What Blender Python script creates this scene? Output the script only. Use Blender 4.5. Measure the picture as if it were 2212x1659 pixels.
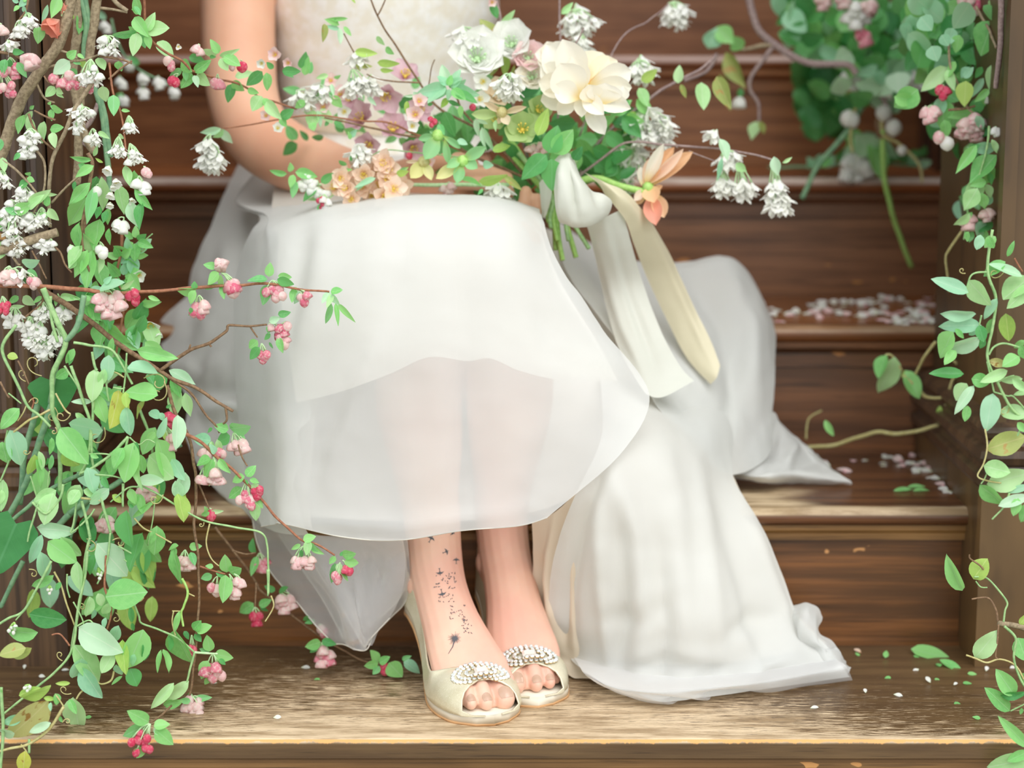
import bpy, bmesh, math, random
from mathutils import Vector, Matrix, noise
from mathutils.bvhtree import BVHTree
R = random.Random(7)
SC = bpy.context.scene
COL = SC.collection
for o in list(bpy.data.objects): bpy.data.objects.remove(o)

# ------------------------------------------------------------------ camera
FPX, TILT, CH, CD = 4200.0, 0.173217, 0.69922, 1.892
cam = bpy.data.cameras.new('camera'); camo = bpy.data.objects.new('camera', cam); COL.objects.link(camo)
camo.location = (0, -CD, CH); camo.rotation_euler = (math.pi/2 - TILT, 0, 0)
cam.sensor_width = 36; cam.lens = FPX/2212*36; cam.clip_start = .05
cam.dof.use_dof = True; cam.dof.focus_distance = 2.02; cam.dof.aperture_fstop = 2.9
SC.camera = camo
# ------------------------------------------------------------------ sky, sun, exposure
W = bpy.data.worlds.new('sky'); SC.world = W; W.use_nodes = True
bg = W.node_tree.nodes['Background']; bg.inputs[0].default_value = (0.95, 0.98, 1.0, 1); bg.inputs[1].default_value = 1.0
sl = bpy.data.lights.new('sun', 'SUN'); sl.energy = 1.5; sl.angle = math.radians(50); sl.color = (1, .98, .95)
so = bpy.data.objects.new('sun', sl); COL.objects.link(so)
so.rotation_euler = Vector((-.22, .62, -.75)).to_track_quat('-Z', 'Y').to_euler()
SC.view_settings.view_transform = 'Standard'; SC.view_settings.look = 'None'
SC.view_settings.gamma = 1; SC.view_settings.use_curve_mapping = False
SC.view_settings.exposure = 0.38
SC.cycles.max_bounces = 8; SC.cycles.transparent_max_bounces = 16; SC.cycles.caustics_reflective = False; SC.cycles.caustics_refractive = False

# ------------------------------------------------------------------ helpers
CT, ST = math.cos(TILT), math.sin(TILT)
CAMP = Vector((0, -CD, CH)); FW = Vector((0, CT, -ST)); UP = Vector((0, ST, CT))
def ray(px, py):
    return Vector(((px-1106)/FPX, 0, 0)) + FW + UP*((829.5-py)/FPX)
def at(px, py, Y):
    """the world point on the plane y = Y seen at that spot of the photograph; Y >= 10 stands for the level z = Y-10"""
    d = ray(px, py)
    if Y >= 9.5: return CAMP + d*((Y-10-CH)/d.z)
    return CAMP + d*((Y+CD)/d.y)
def px_of(p):
    v = p - CAMP; w = v.dot(FW)
    return 1106 + FPX*v.x/w, 829.5 - FPX*v.dot(UP)/w
def s2l(c): return c/12.92 if c <= .04045 else ((c+.055)/1.055)**2.4
def rgb(r, g, b): return (s2l(r/255), s2l(g/255), s2l(b/255), 1)
def tag(o, label=None, cat=None, group=None, kind=None):
    for k, v in (('label', label), ('category', cat), ('group', group), ('kind', kind)):
        if v: o[k] = v
    return o
def empty(name, loc=(0, 0, 0), label=None, cat=None, group=None, kind=None):
    o = bpy.data.objects.new(name, None); COL.objects.link(o); o.location = loc; o.empty_display_size = .05
    return tag(o, label, cat, group, kind)
def link(name, me, mat=None, parent=None, smooth=True):
    """link a mesh given in world coordinates, keeping its place under the parent"""
    if mat is not None and not me.materials: me.materials.append(mat)
    if smooth:
        me.polygons.foreach_set('use_smooth', [True]*len(me.polygons))
    o = bpy.data.objects.new(name, me); COL.objects.link(o)
    if parent is not None:
        o.parent = parent
        o.location = -wloc(parent)
    return o
def wloc(o):
    v = Vector(o.location)
    while o.parent is not None:
        o = o.parent; v += Vector(o.location)
    return v
def mesh(name, vs, fs):
    me = bpy.data.meshes.new(name); me.from_pydata([tuple(v) for v in vs], [], fs); me.update(); return me
def obj(name, vs, fs, mat, parent=None, smooth=True): return link(name, mesh(name, vs, fs), mat, parent, smooth)
def cr(p0, p1, p2, p3, t):
    return 0.5*((2*p1) + (p2-p0)*t + (2*p0-5*p1+4*p2-p3)*t*t + (3*p1-p0-3*p2+p3)*t*t*t)
def spline(pts, n):
    m = len(pts)
    if m == 2: return [pts[0].lerp(pts[1], i/(n-1)) for i in range(n)]
    out = []
    for i in range(n):
        u = i/(n-1)*(m-1); k = min(int(u), m-2); t = u-k
        out.append(cr(pts[max(k-1, 0)], pts[k], pts[k+1], pts[min(k+2, m-1)], t))
    return out
def sspline(vals, n): return [v.x for v in spline([Vector((a, 0, 0)) for a in vals], n)]
def prism(profile, x0, x1):
    """profile: closed list of (y, z) extruded along x"""
    n = len(profile)
    vs = [(x0, y, z) for y, z in profile] + [(x1, y, z) for y, z in profile]
    fs = [(i, (i+1) % n, n+(i+1) % n, n+i) for i in range(n)] + [tuple(range(n-1, -1, -1)), tuple(range(n, 2*n))]
    return vs, fs
def box(x0, x1, y0, y1, z0, z1):
    return prism([(y0, z0), (y1, z0), (y1, z1), (y0, z1)], x0, x1)
def tube_raw(pts, rad, sides=6, ref=Vector((0, 1, 0)), close=True):
    """pts: Vectors, rad: list of r or (a, b) half-axes; a lies across ref"""
    vs, fs = [], []
    n = len(pts)
    for i, p in enumerate(pts):
        t = (pts[min(i+1, n-1)] - pts[max(i-1, 0)]).normalized()
        b = (ref - t*ref.dot(t))
        if b.length < 1e-4: b = Vector((0, 0, 1)) - t*t.z
        b.normalize(); a = t.cross(b)
        ra, rb = rad[i] if isinstance(rad[i], tuple) else (rad[i], rad[i])
        for k in range(sides):
            th = 2*math.pi*k/sides
            vs.append(p + a*(ra*math.cos(th)) + b*(rb*math.sin(th)))
    for i in range(n-1):
        for k in range(sides):
            k2 = (k+1) % sides
            fs.append((i*sides+k, i*sides+k2, (i+1)*sides+k2, (i+1)*sides+k))
    if close:
        fs.append(tuple(range(sides-1, -1, -1))); fs.append(tuple((n-1)*sides+k for k in range(sides)))
    return vs, fs
class MB:
    def __init__(s): s.v = []; s.f = []
    def add(s, vf):
        o = len(s.v); s.v += list(vf[0]); s.f += [tuple(i+o for i in f) for f in vf[1]]; return s
    def obj(s, name, mat, parent=None, smooth=True): return obj(name, s.v, s.f, mat, parent, smooth)

# ------------------------------------------------------------------ materials
class NT:
    def __init__(s, name):
        s.m = bpy.data.materials.new(name); s.m.use_nodes = True; s.t = s.m.node_tree; s.t.nodes.clear()
        s.out = s.n('ShaderNodeOutputMaterial')
    def n(s, typ, **kw):
        x = s.t.nodes.new(typ)
        for k, v in kw.items(): setattr(x, k, v)
        return x
    def l(s, a, b): s.t.links.new(a, b)
    def put(s, sock, v):
        if isinstance(v, bpy.types.NodeSocket): s.l(v, sock)
        elif v is not None: sock.default_value = v
    def math(s, op, a, b=None, c=None, clamp=False):
        x = s.n('ShaderNodeMath', operation=op, use_clamp=clamp)
        for i, v in enumerate((a, b, c)):
            if v is not None: s.put(x.inputs[i], v)
        return x.outputs[0]
    def mix(s, f, a, b, mode='MIX'):
        x = s.n('ShaderNodeMix', data_type='RGBA', blend_type=mode)
        s.put(x.inputs[0], f); s.put(x.inputs[6], a); s.put(x.inputs[7], b); return x.outputs[2]
    def ramp(s, f, stops):
        x = s.n('ShaderNodeValToRGB'); e = x.color_ramp.elements
        while len(e) < len(stops): e.new(.5)
        for i, (p, c) in enumerate(stops): e[i].position = p; e[i].color = c
        s.put(x.inputs[0], f); return x.outputs[0]
    def sstep(s, v, a, b):
        x = s.n('ShaderNodeMapRange', interpolation_type='SMOOTHSTEP')
        s.put(x.inputs[0], v); x.inputs[1].default_value = a; x.inputs[2].default_value = b; return x.outputs[0]
    def coord(s, kind='Object', scale=None, loc=None):
        c = s.n('ShaderNodeTexCoord').outputs[kind]
        if scale or loc:
            mp = s.n('ShaderNodeMapping'); s.l(c, mp.inputs[0])
            if scale: mp.inputs[3].default_value = scale
            if loc: mp.inputs[1].default_value = loc
            c = mp.outputs[0]
        return c
    def noise(s, vec, scale, detail=3, rough=.5, out=0):
        x = s.n('ShaderNodeTexNoise'); s.l(vec, x.inputs['Vector']); x.inputs['Scale'].default_value = scale
        x.inputs['Detail'].default_value = detail; x.inputs['Roughness'].default_value = rough; return x.outputs[out]
    def bsdf(s, col, rough=.5, spec=.5, **kw):
        b = s.n('ShaderNodeBsdfPrincipled'); s.put(b.inputs['Base Color'], col); s.put(b.inputs['Roughness'], rough)
        s.put(b.inputs['Specular IOR Level'], spec)
        for k, v in kw.items(): s.put(b.inputs[k], v)
        return b.outputs[0]
    def done(s, sh): s.l(sh, s.out.inputs[0]); return s.m
    def bump(s, h, strength, dist=.002):
        b = s.n('ShaderNodeBump'); b.inputs['Strength'].default_value = strength; b.inputs['Distance'].default_value = dist
        s.l(h, b.inputs['Height']); return b.outputs[0]
def simple(name, col, rough=.5, spec=.5, **kw):
    t = NT(name); return t.done(t.bsdf(col, rough, spec, **kw))

def wood(name, dark, light, chip, rough=.32, grain=(3, 60, 60), chipamt=.0, seed=0.0, worn=None, wcol=rgb(205, 182, 148), wcol2=rgb(150, 126, 92)):
    """varnished wood; worn = list of (kind, ...) wear masks built in world coordinates"""
    t = NT(name)
    co = t.coord('Object', loc=(seed, seed*.7, seed*1.3))
    g = t.coord('Object', grain, (seed, seed, seed))
    n1 = t.noise(g, 1.0, 6, .62); n2 = t.noise(co, 4, 3)
    n3 = t.noise(t.coord('Object', (grain[0]*2.2, grain[1]*3.5, grain[2]*3.5), (seed+3, 0, 0)), 1.0, 3, .6)
    f = t.math('ADD', t.math('MULTIPLY', n1, .62), t.math('MULTIPLY', n2, .38))
    col = t.mix(t.sstep(f, .38, .64), dark, light)
    col = t.mix(t.math('MULTIPLY', t.sstep(n3, .56, .68), .55), col, (dark[0]*.35, dark[1]*.35, dark[2]*.35, 1))
    if chipamt:
        c = t.noise(t.coord('Object', (22, 40, 40), (seed*2+1, 5, 2)), 1.0, 2, .5)
        col = t.mix(t.sstep(c, 1-chipamt, 1-chipamt+.02), col, chip)
    rg = rough
    if worn is not None:
        xyz = t.n('ShaderNodeSeparateXYZ'); t.l(t.coord('Object'), xyz.inputs[0])
        m = worn(t, xyz.outputs)
        tone = t.noise(t.coord('Object', (9, 60, 30)), 1.0, 5, .65)
        wc = t.mix(t.sstep(tone, .35, .62), wcol2, wcol)
        col = t.mix(m, col, wc)
        if chipamt and seed == 1:
            eb = t.math('ADD', xyz.outputs[2], t.math('MULTIPLY', t.math('SUBTRACT', t.noise(t.coord('Object', (60, 8, 8)), 1.0, 4, .7), .5), .012))
            col = t.mix(t.math('MULTIPLY', t.sstep(eb, -.0045, -.0025), t.sstep(xyz.outputs[1], .0025, .0015)), col, rgb(222, 168, 104))
        rg = t.math('ADD', rough, t.math('MULTIPLY', m, .35))
    h = t.math('ADD', n1, t.math('MULTIPLY', n3, .5))
    return t.done(t.bsdf(col, rg, .5, Normal=t.bump(h, .25, .001)))

# ------------------------------------------------------------------ staircase
RH, RD = .17, .293565
def wear0(t, o):
    x, y, z = o
    st = t.noise(t.coord('Object', (34, 480, 60)), 1.0, 5, .72)
    st2 = t.noise(t.coord('Object', (4, 12, 12)), 1.0, 3, .55)
    # width of the trodden band: deeper between the shoes and the middle, shallow at both ends
    xx = t.math('ABSOLUTE', t.math('SUBTRACT', x, -.01))
    w = t.math('SUBTRACT', .255, t.math('MULTIPLY', t.sstep(xx, .16, .46), .205))
    w = t.math('ADD', w, t.math('MULTIPLY', t.math('SUBTRACT', st2, .5), .16))
    g = t.math('DIVIDE', t.math('SUBTRACT', w, y), .22)
    v = t.math('ADD', t.math('MULTIPLY', g, .6), t.math('MULTIPLY', t.math('SUBTRACT', st, .5), 3.4))
    m = t.sstep(v, .10, .34)
    fine = t.noise(t.coord('Object', (46, 760, 60), (7, 1, 0)), 1.0, 4, .7)
    m = t.math('MULTIPLY', m, t.math('SUBTRACT', 1.0, t.math('MULTIPLY', t.sstep(fine, .52, .62), t.math('MULTIPLY', t.sstep(y, .015, .07), .65))))
    top = t.sstep(z, -.006, -.002)
    edge = t.sstep(t.math('ADD', y, t.math('MULTIPLY', t.math('SUBTRACT', st2, .5), .02)), .016, .008)
    return t.math('MULTIPLY', t.math('MAXIMUM', m, t.math('MULTIPLY', edge, .8)), top)
def wear_step(k, wid, xr, edge_amt=1.0):
    y0, z0 = k*RD, k*RH
    def f(t, o):
        x, y, z = o
        st = t.noise(t.coord('Object', (20, 200, 60)), 1.0, 4, .7); st2 = t.noise(t.coord('Object', (7, 30, 12), (k, 0, 0)), 1.0, 3)
        g = t.math('SUBTRACT', 1.0, t.math('DIVIDE', t.math('SUBTRACT', y, y0), wid))
        v = t.math('ADD', g, t.math('MULTIPLY', t.math('SUBTRACT', st, .5), 1.3))
        m = t.math('MULTIPLY', t.sstep(v, .1, .6), t.sstep(t.math('ADD', t.math('ABSOLUTE', x), t.math('MULTIPLY', st2, .1)), xr+.08, xr+.02))
        e = t.math('MULTIPLY', t.sstep(t.math('ADD', t.math('SUBTRACT', y, y0), t.math('MULTIPLY', t.math('SUBTRACT', st2, .5), .03)), .022, .012), edge_amt)
        top = t.sstep(z, z0-.0095, z0-.0055)
        return t.math('MULTIPLY', t.math('MAXIMUM', m, e), top)
    return f
D_ = rgb(58, 40, 30); L_ = rgb(88, 62, 44)
M_tread = [wood('worn_tread_wood_0', rgb(82, 61, 38), rgb(108, 84, 54), rgb(205, 152, 86), .38, seed=1, chipamt=.255, worn=wear0, grain=(4, 70, 70), wcol=rgb(222, 198, 164), wcol2=rgb(164, 138, 104)),
           wood('worn_tread_wood_1', rgb(70, 44, 30), rgb(112, 72, 44), rgb(190, 140, 80), .3, seed=2, worn=wear_step(1, .16, .34, .75), grain=(3, 60, 60)),
           wood('worn_tread_wood_2', rgb(104, 62, 32), rgb(150, 90, 44), rgb(190, 140, 80), .26, seed=3, worn=wear_step(2, .016, .28, .35)),
           wood('worn_tread_wood_3', rgb(116, 66, 36), rgb(160, 96, 52), rgb(190, 140, 80), .3, seed=4, worn=wear_step(3, .05, .9, .9), wcol=rgb(200, 180, 168), wcol2=rgb(168, 142, 126)),
           wood('worn_tread_wood_4', rgb(116, 66, 36), rgb(160, 96, 52), rgb(190, 140, 80), .3, seed=5, worn=wear_step(4, .05, .9, 1), wcol=rgb(206, 180, 170), wcol2=rgb(180, 150, 138))]
M_riser = [wood('riser_wood_0', rgb(92, 66, 40), rgb(120, 90, 56), rgb(205, 150, 80), .4, seed=11, chipamt=.31),
           wood('riser_wood_1', rgb(86, 56, 30), rgb(136, 88, 48), rgb(205, 150, 95), .36, seed=12, chipamt=.30, grain=(3, 50, 75)),
           wood('riser_wood_2', rgb(92, 60, 38), rgb(136, 90, 58), rgb(190, 130, 75), .36, seed=13, chipamt=.27),
           wood('riser_wood_3', rgb(100, 66, 44), rgb(142, 98, 68), rgb(190, 130, 75), .36, seed=14, chipamt=.27),
           wood('riser_wood_4', rgb(122, 78, 48), rgb(166, 112, 72), rgb(190, 130, 75), .36, seed=15, chipamt=.25),
           wood('riser_wood_5', rgb(124, 82, 54), rgb(168, 118, 82), rgb(190, 130, 75), .4, seed=16, chipamt=.25)]
M_fascia = wood('fascia_wood', rgb(112, 80, 44), rgb(150, 112, 66), rgb(205, 150, 90), .4, seed=21, chipamt=.28)
stair = empty('staircase', (0, 0, 0), 'dark varnished wooden staircase with worn treads and moulded nosings', None, None, 'structure')
for k in range(6):
    xa, xb = (-1.2, 1.2) if k == 0 else (-.53, .56) if k == 1 else (-.67, .67)
    y0, z0 = k*RD, k*RH; yb = y0 + RD + .028
    r = .0105 if k else .010
    prof = [(yb, z0-.021), (yb, z0)] + [(y0+r - r*math.sin(a), z0-.0105 + .0105*math.cos(a)) for a in [math.pi*i/10 for i in range(11)]]
    if k == 0: prof = [(yb, -.022), (yb, 0), (.004, 0), (.0012, -.0012), (0, -.004), (0, -.0205), (.002, -.022)]
    vs, fs = prism(prof, xa, xb)
    obj('tread', vs, fs, M_tread[min(k, 4)], stair, False)
    vs, fs = prism([(y0+.026, z0-RH), (y0+.05, z0-RH), (y0+.05, z0-.02), (y0+.026, z0-.02)], xa, xb)
    obj('riser', vs, fs, M_riser[k], stair, False)
    zt = z0-.021
    fp = [(y0+.03, zt), (y0+.008, zt), (y0+.0085, zt-.006), (y0+.013, zt-.011), (y0+.0135, zt-.019), (y0+.03, zt-.019)]
    if k == 0: fp = [(.03, zt), (.006, zt), (.006, zt-.0055), (.009, zt-.0065), (.009, zt-.013), (.03, zt-.015)]
    if k > 1: fp = [(y0+.03, zt), (y0+.006, zt), (y0+.007, zt-.008), (y0+.016, zt-.013), (y0+.02, zt-.016), (y0+.02, zt-.034), (y0+.03, zt-.036)]
    vs, fs = prism(fp, xa, xb-.006 if k == 1 else xb)
    obj('nosing_moulding', vs, fs, M_fascia if k < 2 else M_riser[k], stair, False)
    if 0 < k < 4:                                         # narrow bead at the foot of the riser
        vs, fs = prism([(y0+.026, z0-RH), (y0+.019, z0-RH), (y0+.019, z0-RH+.006), (y0+.026, z0-RH+.009)], xa, xb)
        obj('foot_bead', vs, fs, M_riser[k], stair, False)

# side walls behind the pillars
M_side = wood('side_wall_wood', rgb(60, 40, 30), rgb(92, 62, 44), rgb(150, 110, 70), .35, seed=31, grain=(40, 40, 2.5), chipamt=.22)
for side, X in (('left', -.648), ('right', .648)):
    s = -1 if X < 0 else 1
    w = empty('wall_'+side, (X, 1, 0), 'dark wooden side wall of the staircase on the '+side, None, None, 'structure')
    vs, fs = box(min(X, X+s*.05), max(X, X+s*.05), .55, 2.2, 0, 1.9)
    obj('panel', vs, fs, M_side, w, False)
    for y in (.66, .78, .92, 1.03, 1.14):
        vs, fs = box(min(X-s*.012, X+s*.01), max(X-s*.012, X+s*.01), y, y+.035, 0, 1.9)
        obj('batten', vs, fs, M_side, w, False)

# pillars flanking the lower steps
M_pil = wood('pillar_wood', rgb(84, 63, 36), rgb(112, 86, 52), rgb(190, 140, 85), .42, seed=41, grain=(6, 6, 1.2), chipamt=.22)
M_shaft = wood('pillar_shaft_wood', rgb(70, 52, 28), rgb(94, 70, 40), rgb(190, 140, 85), .42, seed=44, grain=(6, 6, 1.2), chipamt=.22)
M_fl = wood('fluted_wood', rgb(66, 48, 34), rgb(104, 78, 54), rgb(170, 130, 80), .34, seed=42, grain=(70, 40, 2.0), chipamt=.24)
def ring(x0, x1, y0, y1, prof, mat, parent, name):
    """moulding that runs along front and inner side; prof = (offset, z) list"""
    vs, fs = [], []
    for off, z in prof:
        vs += [(x0-off, y0-off, z), (x1+off, y0-off, z), (x1+off, y1+off, z), (x0-off, y1+off, z)]
    n = len(prof)
    for i in range(n-1):
        for k in range(4):
            a, b = i*4+k, i*4+(k+1) % 4
            fs.append((a, b, b+4, a+4))
    fs.append((3, 2, 1, 0)); fs.append(tuple((n-1)*4+k for k in range(4)))
    return obj(name, vs, fs, mat, parent, False)
base_prof = [(0, .205), (.008, .206), (.012, .212), (.012, .222), (.006, .226), (.004, .232), (.010, .236), (.014, .244), (.012, .252), (.004, .256), (.002, .262), (.006, .266), (.008, .272), (.006, .278), (-.012, .286), (-.012, .29)]
pr = empty('pillar', (.7, .35, 0), 'plain brown wooden pillar on a moulded plinth at the right of the steps', None, None, 'structure')
vs, fs = box(.527, .95, .235, .60, -.005, .206); obj('plinth', vs, fs, M_pil, pr, False)
ring(.535, .95, .24, .60, base_prof, M_fl, pr, 'base_moulding')
vs, fs = box(.545, .95, .25, .59, .28, 1.9); obj('shaft', vs, fs, M_shaft, pr, False)
vs, fs = box(.538, .553, .243, .262, .28, 1.9); obj('corner_bead', vs, fs, M_shaft, pr, False)
pl = empty('pillar', (-.7, .35, 0), 'fluted dark wooden pillar on a moulded plinth at the left behind the vines', None, None, 'structure')
vs, fs = box(-.95, -.505, .235, .60, -.005, .206); obj('plinth', vs, fs, M_fl, pl, False)
ring(-.95, -.515, .24, .60, base_prof, M_fl, pl, 'base_moulding')
prof = []; x = -.95
while x < -.53:
    for a in range(5):
        th = math.pi*a/4; prof.append((x+.009-.009*math.cos(th), .262-.010*math.sin(th)))
    x += .018; prof.append((x+.002, .262)); x += .004
prof += [(-.525, .262), (-.525, .59), (-.95, .59)]
n = len(prof)
vs = [(x, y, .286) for x, y in prof] + [(x, y, 1.9) for x, y in prof]
fs = [(i, (i+1) % n, n+(i+1) % n, n+i) for i in range(n)]
obj('fluted_shaft', vs, fs, M_fl, pl, False)
vs, fs = box(-6, 6, -6, .3, -.62, -.6)
tag(obj('ground', vs, fs, simple('pale_paving', rgb(176, 170, 158), .8)), 'pale paving in front of the steps', None, None, 'structure')
vs, fs = box(-.67, .67, 2.1, 2.2, .8, 2.4)
tag(obj('wall_back', vs, fs, M_riser[5]), 'brown wooden wall above the top step', None, None, 'structure')
vs, fs = box(-.67, .67, 1.75, 2.1, .8, 1.02)
tag(obj('floor', vs, fs, M_riser[5]), 'wooden landing at the top of the steps', None, None, 'structure')
vs, fs = box(-1.2, 1.2, .02, .05, -.6, -.15)
obj('riser', vs, fs, M_riser[0], stair, False)

# ------------------------------------------------------------------ the bride
def skin_mat(name):
    t = NT(name)
    co = t.coord('Object')
    n = t.noise(co, 9, 3); n2 = t.noise(co, 120, 2)
    xyz = t.n('ShaderNodeSeparateXYZ'); t.l(co, xyz.inputs[0]); up_ = t.sstep(xyz.outputs[2], .22, .42)      # arms more tanned than the feet
    col = t.mix(t.sstep(n, .35, .7), t.mix(up_, rgb(238, 198, 174), rgb(230, 184, 154)), t.mix(up_, rgb(230, 180, 160), rgb(220, 166, 136)))
    col = t.mix(t.math('MULTIPLY', n2, .15), col, rgb(214, 140, 120))
    b = t.n('ShaderNodeBsdfPrincipled')
    t.l(col, b.inputs['Base Color']); b.inputs['Roughness'].default_value = .48
    b.inputs['Subsurface Weight'].default_value = .25; b.inputs['Subsurface Radius'].default_value = (.012, .005, .003)
    b.inputs['Subsurface Scale'].default_value = .6; b.inputs['Specular IOR Level'].default_value = .35
    return t.done(b.outputs[0])
M_skin = skin_mat('skin')
person = empty('person', (-.12, .74, .34), 'bride in a cream lace and tulle gown sitting on the steps holding a bouquet', 'person')

def remeshed(parts, voxel, smooth, factor=.6):
    """join raw (verts, faces) parts into one closed skin"""
    m = MB()
    for p in parts: m.add(p)
    me = mesh('tmp', m.v, m.f); o = bpy.data.objects.new('tmp', me); COL.objects.link(o)
    r = o.modifiers.new('r', 'REMESH'); r.mode = 'VOXEL'; r.voxel_size = voxel
    s = o.modifiers.new('s', 'SMOOTH'); s.iterations = smooth; s.factor = factor
    dg = bpy.context.evaluated_depsgraph_get(); dg.update()
    ev = o.evaluated_get(dg); m2 = bpy.data.meshes.new_from_object(ev)
    vs = [v.co.copy() for v in m2.vertices]; fs = [tuple(p.vertices) for p in m2.polygons]
    bpy.data.objects.remove(o); bpy.data.meshes.remove(me); bpy.data.meshes.remove(m2)
    return vs, fs
def limb(pts, n=24, sides=16, ref=Vector((0, 1, 0))):
    """pts: (Vector, ra[, rb]) joints -> smooth tapered closed tube with rounded ends"""
    P = spline([p[0] for p in pts], n); A = sspline([p[1] for p in pts], n); B = sspline([p[2] if len(p) > 2 else p[1] for p in pts], n)
    d0 = (P[0]-P[1]).normalized(); d1 = (P[-1]-P[-2]).normalized()
    pre = [(P[0]+d0*A[0]*math.sin(a), A[0]*math.cos(a), B[0]*math.cos(a)) for a in (1.35, .95, .5)]
    post = [(P[-1]+d1*A[-1]*math.sin(a), A[-1]*math.cos(a), B[-1]*math.cos(a)) for a in (.5, .95, 1.35)]
    q = pre + list(zip(P, A, B)) + post
    return tube_raw([x[0] for x in q], [(x[1], x[2]) for x in q], sides, ref)
def blob(c, rx, ry, rz, rot=None, n=10, m=14):
    vs = []; fs = []
    for i in range(1, n):
        for k in range(m):
            a, b = math.pi*i/n, 2*math.pi*k/m
            v = Vector((rx*math.sin(a)*math.cos(b), ry*math.sin(a)*math.sin(b), rz*math.cos(a)))
            vs.append(c + (rot @ v if rot else v))
    for i in range(n-2):
        for k in range(m):
            fs.append((i*m+k, (i+1)*m+k, (i+1)*m+(k+1) % m, i*m+(k+1) % m))
    t = Vector((0, 0, rz)); t = rot @ t if rot else t
    vs += [c+t, c-t]; a = len(vs)-2
    for k in range(m):
        fs.append((a, k, (k+1) % m)); fs.append((a+1, (n-2)*m+(k+1) % m, (n-2)*m+k))
    return vs, fs
def A(px, py, Y): return at(px, py, Y)

TORSO = [(A(830, 520, .76), .165, .125), (A(828, 420, .76), .160, .115), (A(826, 290, .76), .138, .098), (A(826, 180, .75), .138, .098),
         (A(826, 60, .74), .146, .105), (A(826, -80, .735), .152, .110), (A(826, -220, .75), .155, .095), (A(826, -330, .76), .150, .075), (A(826, -380, .765), .10, .06)]
upper = [limb(TORSO, 34, 24)]
upper.append(limb([(A(826, -360, .765), .055), (A(828, -440, .755), .046), (A(832, -520, .74), .046)], 8))
upper.append(blob(A(836, -640, .71), .071, .088, .105)); upper.append(blob(A(838, -590, .675), .05, .045, .07))
upper.append(blob(A(838, -620, .622), .011, .014, .018))                                       # nose
for sx in (-1, 1): upper.append(blob(A(838+sx*118, -630, .72), .008, .02, .03))               # ears
# her right arm (to the left in the picture), down and across to the flowers
upper.append(limb([(A(560, -370, .76), .052), (A(520, -300, .74), .053), (A(513, -140, .70), .051), (A(514, 0, .665), .0485), (A(516, 110, .64), .0475),
                   (A(526, 215, .61), .0455), (A(556, 288, .575), .0445), (A(620, 335, .535), .042), (A(700, 366, .49), .037), (A(780, 388, .45), .031), (A(845, 402, .425), .027, .022)], 40, 18))
# her left arm leans on the step behind her back
upper.append(limb([(A(1080, -360, .77), .05), (A(1090, -280, .82), .048), (A(1030, -100, .90), .043), (A(990, 60, .98), .038), (A(975, 180, .99), .03), (A(960, 300, .98), .022), (A(955, 345, .95), .02, .03)], 26))
for i in range(4): upper.append(limb([(A(935+i*14, 345, .95), .008), (A(930+i*15, 352, .90), .007), (A(930+i*15, 362, .885), .006)], 6, 8))
# the hand that holds the bouquet: palm, four fingers curled round the stems, thumb above
hand = [limb([(A(800, 393, .443), .029, .024), (A(845, 400, .427), .028, .021), (A(885, 400, .415), .033, .016), (A(930, 398, .405), .036, .014), (A(965, 400, .40), .034, .012)], 12, 16)]
fing = [([(955, 374, .40), (1010, 370, .378), (1062, 374, .370), (1096, 384, .372)], .0088), ([(960, 398, .398), (1030, 396, .372), (1080, 404, .366), (1100, 416, .374)], .0088),
        ([(962, 418, .398), (1060, 446, .382), (1112, 470, .368), (1130, 446, .358), (1136, 414, .358)], .0086), ([(955, 432, .40), (1050, 470, .388), (1128, 490, .372), (1156, 460, .360), (1160, 428, .358)], .0078)]
for P, r in fing:
    n_ = len(P); hand.append(limb([(A(*q), r*(1.04-.2*i/(n_-1))) for i, q in enumerate(P)], 18, 12))
    for q in P[1:-1]: hand.append(blob(A(*q), r*1.06, r*1.06, r*1.06, None, 6, 8))
hand.append(limb([(A(880, 380, .41), .014), (A(930, 350, .385), .0105), (A(985, 343, .375), .0095), (A(1020, 350, .375), .0075)], 12, 10))
hv, hf = remeshed(hand, .0022, 3, .5)
# thighs
hipL, hipR = A(745, 520, .75), A(910, 520, .75)
kneeL, kneeR = A(935, 560, .275), A(1085, 562, .272)
upper.append(limb([(hipL, .088), (hipL.lerp(kneeL, .4), .070), (kneeL, .050)], 16)); upper.append(limb([(hipR, .088), (hipR.lerp(kneeR, .4), .070), (kneeR, .050)], 16))

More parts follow.
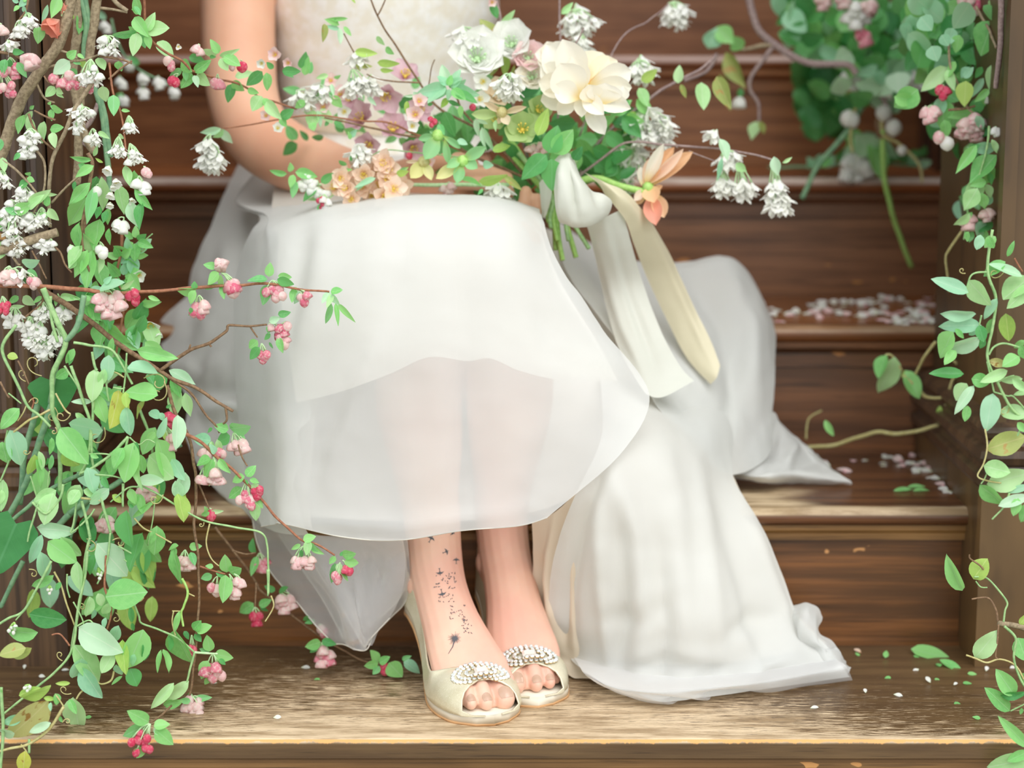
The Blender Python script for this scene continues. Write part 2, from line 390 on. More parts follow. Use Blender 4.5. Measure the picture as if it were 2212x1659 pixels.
class Foot:
    """local frame: origin on the tread under the toe tip, y to the heel, x to her big-toe side (times side)"""
    def __init__(s, tip, heel_dir, side, LEN=.212):
        s.o = tip; s.y = Vector((heel_dir[0], heel_dir[1], 0)).normalized(); s.x = Vector((s.y.y, -s.y.x, 0)); s.side = side; s.L = LEN
    def p(s, x, y, z): return s.o + s.x*(x*s.side) + s.y*y + Vector((0, 0, z))
fR = Foot(at(1064, 1563, 10.0), (-.36, .93), 1)      # her right foot, big toe to +x
fL = Foot(at(1157, 1524, 10.0), (-.20, .98), -1)
lower = []
def build_foot(f, ankle, calf, knee):
    p = f.p
    L = [(p(.004, .046, .029), .037, .012), (p(.0, .064, .037), .041, .018), (p(-.001, .095, .054), .037, .024), (p(-.002, .125, .075), .032, .028), (p(-.002, .152, .097), .030, .031), (p(-.001, .172, .118), .030, .034), (p(0, .184, .150), .030, .034), (p(0, .190, .19), .031, .034)]
    lower.append(limb(L, 20, 18, Vector((0, -.6, .8))))
    lower.append(limb([(p(0, .150, .088), .026), (p(0, .182, .104), .0285), (p(0, .192, .13), .027), (ankle, .0315, .034), (ankle.lerp(calf, .25), .0335, .037), (ankle.lerp(calf, .6), .043, .047), (calf, .050, .054), (calf.lerp(knee, .55), .047, .05), (knee, .05, .05)], 40, 20))
    lower.append(blob(p(.0235, .178, .112), .009, .013, .015)); lower.append(blob(p(-.0245, .182, .104), .009, .013, .015))   # ankle bones
    # toes: big toe first
    toes = [(.0192, .008, .0128, .046), (-.0030, .003, .0086, .046), (-.0187, .007, .0074, .042), (-.0280, .018, .0062, .034), (-.0330, .038, .0052, .024)]
    for i, (x, tipy, r, ln) in enumerate(toes):
        kn = .006 if i else .001
        lower.append(limb([(p(x*.92, tipy+ln, .031), r*.95), (p(x, tipy+ln*.5, .027+kn), r*.97), (p(x, tipy+.013, .0215), r*1.06, r*.92), (p(x, tipy+.007, .0200), r*1.0, r*.86)], 12, 12))
    return toes
def leg(f, ank, calf, knee): return build_foot(f, ank, calf, knee)
ankR = fR.p(0, .190, .165); ankL = fL.p(0, .190, .165)
toes = leg(fR, ankR, A(905, 850, .27), kneeL)
leg(fL, ankL, A(1100, 850, .27), kneeR)
uv, uf = remeshed(upper, .0048, 6)
lv, lf = remeshed(lower, .0016, 5, .5)
mb = MB().add((uv, uf)).add((lv, lf)).add((hv, hf))
body = mb.obj('body', M_skin, person)
BODY = BVHTree.FromPolygons(mb.v, mb.f)
# hair
hm = MB().add(blob(A(836, -665, .745), .086, .098, .105))
hm.add(limb([(A(836, -560, .84), .06), (A(820, -430, .85), .055), (A(815, -300, .86), .04)], 10))
hm.obj('hair', simple('hair_brown', rgb(96, 66, 44), .5), person)

# toenails with bronze polish
M_nail = simple('bronze_nail_polish', rgb(196, 162, 140), .22, .6)
for f in (fR, fL):
    for i, (x, tipy, r, ln) in enumerate(toes[:3]):
        oo = f.p(x, tipy-.030, .062); hit = BODY.ray_cast(oo, (f.p(x, tipy+.010, .022)-oo).normalized())
        if hit[0] is None: continue
        c, nrm = hit[0], hit[1]
        ux = f.x.normalized(); uy = nrm.cross(ux).normalized(); ux = uy.cross(nrm)
        vs, fs = [], []; w, l = r*.62, r*.60
        for a in range(5):
            for b in range(5):
                u, v = a/2-1, b/2-1
                q = c + ux*(u*w*(1-.18*v*v)) + uy*(v*l*(1-.2*u*u)) + nrm*.01
                h = BODY.ray_cast(q, -nrm)
                vs.append((h[0] if h[0] is not None else q-nrm*.01) + nrm*.0007)
        fs = [(a*5+b, a*5+b+1, a*5+b+6, a*5+b+5) for a in range(4) for b in range(4)]
        obj('toenail', vs, fs, M_nail, body)

# ---- tattoo: dandelion, blown seeds and small birds, laid onto the skin of the foot and ankle
def I_(x, y): return 820+x*.30139, 1100+y*.30139
def on_skin(px, py, lift=.00035):
    d = ray(px, py).normalized(); h = BODY.ray_cast(CAMP, d)
    return None if h[0] is None else h[0] + h[1]*lift
tv, tf = [], []
def ink(poly):
    pts = [on_skin(*q) for q in poly]
    if any(p is None for p in pts): return
    o = len(tv); tv.extend(pts); tf.append(tuple(range(o, o+len(pts))))
def stroke(a, b, w0, w1, n=4):
    for i in range(n):
        t0, t1 = i/n, (i+1)/n
        dx, dy = b[0]-a[0], b[1]-a[1]; L = math.hypot(dx, dy) or 1; nx, ny = -dy/L, dx/L
        q0 = (a[0]+dx*t0, a[1]+dy*t0); q1 = (a[0]+dx*t1, a[1]+dy*t1); h0 = (w0+(w1-w0)*t0)/2; h1 = (w0+(w1-w0)*t1)/2
        ink([(q0[0]+nx*h0, q0[1]+ny*h0), (q0[0]-nx*h0, q0[1]-ny*h0), (q1[0]-nx*h1, q1[1]-ny*h1), (q1[0]+nx*h1, q1[1]+ny*h1)])
def bird(x, y, s, rot):
    c = I_(x, y); k = math.cos(rot); q = math.sin(rot)
    def P(u, v): return (c[0]+(u*k-v*q)*s, c[1]+(u*q+v*k)*s)
    ink([P(0, -1.1), P(.22, -.3), P(0, 1.0), P(-.22, -.3)])
    ink([P(0, -.5), P(.5, -.55), P(1.25, .1), P(.5, -.05), P(0, .15)]); ink([P(0, -.5), P(0, .15), P(-.5, -.05), P(-1.25, .1), P(-.5, -.55)])
    ink([P(0, .6), P(.32, 1.3), P(0, 1.05), P(-.32, 1.3)])
for b in ((368, 212, 7.5, .5), (520, 165, 6.5, 2.2), (475, 305, 6.5, 1.2), (548, 367, 6.5, 0), (432, 452, 7.5, 3.0), (448, 603, 8, 2.9)): bird(*b)
rr = random.Random(3)
for (cx, cy, sx, sy, n) in ((470, 525, 75, 45, 26), (465, 640, 70, 30, 16), (560, 740, 60, 60, 24), (625, 835, 35, 60, 22), (520, 480, 30, 30, 6)):
    for _ in range(n):
        x, y = I_(cx+rr.uniform(-sx, sx), cy+rr.uniform(-sy, sy)); a = rr.uniform(0, 6.28); l = rr.uniform(2, 5)
        stroke((x, y), (x+l*math.cos(a), y+l*math.sin(a)), rr.uniform(1.4, 2.8), .7, 1)
hd = I_(540, 928)
stroke(hd, I_(525, 985), 2.6, 2.0); stroke(I_(525, 985), I_(492, 1038), 2.0, .8)
for i in range(30):
    a = i/30*6.28+rr.uniform(-.05, .05); l = rr.uniform(9, 17)
    stroke(hd, (hd[0]+l*math.cos(a)-1, hd[1]+l*math.sin(a)), 1.3, .35, 3)
ink([(hd[0]+4.5*math.cos(a/8*6.28), hd[1]+4.5*math.sin(a/8*6.28)) for a in range(8)])
obj('tattoo', tv, tf, simple('tattoo_ink', rgb(92, 92, 96), .6, .2), body, False)['label'] = 'grey ink tattoo of a blown dandelion and small birds'

# ---- peep-toe shoes
M_satin = None
def shoe_mat():
    t = NT('champagne_shimmer'); co = t.coord('Object')
    n = t.noise(co, 900, 2); n2 = t.noise(co, 30, 3)
    col = t.mix(t.sstep(n2, .35, .65), rgb(214, 206, 176), rgb(228, 222, 196)); col = t.mix(t.math('MULTIPLY', t.sstep(n, .5, .75), .4), col, rgb(255, 250, 235))
    return t.done(t.bsdf(col, .36, .5, Metallic=.25, Normal=t.bump(n, .3, .0004)))
M_shoe = shoe_mat(); M_sole = simple('tan_leather_sole', rgb(206, 160, 112), .5); M_insole = simple('pearl_insole', rgb(226, 218, 200), .45)
def make_crystal_mat():
    t = NT('crystal'); co = t.coord('Object'); n = t.noise(co, 260, 1)
    return t.done(t.bsdf(t.mix(t.sstep(n, .35, .65), rgb(214, 220, 216), rgb(255, 255, 255)), .06, .9, Metallic=.35))
M_cry = make_crystal_mat(); M_gold = simple('pale_gold_setting', rgb(196, 172, 130), .3, .5, Metallic=.8)
M_stone = simple('centre_stone', rgb(238, 226, 216), .05, .9, Metallic=.2)
def zs(y):   # height of the insole along the foot
    if y < .075: return .011
    t = min(1, (y-.075)/.115); t = t*t*(3-2*t)
    return .011 + .066*t
def half_w(y): return sspline([.030, .0395, .0445, .0455, .0435, .039, .034, .031, .0305, .031, .029, .020], 120)[max(0, min(119, int(y/.222*119)))]
def make_shoe(f, label):
    root = empty('shoe', f.o, label); root.parent = person; root.location = Vector(f.o) - Vector(person.location)
    NS, NA = 46, 31
    ys = [(-.006 + .222*i/(NS-1)) for i in range(NS)]
    vs, fs = [], []
    top = []
    for y in ys:
        u = (y+.006)/.222
        # half opening of the upper, measured from below, in degrees
        if u < .20: amax = 62 + (u/.20)*58
        elif u < .262: amax = 180
        elif u < .44: amax = 180
        else: amax = 0
        top.append(u)
        w = half_w(y); w *= min(1, (.30 + 4.6*(y+.006)/.05) if y < .010 else 1)
        for k in range(NA):
            s = (k/(NA-1))*2-1
            vs.append((y, w, s, u))
    # analytic wall: for each station a wall from the sole edge up to the top line, closing over the toes at the vamp
    V = []
    for (y, w, s, u) in vs:
        hv = .052                      # height of the vamp over the insole
        if u < .215: reach = .52+.48*(u/.215)**1.3 if u > .03 else .40     # open toe: only the side walls
        else: reach = 1
        z0 = zs(y)
        if u < .235:                                         # toe box and vamp: arch across the foot
            if u < .125:
                lim = .02 + .93*(max(0, u-.040)/.085)**.8
            else: lim = 1.0
            hgt = .0195 + .068*min(.235, max(0, u))
            a = (abs(s))                                         # 1 at the sole edge, 0 at the crown
            a2 = 1-(1-a)*lim if lim < 1 else a
            ang = a2*math.pi/2
            x = w*math.sin(ang)**.8 if ang > 0 else 0
            z = z0 + hgt*max(0, math.cos(ang))**.75
            x = math.copysign(x, s)
            if lim < 1 and abs(s) < 1e-6: pass
        else:
            t = (u-.235)/(1-.235)
            a = abs(s)
            wall = .036 - .010*math.sin(math.pi*min(1, t*1.15)) + .022*max(0, (t-.72)/.28)
            near = min(1, t/.16); near = near*near*(3-2*near)
            hgt = (.0355*(1-near) + wall*near)
            lim = 1-near*.80
            a2 = a if near <= 0 else a*lim + (1-lim)
            # walls stand at the sides
            ang = a*math.pi/2
            x = math.copysign(w*(1-.10*(1-a))*near + w*math.sin(ang)**.8*(1-near), s)
            z = z0 + wall*(1-a)*near + .0355*max(0, math.cos(ang))**.75*(1-near)
        V.append((x, y, z, u, s))
    P = [f.p(x-.001, y, z) for (x, y, z, u, s) in V]
    for i in range(NS-1):
        for k in range(NA-1):
            u = top[i]; mid = (k in (NA//2-1, NA//2))
            openhere = (u < .125 and mid) or (u > .25 and mid)
            if openhere: continue
            fs.append((i*NA+k, i*NA+k+1, (i+1)*NA+k+1, (i+1)*NA+k))
    # heel back closure
    b = (NS-1)*NA
    for k in range(NA//2): fs.append((b+k, b+k+1, b+NA-2-k, b+NA-1-k))
    o = obj('upper', P, fs, M_shoe, root)
    md = o.modifiers.new('t', 'SOLIDIFY'); md.thickness = .0018; md.offset = 1
    # sole and insole
    def plate(name, dz0, dz1, grow, mat):
        m, F = [], []
        ring_ = []
        for i in range(40):
            y = -.008 + .226*i/39; w = half_w(y)+grow
            e = min(1, math.sqrt(max(0, 1-((.022-y)/.030)**2))) if y < .022 else 1
            if y > .205: e = math.sqrt(max(0.02, 1-((y-.205)/.0135)**2))
            ring_.append((w*e, y))
        for (w, y) in ring_:
            z = zs(y)
            for (x, dz) in ((-w, dz0), (w, dz0), (w, dz1), (-w, dz1)): m.append(f.p(x-.001, y, z+dz))
        for i in range(39):
            for k in range(4): F.append((i*4+k, i*4+(k+1) % 4, i*4+4+(k+1) % 4, i*4+4+k))
        F += [(3, 2, 1, 0), (156, 157, 158, 159)]
        return obj(name, m, F, mat, root)
    plate('sole', -.011, -.0085, .001, M_sole); plate('insole', -.0085, .0006, .0, M_insole)
    # heel
    hp = [f.p(0, .196, .070), f.p(0, .200, .045), f.p(0, .203, .02), f.p(0, .204, .001)]
    v, F = tube_raw(spline(hp, 10), [(a, a*1.05) for a in sspline([.024, .014, .009, .0075], 10)], 14); obj('heel', v, F, M_shoe, root)
    # crystal brooch on the vamp
    br = empty('brooch', (0, 0, 0), 'oval brooch of clear crystals on the vamp'); br.parent = root
    mset, mcry = MB(), MB()
    up = BVHTree.FromPolygons(P, fs)
    def vamp(x, y):
        h = up.ray_cast(f.p(x, y, .2), Vector((0, 0, -1)))
        return (h[0], h[1] if h[1].z > 0 else -h[1]) if h[0] is not None else (f.p(x, y, zs(y)+.0345+.25*max(0, y-.036)), Vector((0, 0, 1)))
    gem_pts = []
    for rw, (cnt, sx, sy) in enumerate(((32, .0300, .0165), (26, .0240, .0118), (16, .0160, .0072))):
        for i in range(cnt):
            a = 2*math.pi*(i+.5*(rw % 2))/cnt
            gem_pts.append((sx*math.cos(a), .0365+sy*math.sin(a), .0026 if rw == 0 else .0023))
    for x, y, r in gem_pts:
        c, nn = vamp(x, y); nn = (nn + Vector((0, 0, .4)) + f.y*-.35).normalized(); c = c + nn*(.0022+.002*(1-abs(x)/.03))
        mset.add(blob(c-nn*.0012, r*1.15, r*1.15, r*.8, None, 4, 6))
        q = nn.to_track_quat('Z', 'Y').to_matrix()
        ring6 = [c+q @ Vector((r*math.cos(k*math.pi/3+x*900), r*math.sin(k*math.pi/3+x*900), 0)) for k in range(6)]
        top6 = [c+q @ Vector((r*.5*math.cos(k*math.pi/3+x*900), r*.5*math.sin(k*math.pi/3+x*900), r*.55)) for k in range(6)]
        mcry.add((ring6+top6, [(k, (k+1) % 6, 6+(k+1) % 6, 6+k) for k in range(6)] + [tuple(range(6, 12))]))
    mset.obj('setting', M_gold, root, False); g = mcry.obj('crystals', M_cry, root, False); g['kind'] = 'stuff'
    c, nn = vamp(0, .0365); nn = (nn+f.y*-.35).normalized(); q = nn.to_track_quat('Z', 'Y').to_matrix(); c += nn*.0052
    ex = f.x; ey = nn.cross(ex)
    st = []
    for s_, zz in ((1, 0), (.72, .0022)):
        for (a, b) in ((-1, -.6), (-.75, -1), (.75, -1), (1, -.6), (1, .6), (.75, 1), (-.75, 1), (-1, .6)): st.append(c + ex*(a*.0078*s_) + ey*(b*.0042*s_) + nn*zz)
    obj('centre_stone', st, [(k, (k+1) % 8, 8+(k+1) % 8, 8+k) for k in range(8)] + [tuple(range(8, 16))], M_stone, root, False)
    bpy.data.objects.remove(br)
    return root
make_shoe(fR, 'champagne peep-toe shoe on the tattooed foot, nearer the step edge'); make_shoe(fL, 'champagne peep-toe shoe set slightly back, half behind the other')

# ------------------------------------------------------------------ the gown
def cloth(name, col, trans=0.0, transl=.3, weave=0.0, rough=.75, col2=None, spec=.25):
    t = NT(name); co = t.coord('Object')
    n = t.noise(co, 14, 3); c = t.mix(t.math('MULTIPLY', n, .6), col, col2 or (col[0]*.93, col[1]*.92, col[2]*.9, 1))
    nrm = t.bump(t.noise(co, 1400, 1), .12, .0003)
    a = t.bsdf(c, rough, spec, Normal=nrm, **{'Sheen Weight': .15})
    tr = t.n('ShaderNodeBsdfTranslucent'); t.put(tr.inputs[0], c)
    m = t.n('ShaderNodeMixShader'); m.inputs[0].default_value = transl; t.l(a, m.inputs[1]); t.l(tr.outputs[0], m.inputs[2])
    sh = m.outputs[0]
    if trans:
        tp = t.n('ShaderNodeBsdfTransparent')
        lw = t.n('ShaderNodeLayerWeight'); lw.inputs[0].default_value = .35          # net looks denser at a slant
        f = t.math('MULTIPLY', t.math('SUBTRACT', 1.0, t.math('MULTIPLY', lw.outputs['Facing'], .8)), trans)
        m2 = t.n('ShaderNodeMixShader'); t.put(m2.inputs[0], f); t.l(sh, m2.inputs[1]); t.l(tp.outputs[0], m2.inputs[2]); sh = m2.outputs[0]
    return t.done(sh)
WHT = rgb(236, 238, 235)
M_tulle = cloth('tulle', WHT, .14, .30)
M_sheer = cloth('sheer_tulle', rgb(236, 238, 236), .30, .30)
M_net = cloth('loose_net', rgb(242, 243, 244), .68, .30)
M_lining = cloth('satin_lining', rgb(240, 236, 226), 0, .25, rough=.45)
M_cream = cloth('cream_satin', rgb(243, 230, 208), 0, .25, rough=.42)
def lace_mat():
    t = NT('beaded_lace'); co = t.coord('Object')
    v = t.n('ShaderNodeTexVoronoi'); t.l(co, v.inputs['Vector']); v.inputs['Scale'].default_value = 220
    n = t.noise(co, 60, 4, .65); n2 = t.noise(co, 25, 3)
    c = t.mix(t.sstep(n, .38, .62), rgb(240, 234, 220), rgb(247, 245, 240)); c = t.mix(t.math('MULTIPLY', t.sstep(n2, .5, .7), .35), c, rgb(228, 216, 194))
    bead = t.sstep(v.outputs['Distance'], .22, .12); c = t.mix(t.math('MULTIPLY', bead, .7), c, rgb(255, 254, 250))
    return t.done(t.bsdf(c, .45, .5, Normal=t.bump(t.math('ADD', n, t.math('MULTIPLY', bead, .6)), .6, .0015)))
M_lace = lace_mat()
dress = empty('dress', (-.1, .70, .5), 'cream gown with a beaded lace bodice and a full tulle skirt'); dress.parent = person; dress.location = Vector((-.1, .70, .5)) - Vector(person.location)

def sheet(name, rows, mat, nu=56, nv=56, folds=(), wr=.0012, wrs=22, parent=dress, thick=.0006, hem=0, taper=None):
    """cloth laid through rows of points (x, y in the photograph, depth), with folds raised along drawn lines"""
    P = [spline([A(*q) for q in r], nu) for r in rows]
    cols = [spline([P[i][j] for i in range(len(P))], nv) for j in range(nu)]
    G = [[cols[j][i] for j in range(nu)] for i in range(nv)]
    out = []
    for i in range(nv):
        for j in range(nu):
            p = G[i][j]
            a = G[i][min(j+1, nu-1)] - G[i][max(j-1, 0)]; b = G[min(i+1, nv-1)][j] - G[max(i-1, 0)][j]
            n = a.cross(b)
            if n.length < 1e-9: n = Vector((0, -1, 0))
            n.normalize()
            if n.dot(CAMP-p) < 0: n = -n
            d = 0
            if folds:
                x, y = px_of(p)
                for pts, w, amp in folds:
                    best = 1e9
                    for k in range(len(pts)-1):
                        ax, ay = pts[k]; bx, by = pts[k+1]; dx, dy = bx-ax, by-ay
                        t = max(0, min(1, ((x-ax)*dx+(y-ay)*dy)/(dx*dx+dy*dy)))
                        e = ((x-ax-dx*t)**2+(y-ay-dy*t)**2)
                        if e < best: best = e; bt = (k+t)/(len(pts)-1)
                    if best < (3*w)**2: d += amp*math.exp(-best/(w*w))*min(1, .25+3*min(bt, 1-bt))
            d += wr*noise.noise(p*wrs) + wr*.5*noise.noise(p*wrs*2.7)
            if hem:
                v = i/(nv-1); d += hem*max(0, v-.4)**2*math.sin(j/(nu-1)*hem_w(name))
            out.append(p + n*d)
    fs = [(i*nu+j, i*nu+j+1, (i+1)*nu+j+1, (i+1)*nu+j) for i in range(nv-1) for j in range(nu-1)]
    return obj(name, out, fs, mat, parent)
def hem_w(n): return 40

# bodice: the torso a little larger, beaded lace, with a waist seam
bod = TORSO[1:7]; q = spline([b[0] for b in bod], 40); ra = sspline([b[1] for b in bod], 40); rb = sspline([b[2] for b in bod], 40)
k0 = 6
v, f = tube_raw(q[k0:], [(a+.006+.0015*math.sin(i*1.3), b+.008) for i, (a, b) in enumerate(zip(ra, rb))][k0:], 64, Vector((0, 1, 0)), False)
obj('bodice', v, f, M_lace, dress)
wq = [q[i]+Vector((0, 0, 0)) for i in (10, 11, 12)]
v, f = tube_raw(wq, [(ra[i]+.009, rb[i]+.011) for i in (10, 11, 12)], 64, Vector((0, 1, 0)), False); obj('waistband', v, f, M_cream, dress)

# upper skirt round the hips and thighs: front panel from the waist over the knees to the hem
P1 = [[(596, 336, 0.67), (598, 331, 0.664), (600, 330, 0.66), (720, 335, 0.655), (830, 335, 0.65), (950, 335, 0.65), (1060, 350, 0.66), (1100, 380, 0.67)],
      [(510, 436, 0.615), (516, 431, 0.606), (520, 430, 0.6), (640, 436, 0.56), (800, 440, 0.55), (960, 442, 0.55), (1100, 445, 0.56), (1180, 470, 0.58)],
      [(561, 468, 0.44), (574, 463, 0.415), (585, 462, 0.4), (690, 438, 0.36), (820, 424, 0.33), (960, 421, 0.32), (1080, 426, 0.33), (1165, 452, 0.36)],
      [(540, 506, 0.39), (568, 501, 0.334), (590, 500, 0.3), (690, 472, 0.26), (820, 452, 0.235), (960, 450, 0.23), (1090, 458, 0.23), (1178, 492, 0.27)],
      [(510, 596, 0.39), (560, 591, 0.297), (600, 590, 0.24), (695, 560, 0.21), (820, 545, 0.185), (975, 540, 0.18), (1110, 552, 0.185), (1212, 590, 0.23)],
      [(505, 726, 0.35), (557, 721, 0.263), (600, 720, 0.21), (685, 700, 0.18), (800, 680, 0.16), (980, 670, 0.155), (1145, 690, 0.165), (1300, 715, 0.215)],
      [(513, 886, 0.315), (564, 881, 0.228), (605, 880, 0.175), (685, 870, 0.155), (800, 850, 0.14), (980, 840, 0.135), (1180, 850, 0.145), (1400, 850, 0.195)],
      [(532, 1026, 0.275), (576, 1021, 0.194), (612, 1020, 0.145), (690, 1020, 0.13), (800, 1015, 0.122), (980, 1000, 0.117), (1180, 1000, 0.125), (1345, 975, 0.15)],
      [(564, 1138, 0.195), (593, 1133, 0.148), (616, 1132, 0.12), (740, 1160, 0.108), (860, 1167, 0.102), (1000, 1146, 0.1), (1120, 1136, 0.103), (1182, 1118, 0.112)]]
f1 = [([(770, 850), (700, 960), (660, 1060)], 22, -.006), ([(840, 700), (780, 830), (710, 1010)], 26, .007), ([(935, 760), (960, 900), (955, 1120)], 45, .006),
      ([(1010, 560), (1005, 800), (1010, 1110)], 30, -.004), ([(1190, 560), (1280, 720), (1390, 860)], 20, .006), ([(1150, 640), (1200, 760), (1290, 850)], 22, -.004),
      ([(700, 500), (690, 620), (640, 830)], 30, .006), ([(660, 480), (640, 600), (610, 760)], 22, -.006), ([(1060, 800), (1110, 950), (1120, 1110)], 40, .004),
      ([(640, 1120), (860, 1140), (1160, 1100)], 20, .004), ([(700, 470), (760, 450), (830, 440)], 14, -.004), ([(860, 470), (870, 560), (840, 660)], 26, -.004)]
sheet('front_skirt', P1, M_sheer, 76, 100, f1, .0016)
# hem line of the front panel: a rolled narrow edge
hp = spline([A(*q) for q in P1[-1]], 60); v, f = tube_raw(hp, [.0007]*60, 5); obj('hem_edge', v, f, M_lining, dress)
# opaque lining under it, ending in a wavy edge above the shins
P1b = [[(600, 345, .68), (830, 350, .67), (1080, 370, .68)],
       [(585, 475, .41), (690, 450, .375), (820, 437, .345), (960, 434, .335), (1080, 440, .345), (1160, 466, .38)],
       [(600, 510, .31), (690, 485, .275), (820, 465, .25), (960, 463, .245), (1090, 470, .245), (1170, 505, .285)],
       [(600, 595, .255), (695, 570, .225), (820, 555, .20), (975, 550, .195), (1110, 560, .20), (1205, 600, .245)],
       [(620, 730, .22), (685, 710, .195), (800, 690, .178), (980, 680, .173), (1145, 700, .183), (1285, 730, .225)],
       [(640, 870, .19), (740, 845, .175), (845, 806, .162), (925, 772, .158), (1010, 780, .158), (1060, 774, .158), (1120, 800, .160), (1190, 818, .165), (1260, 822, .175), (1335, 822, .19)]]
sheet('skirt_lining', P1b, M_lining, 70, 60, (), .001)
# back of the skirt hanging behind the legs
sheet('skirt_back', [[(560, 470, .55), (820, 480, .54), (1080, 470, .54), (1200, 500, .58)], [(560, 620, .44), (820, 640, .42), (1060, 640, .42), (1280, 640, .46)],
                     [(580, 820, .36), (820, 820, .345), (1080, 820, .345), (1400, 830, .37)], [(590, 980, .31), (820, 990, .305), (1090, 990, .305), (1420, 960, .32)],
                     [(610, 1110, .285), (820, 1125, .28), (1080, 1120, .28), (1230, 1080, .283)]], M_lining, 40, 40, (), .003)
# skirt spreading to the left over the second and first step
P2 = [[(520, 345, .76), (585, 380, .75), (650, 400, .72), (740, 410, .66)],
      [(485, 415, .70), (550, 440, .66), (640, 445, .58), (750, 440, .50)],
      [(450, 500, .66), (530, 510, .59), (620, 500, .48), (740, 480, .36)],
      [(412, 587, .64), (490, 600, .55), (590, 600, .43), (700, 570, .30)],
      [(400, 640, .63), (470, 660, .53), (580, 665, .40), (695, 640, .26)],
      [(350, 690, .635), (445, 712, .52), (570, 720, .38), (690, 710, .24)],
      [(346, 738, .60), (430, 790, .48), (560, 810, .34), (680, 810, .215)],
      [(372, 800, .53), (440, 850, .43), (555, 860, .315), (665, 880, .195)],
      [(395, 880, .47), (465, 905, .385), (560, 920, .28), (655, 970, .175)],
      [(404, 950, .41), (480, 985, .335), (565, 1020, .245), (645, 1060, .155)],
      [(452, 1045, .355), (520, 1080, .30), (590, 1100, .22), (655, 1130, .142)],
      [(538, 1116, .30), (568, 1138, .262), (612, 1152, .21), (665, 1158, .155)]]
f2 = [([(430, 900), (500, 872), (560, 890), (640, 915), (700, 1000)], 24, .014), ([(420, 845), (520, 848), (600, 862), (690, 930)], 22, -.016),
      ([(560, 470), (590, 640), (600, 820)], 26, .008), ([(500, 520), (470, 640), (430, 760)], 24, .007), ([(530, 500), (520, 640), (500, 800)], 22, -.008),
      ([(640, 560), (640, 700), (650, 840)], 22, -.007), ([(460, 760), (400, 830), (390, 900)], 20, -.01), ([(540, 760), (430, 800), (380, 790)], 26, .008),
      ([(640, 980), (600, 960), (560, 1000), (560, 1080)], 26, -.008), ([(620, 1090), (640, 1030), (700, 980)], 24, .008), ([(470, 560), (430, 620), (400, 690)], 16, -.006),
      ([(590, 1010), (640, 1000), (680, 1030)], 16, -.006), ([(640, 1120), (620, 1060), (600, 1030)], 14, -.005)]
sheet('left_skirt', P2, M_tulle, 70, 90, f2, .0022)
sheet('left_skirt_lining', [[(x+18, y+12, Y+.03) for x, y, Y in r] for r in P2[1:-1]], M_lining, 30, 40, (), .002)
# loose net hanging under the hem on the left
net = [[(545, 1118, .29), (600, 1140, .24), (680, 1155, .19), (770, 1160, .165), (880, 1165, .15)],
       [(557, 1178, .27), (620, 1190, .24), (700, 1200, .19), (790, 1200, .18), (884, 1205, .19)],
       [(588, 1240, .25), (650, 1255, .22), (715, 1260, .19), (800, 1260, .19), (885, 1250, .2)],
       [(634, 1292, .23), (690, 1310, .21), (745, 1320, .18), (800, 1320, .19), (875, 1300, .21)],
       [(683, 1352, .21), (720, 1365, .20), (762, 1372, .17), (795, 1372, .18), (846, 1332, .21)],
       [(722, 1392, .20), (742, 1392, .19), (772, 1404, .165), (793, 1402, .175), (806, 1372, .20)]]
fn = [([(690, 1190), (740, 1290), (775, 1395)], 14, .01), ([(640, 1215), (710, 1330), (730, 1390)], 16, -.01), ([(800, 1190), (790, 1290), (795, 1390)], 14, -.012), ([(830, 1190), (850, 1250), (870, 1290)], 16, .008)]
sheet('loose_net', net, M_net, 44, 44, fn, .002)
net2 = [[(600, 1150, .30), (680, 1160, .25), (770, 1165, .215), (868, 1165, .19)], [(660, 1240, .28), (720, 1240, .24), (790, 1235, .22), (878, 1225, .21)],
        [(700, 1300, .25), (740, 1310, .22), (790, 1300, .215), (868, 1285, .215)], [(742, 1380, .22), (765, 1385, .20), (780, 1372, .2), (815, 1340, .215)]]
sheet('loose_net', net2, M_net, 36, 36, [([(700, 1180), (740, 1270), (760, 1380)], 12, .012), ([(850, 1180), (800, 1260), (780, 1350)], 12, .01)], .002)
net3 = [[(640, 1150, .25), (720, 1160, .22), (800, 1165, .19), (872, 1165, .175)], [(690, 1240, .235), (750, 1245, .205), (812, 1240, .185), (876, 1225, .185)],
        [(742, 1320, .215), (776, 1330, .19), (815, 1315, .185), (868, 1280, .195)], [(782, 1392, .195), (790, 1396, .185), (800, 1380, .185), (842, 1335, .195)]]
sheet('loose_net', net3, M_net, 32, 36, [([(760, 1170), (780, 1280), (790, 1380)], 9, .01), ([(830, 1180), (815, 1280)], 9, -.008)], .0015)
for r in ([q[0] for q in net2], [q[-1] for q in net2], [q[0] for q in net3], net3[-1]):
    v, f = tube_raw(spline([A(*q) for q in r], 24), [.0008]*24, 5); obj('net_edge', v, f, M_lining, dress)
for r in (net[-1], [n[0] for n in net], [n[-1] for n in net[2:]]):
    p = spline([A(*q) for q in r], 24); v, f = tube_raw(p, [.0008]*24, 5); obj('net_edge', v, f, M_lining, dress)
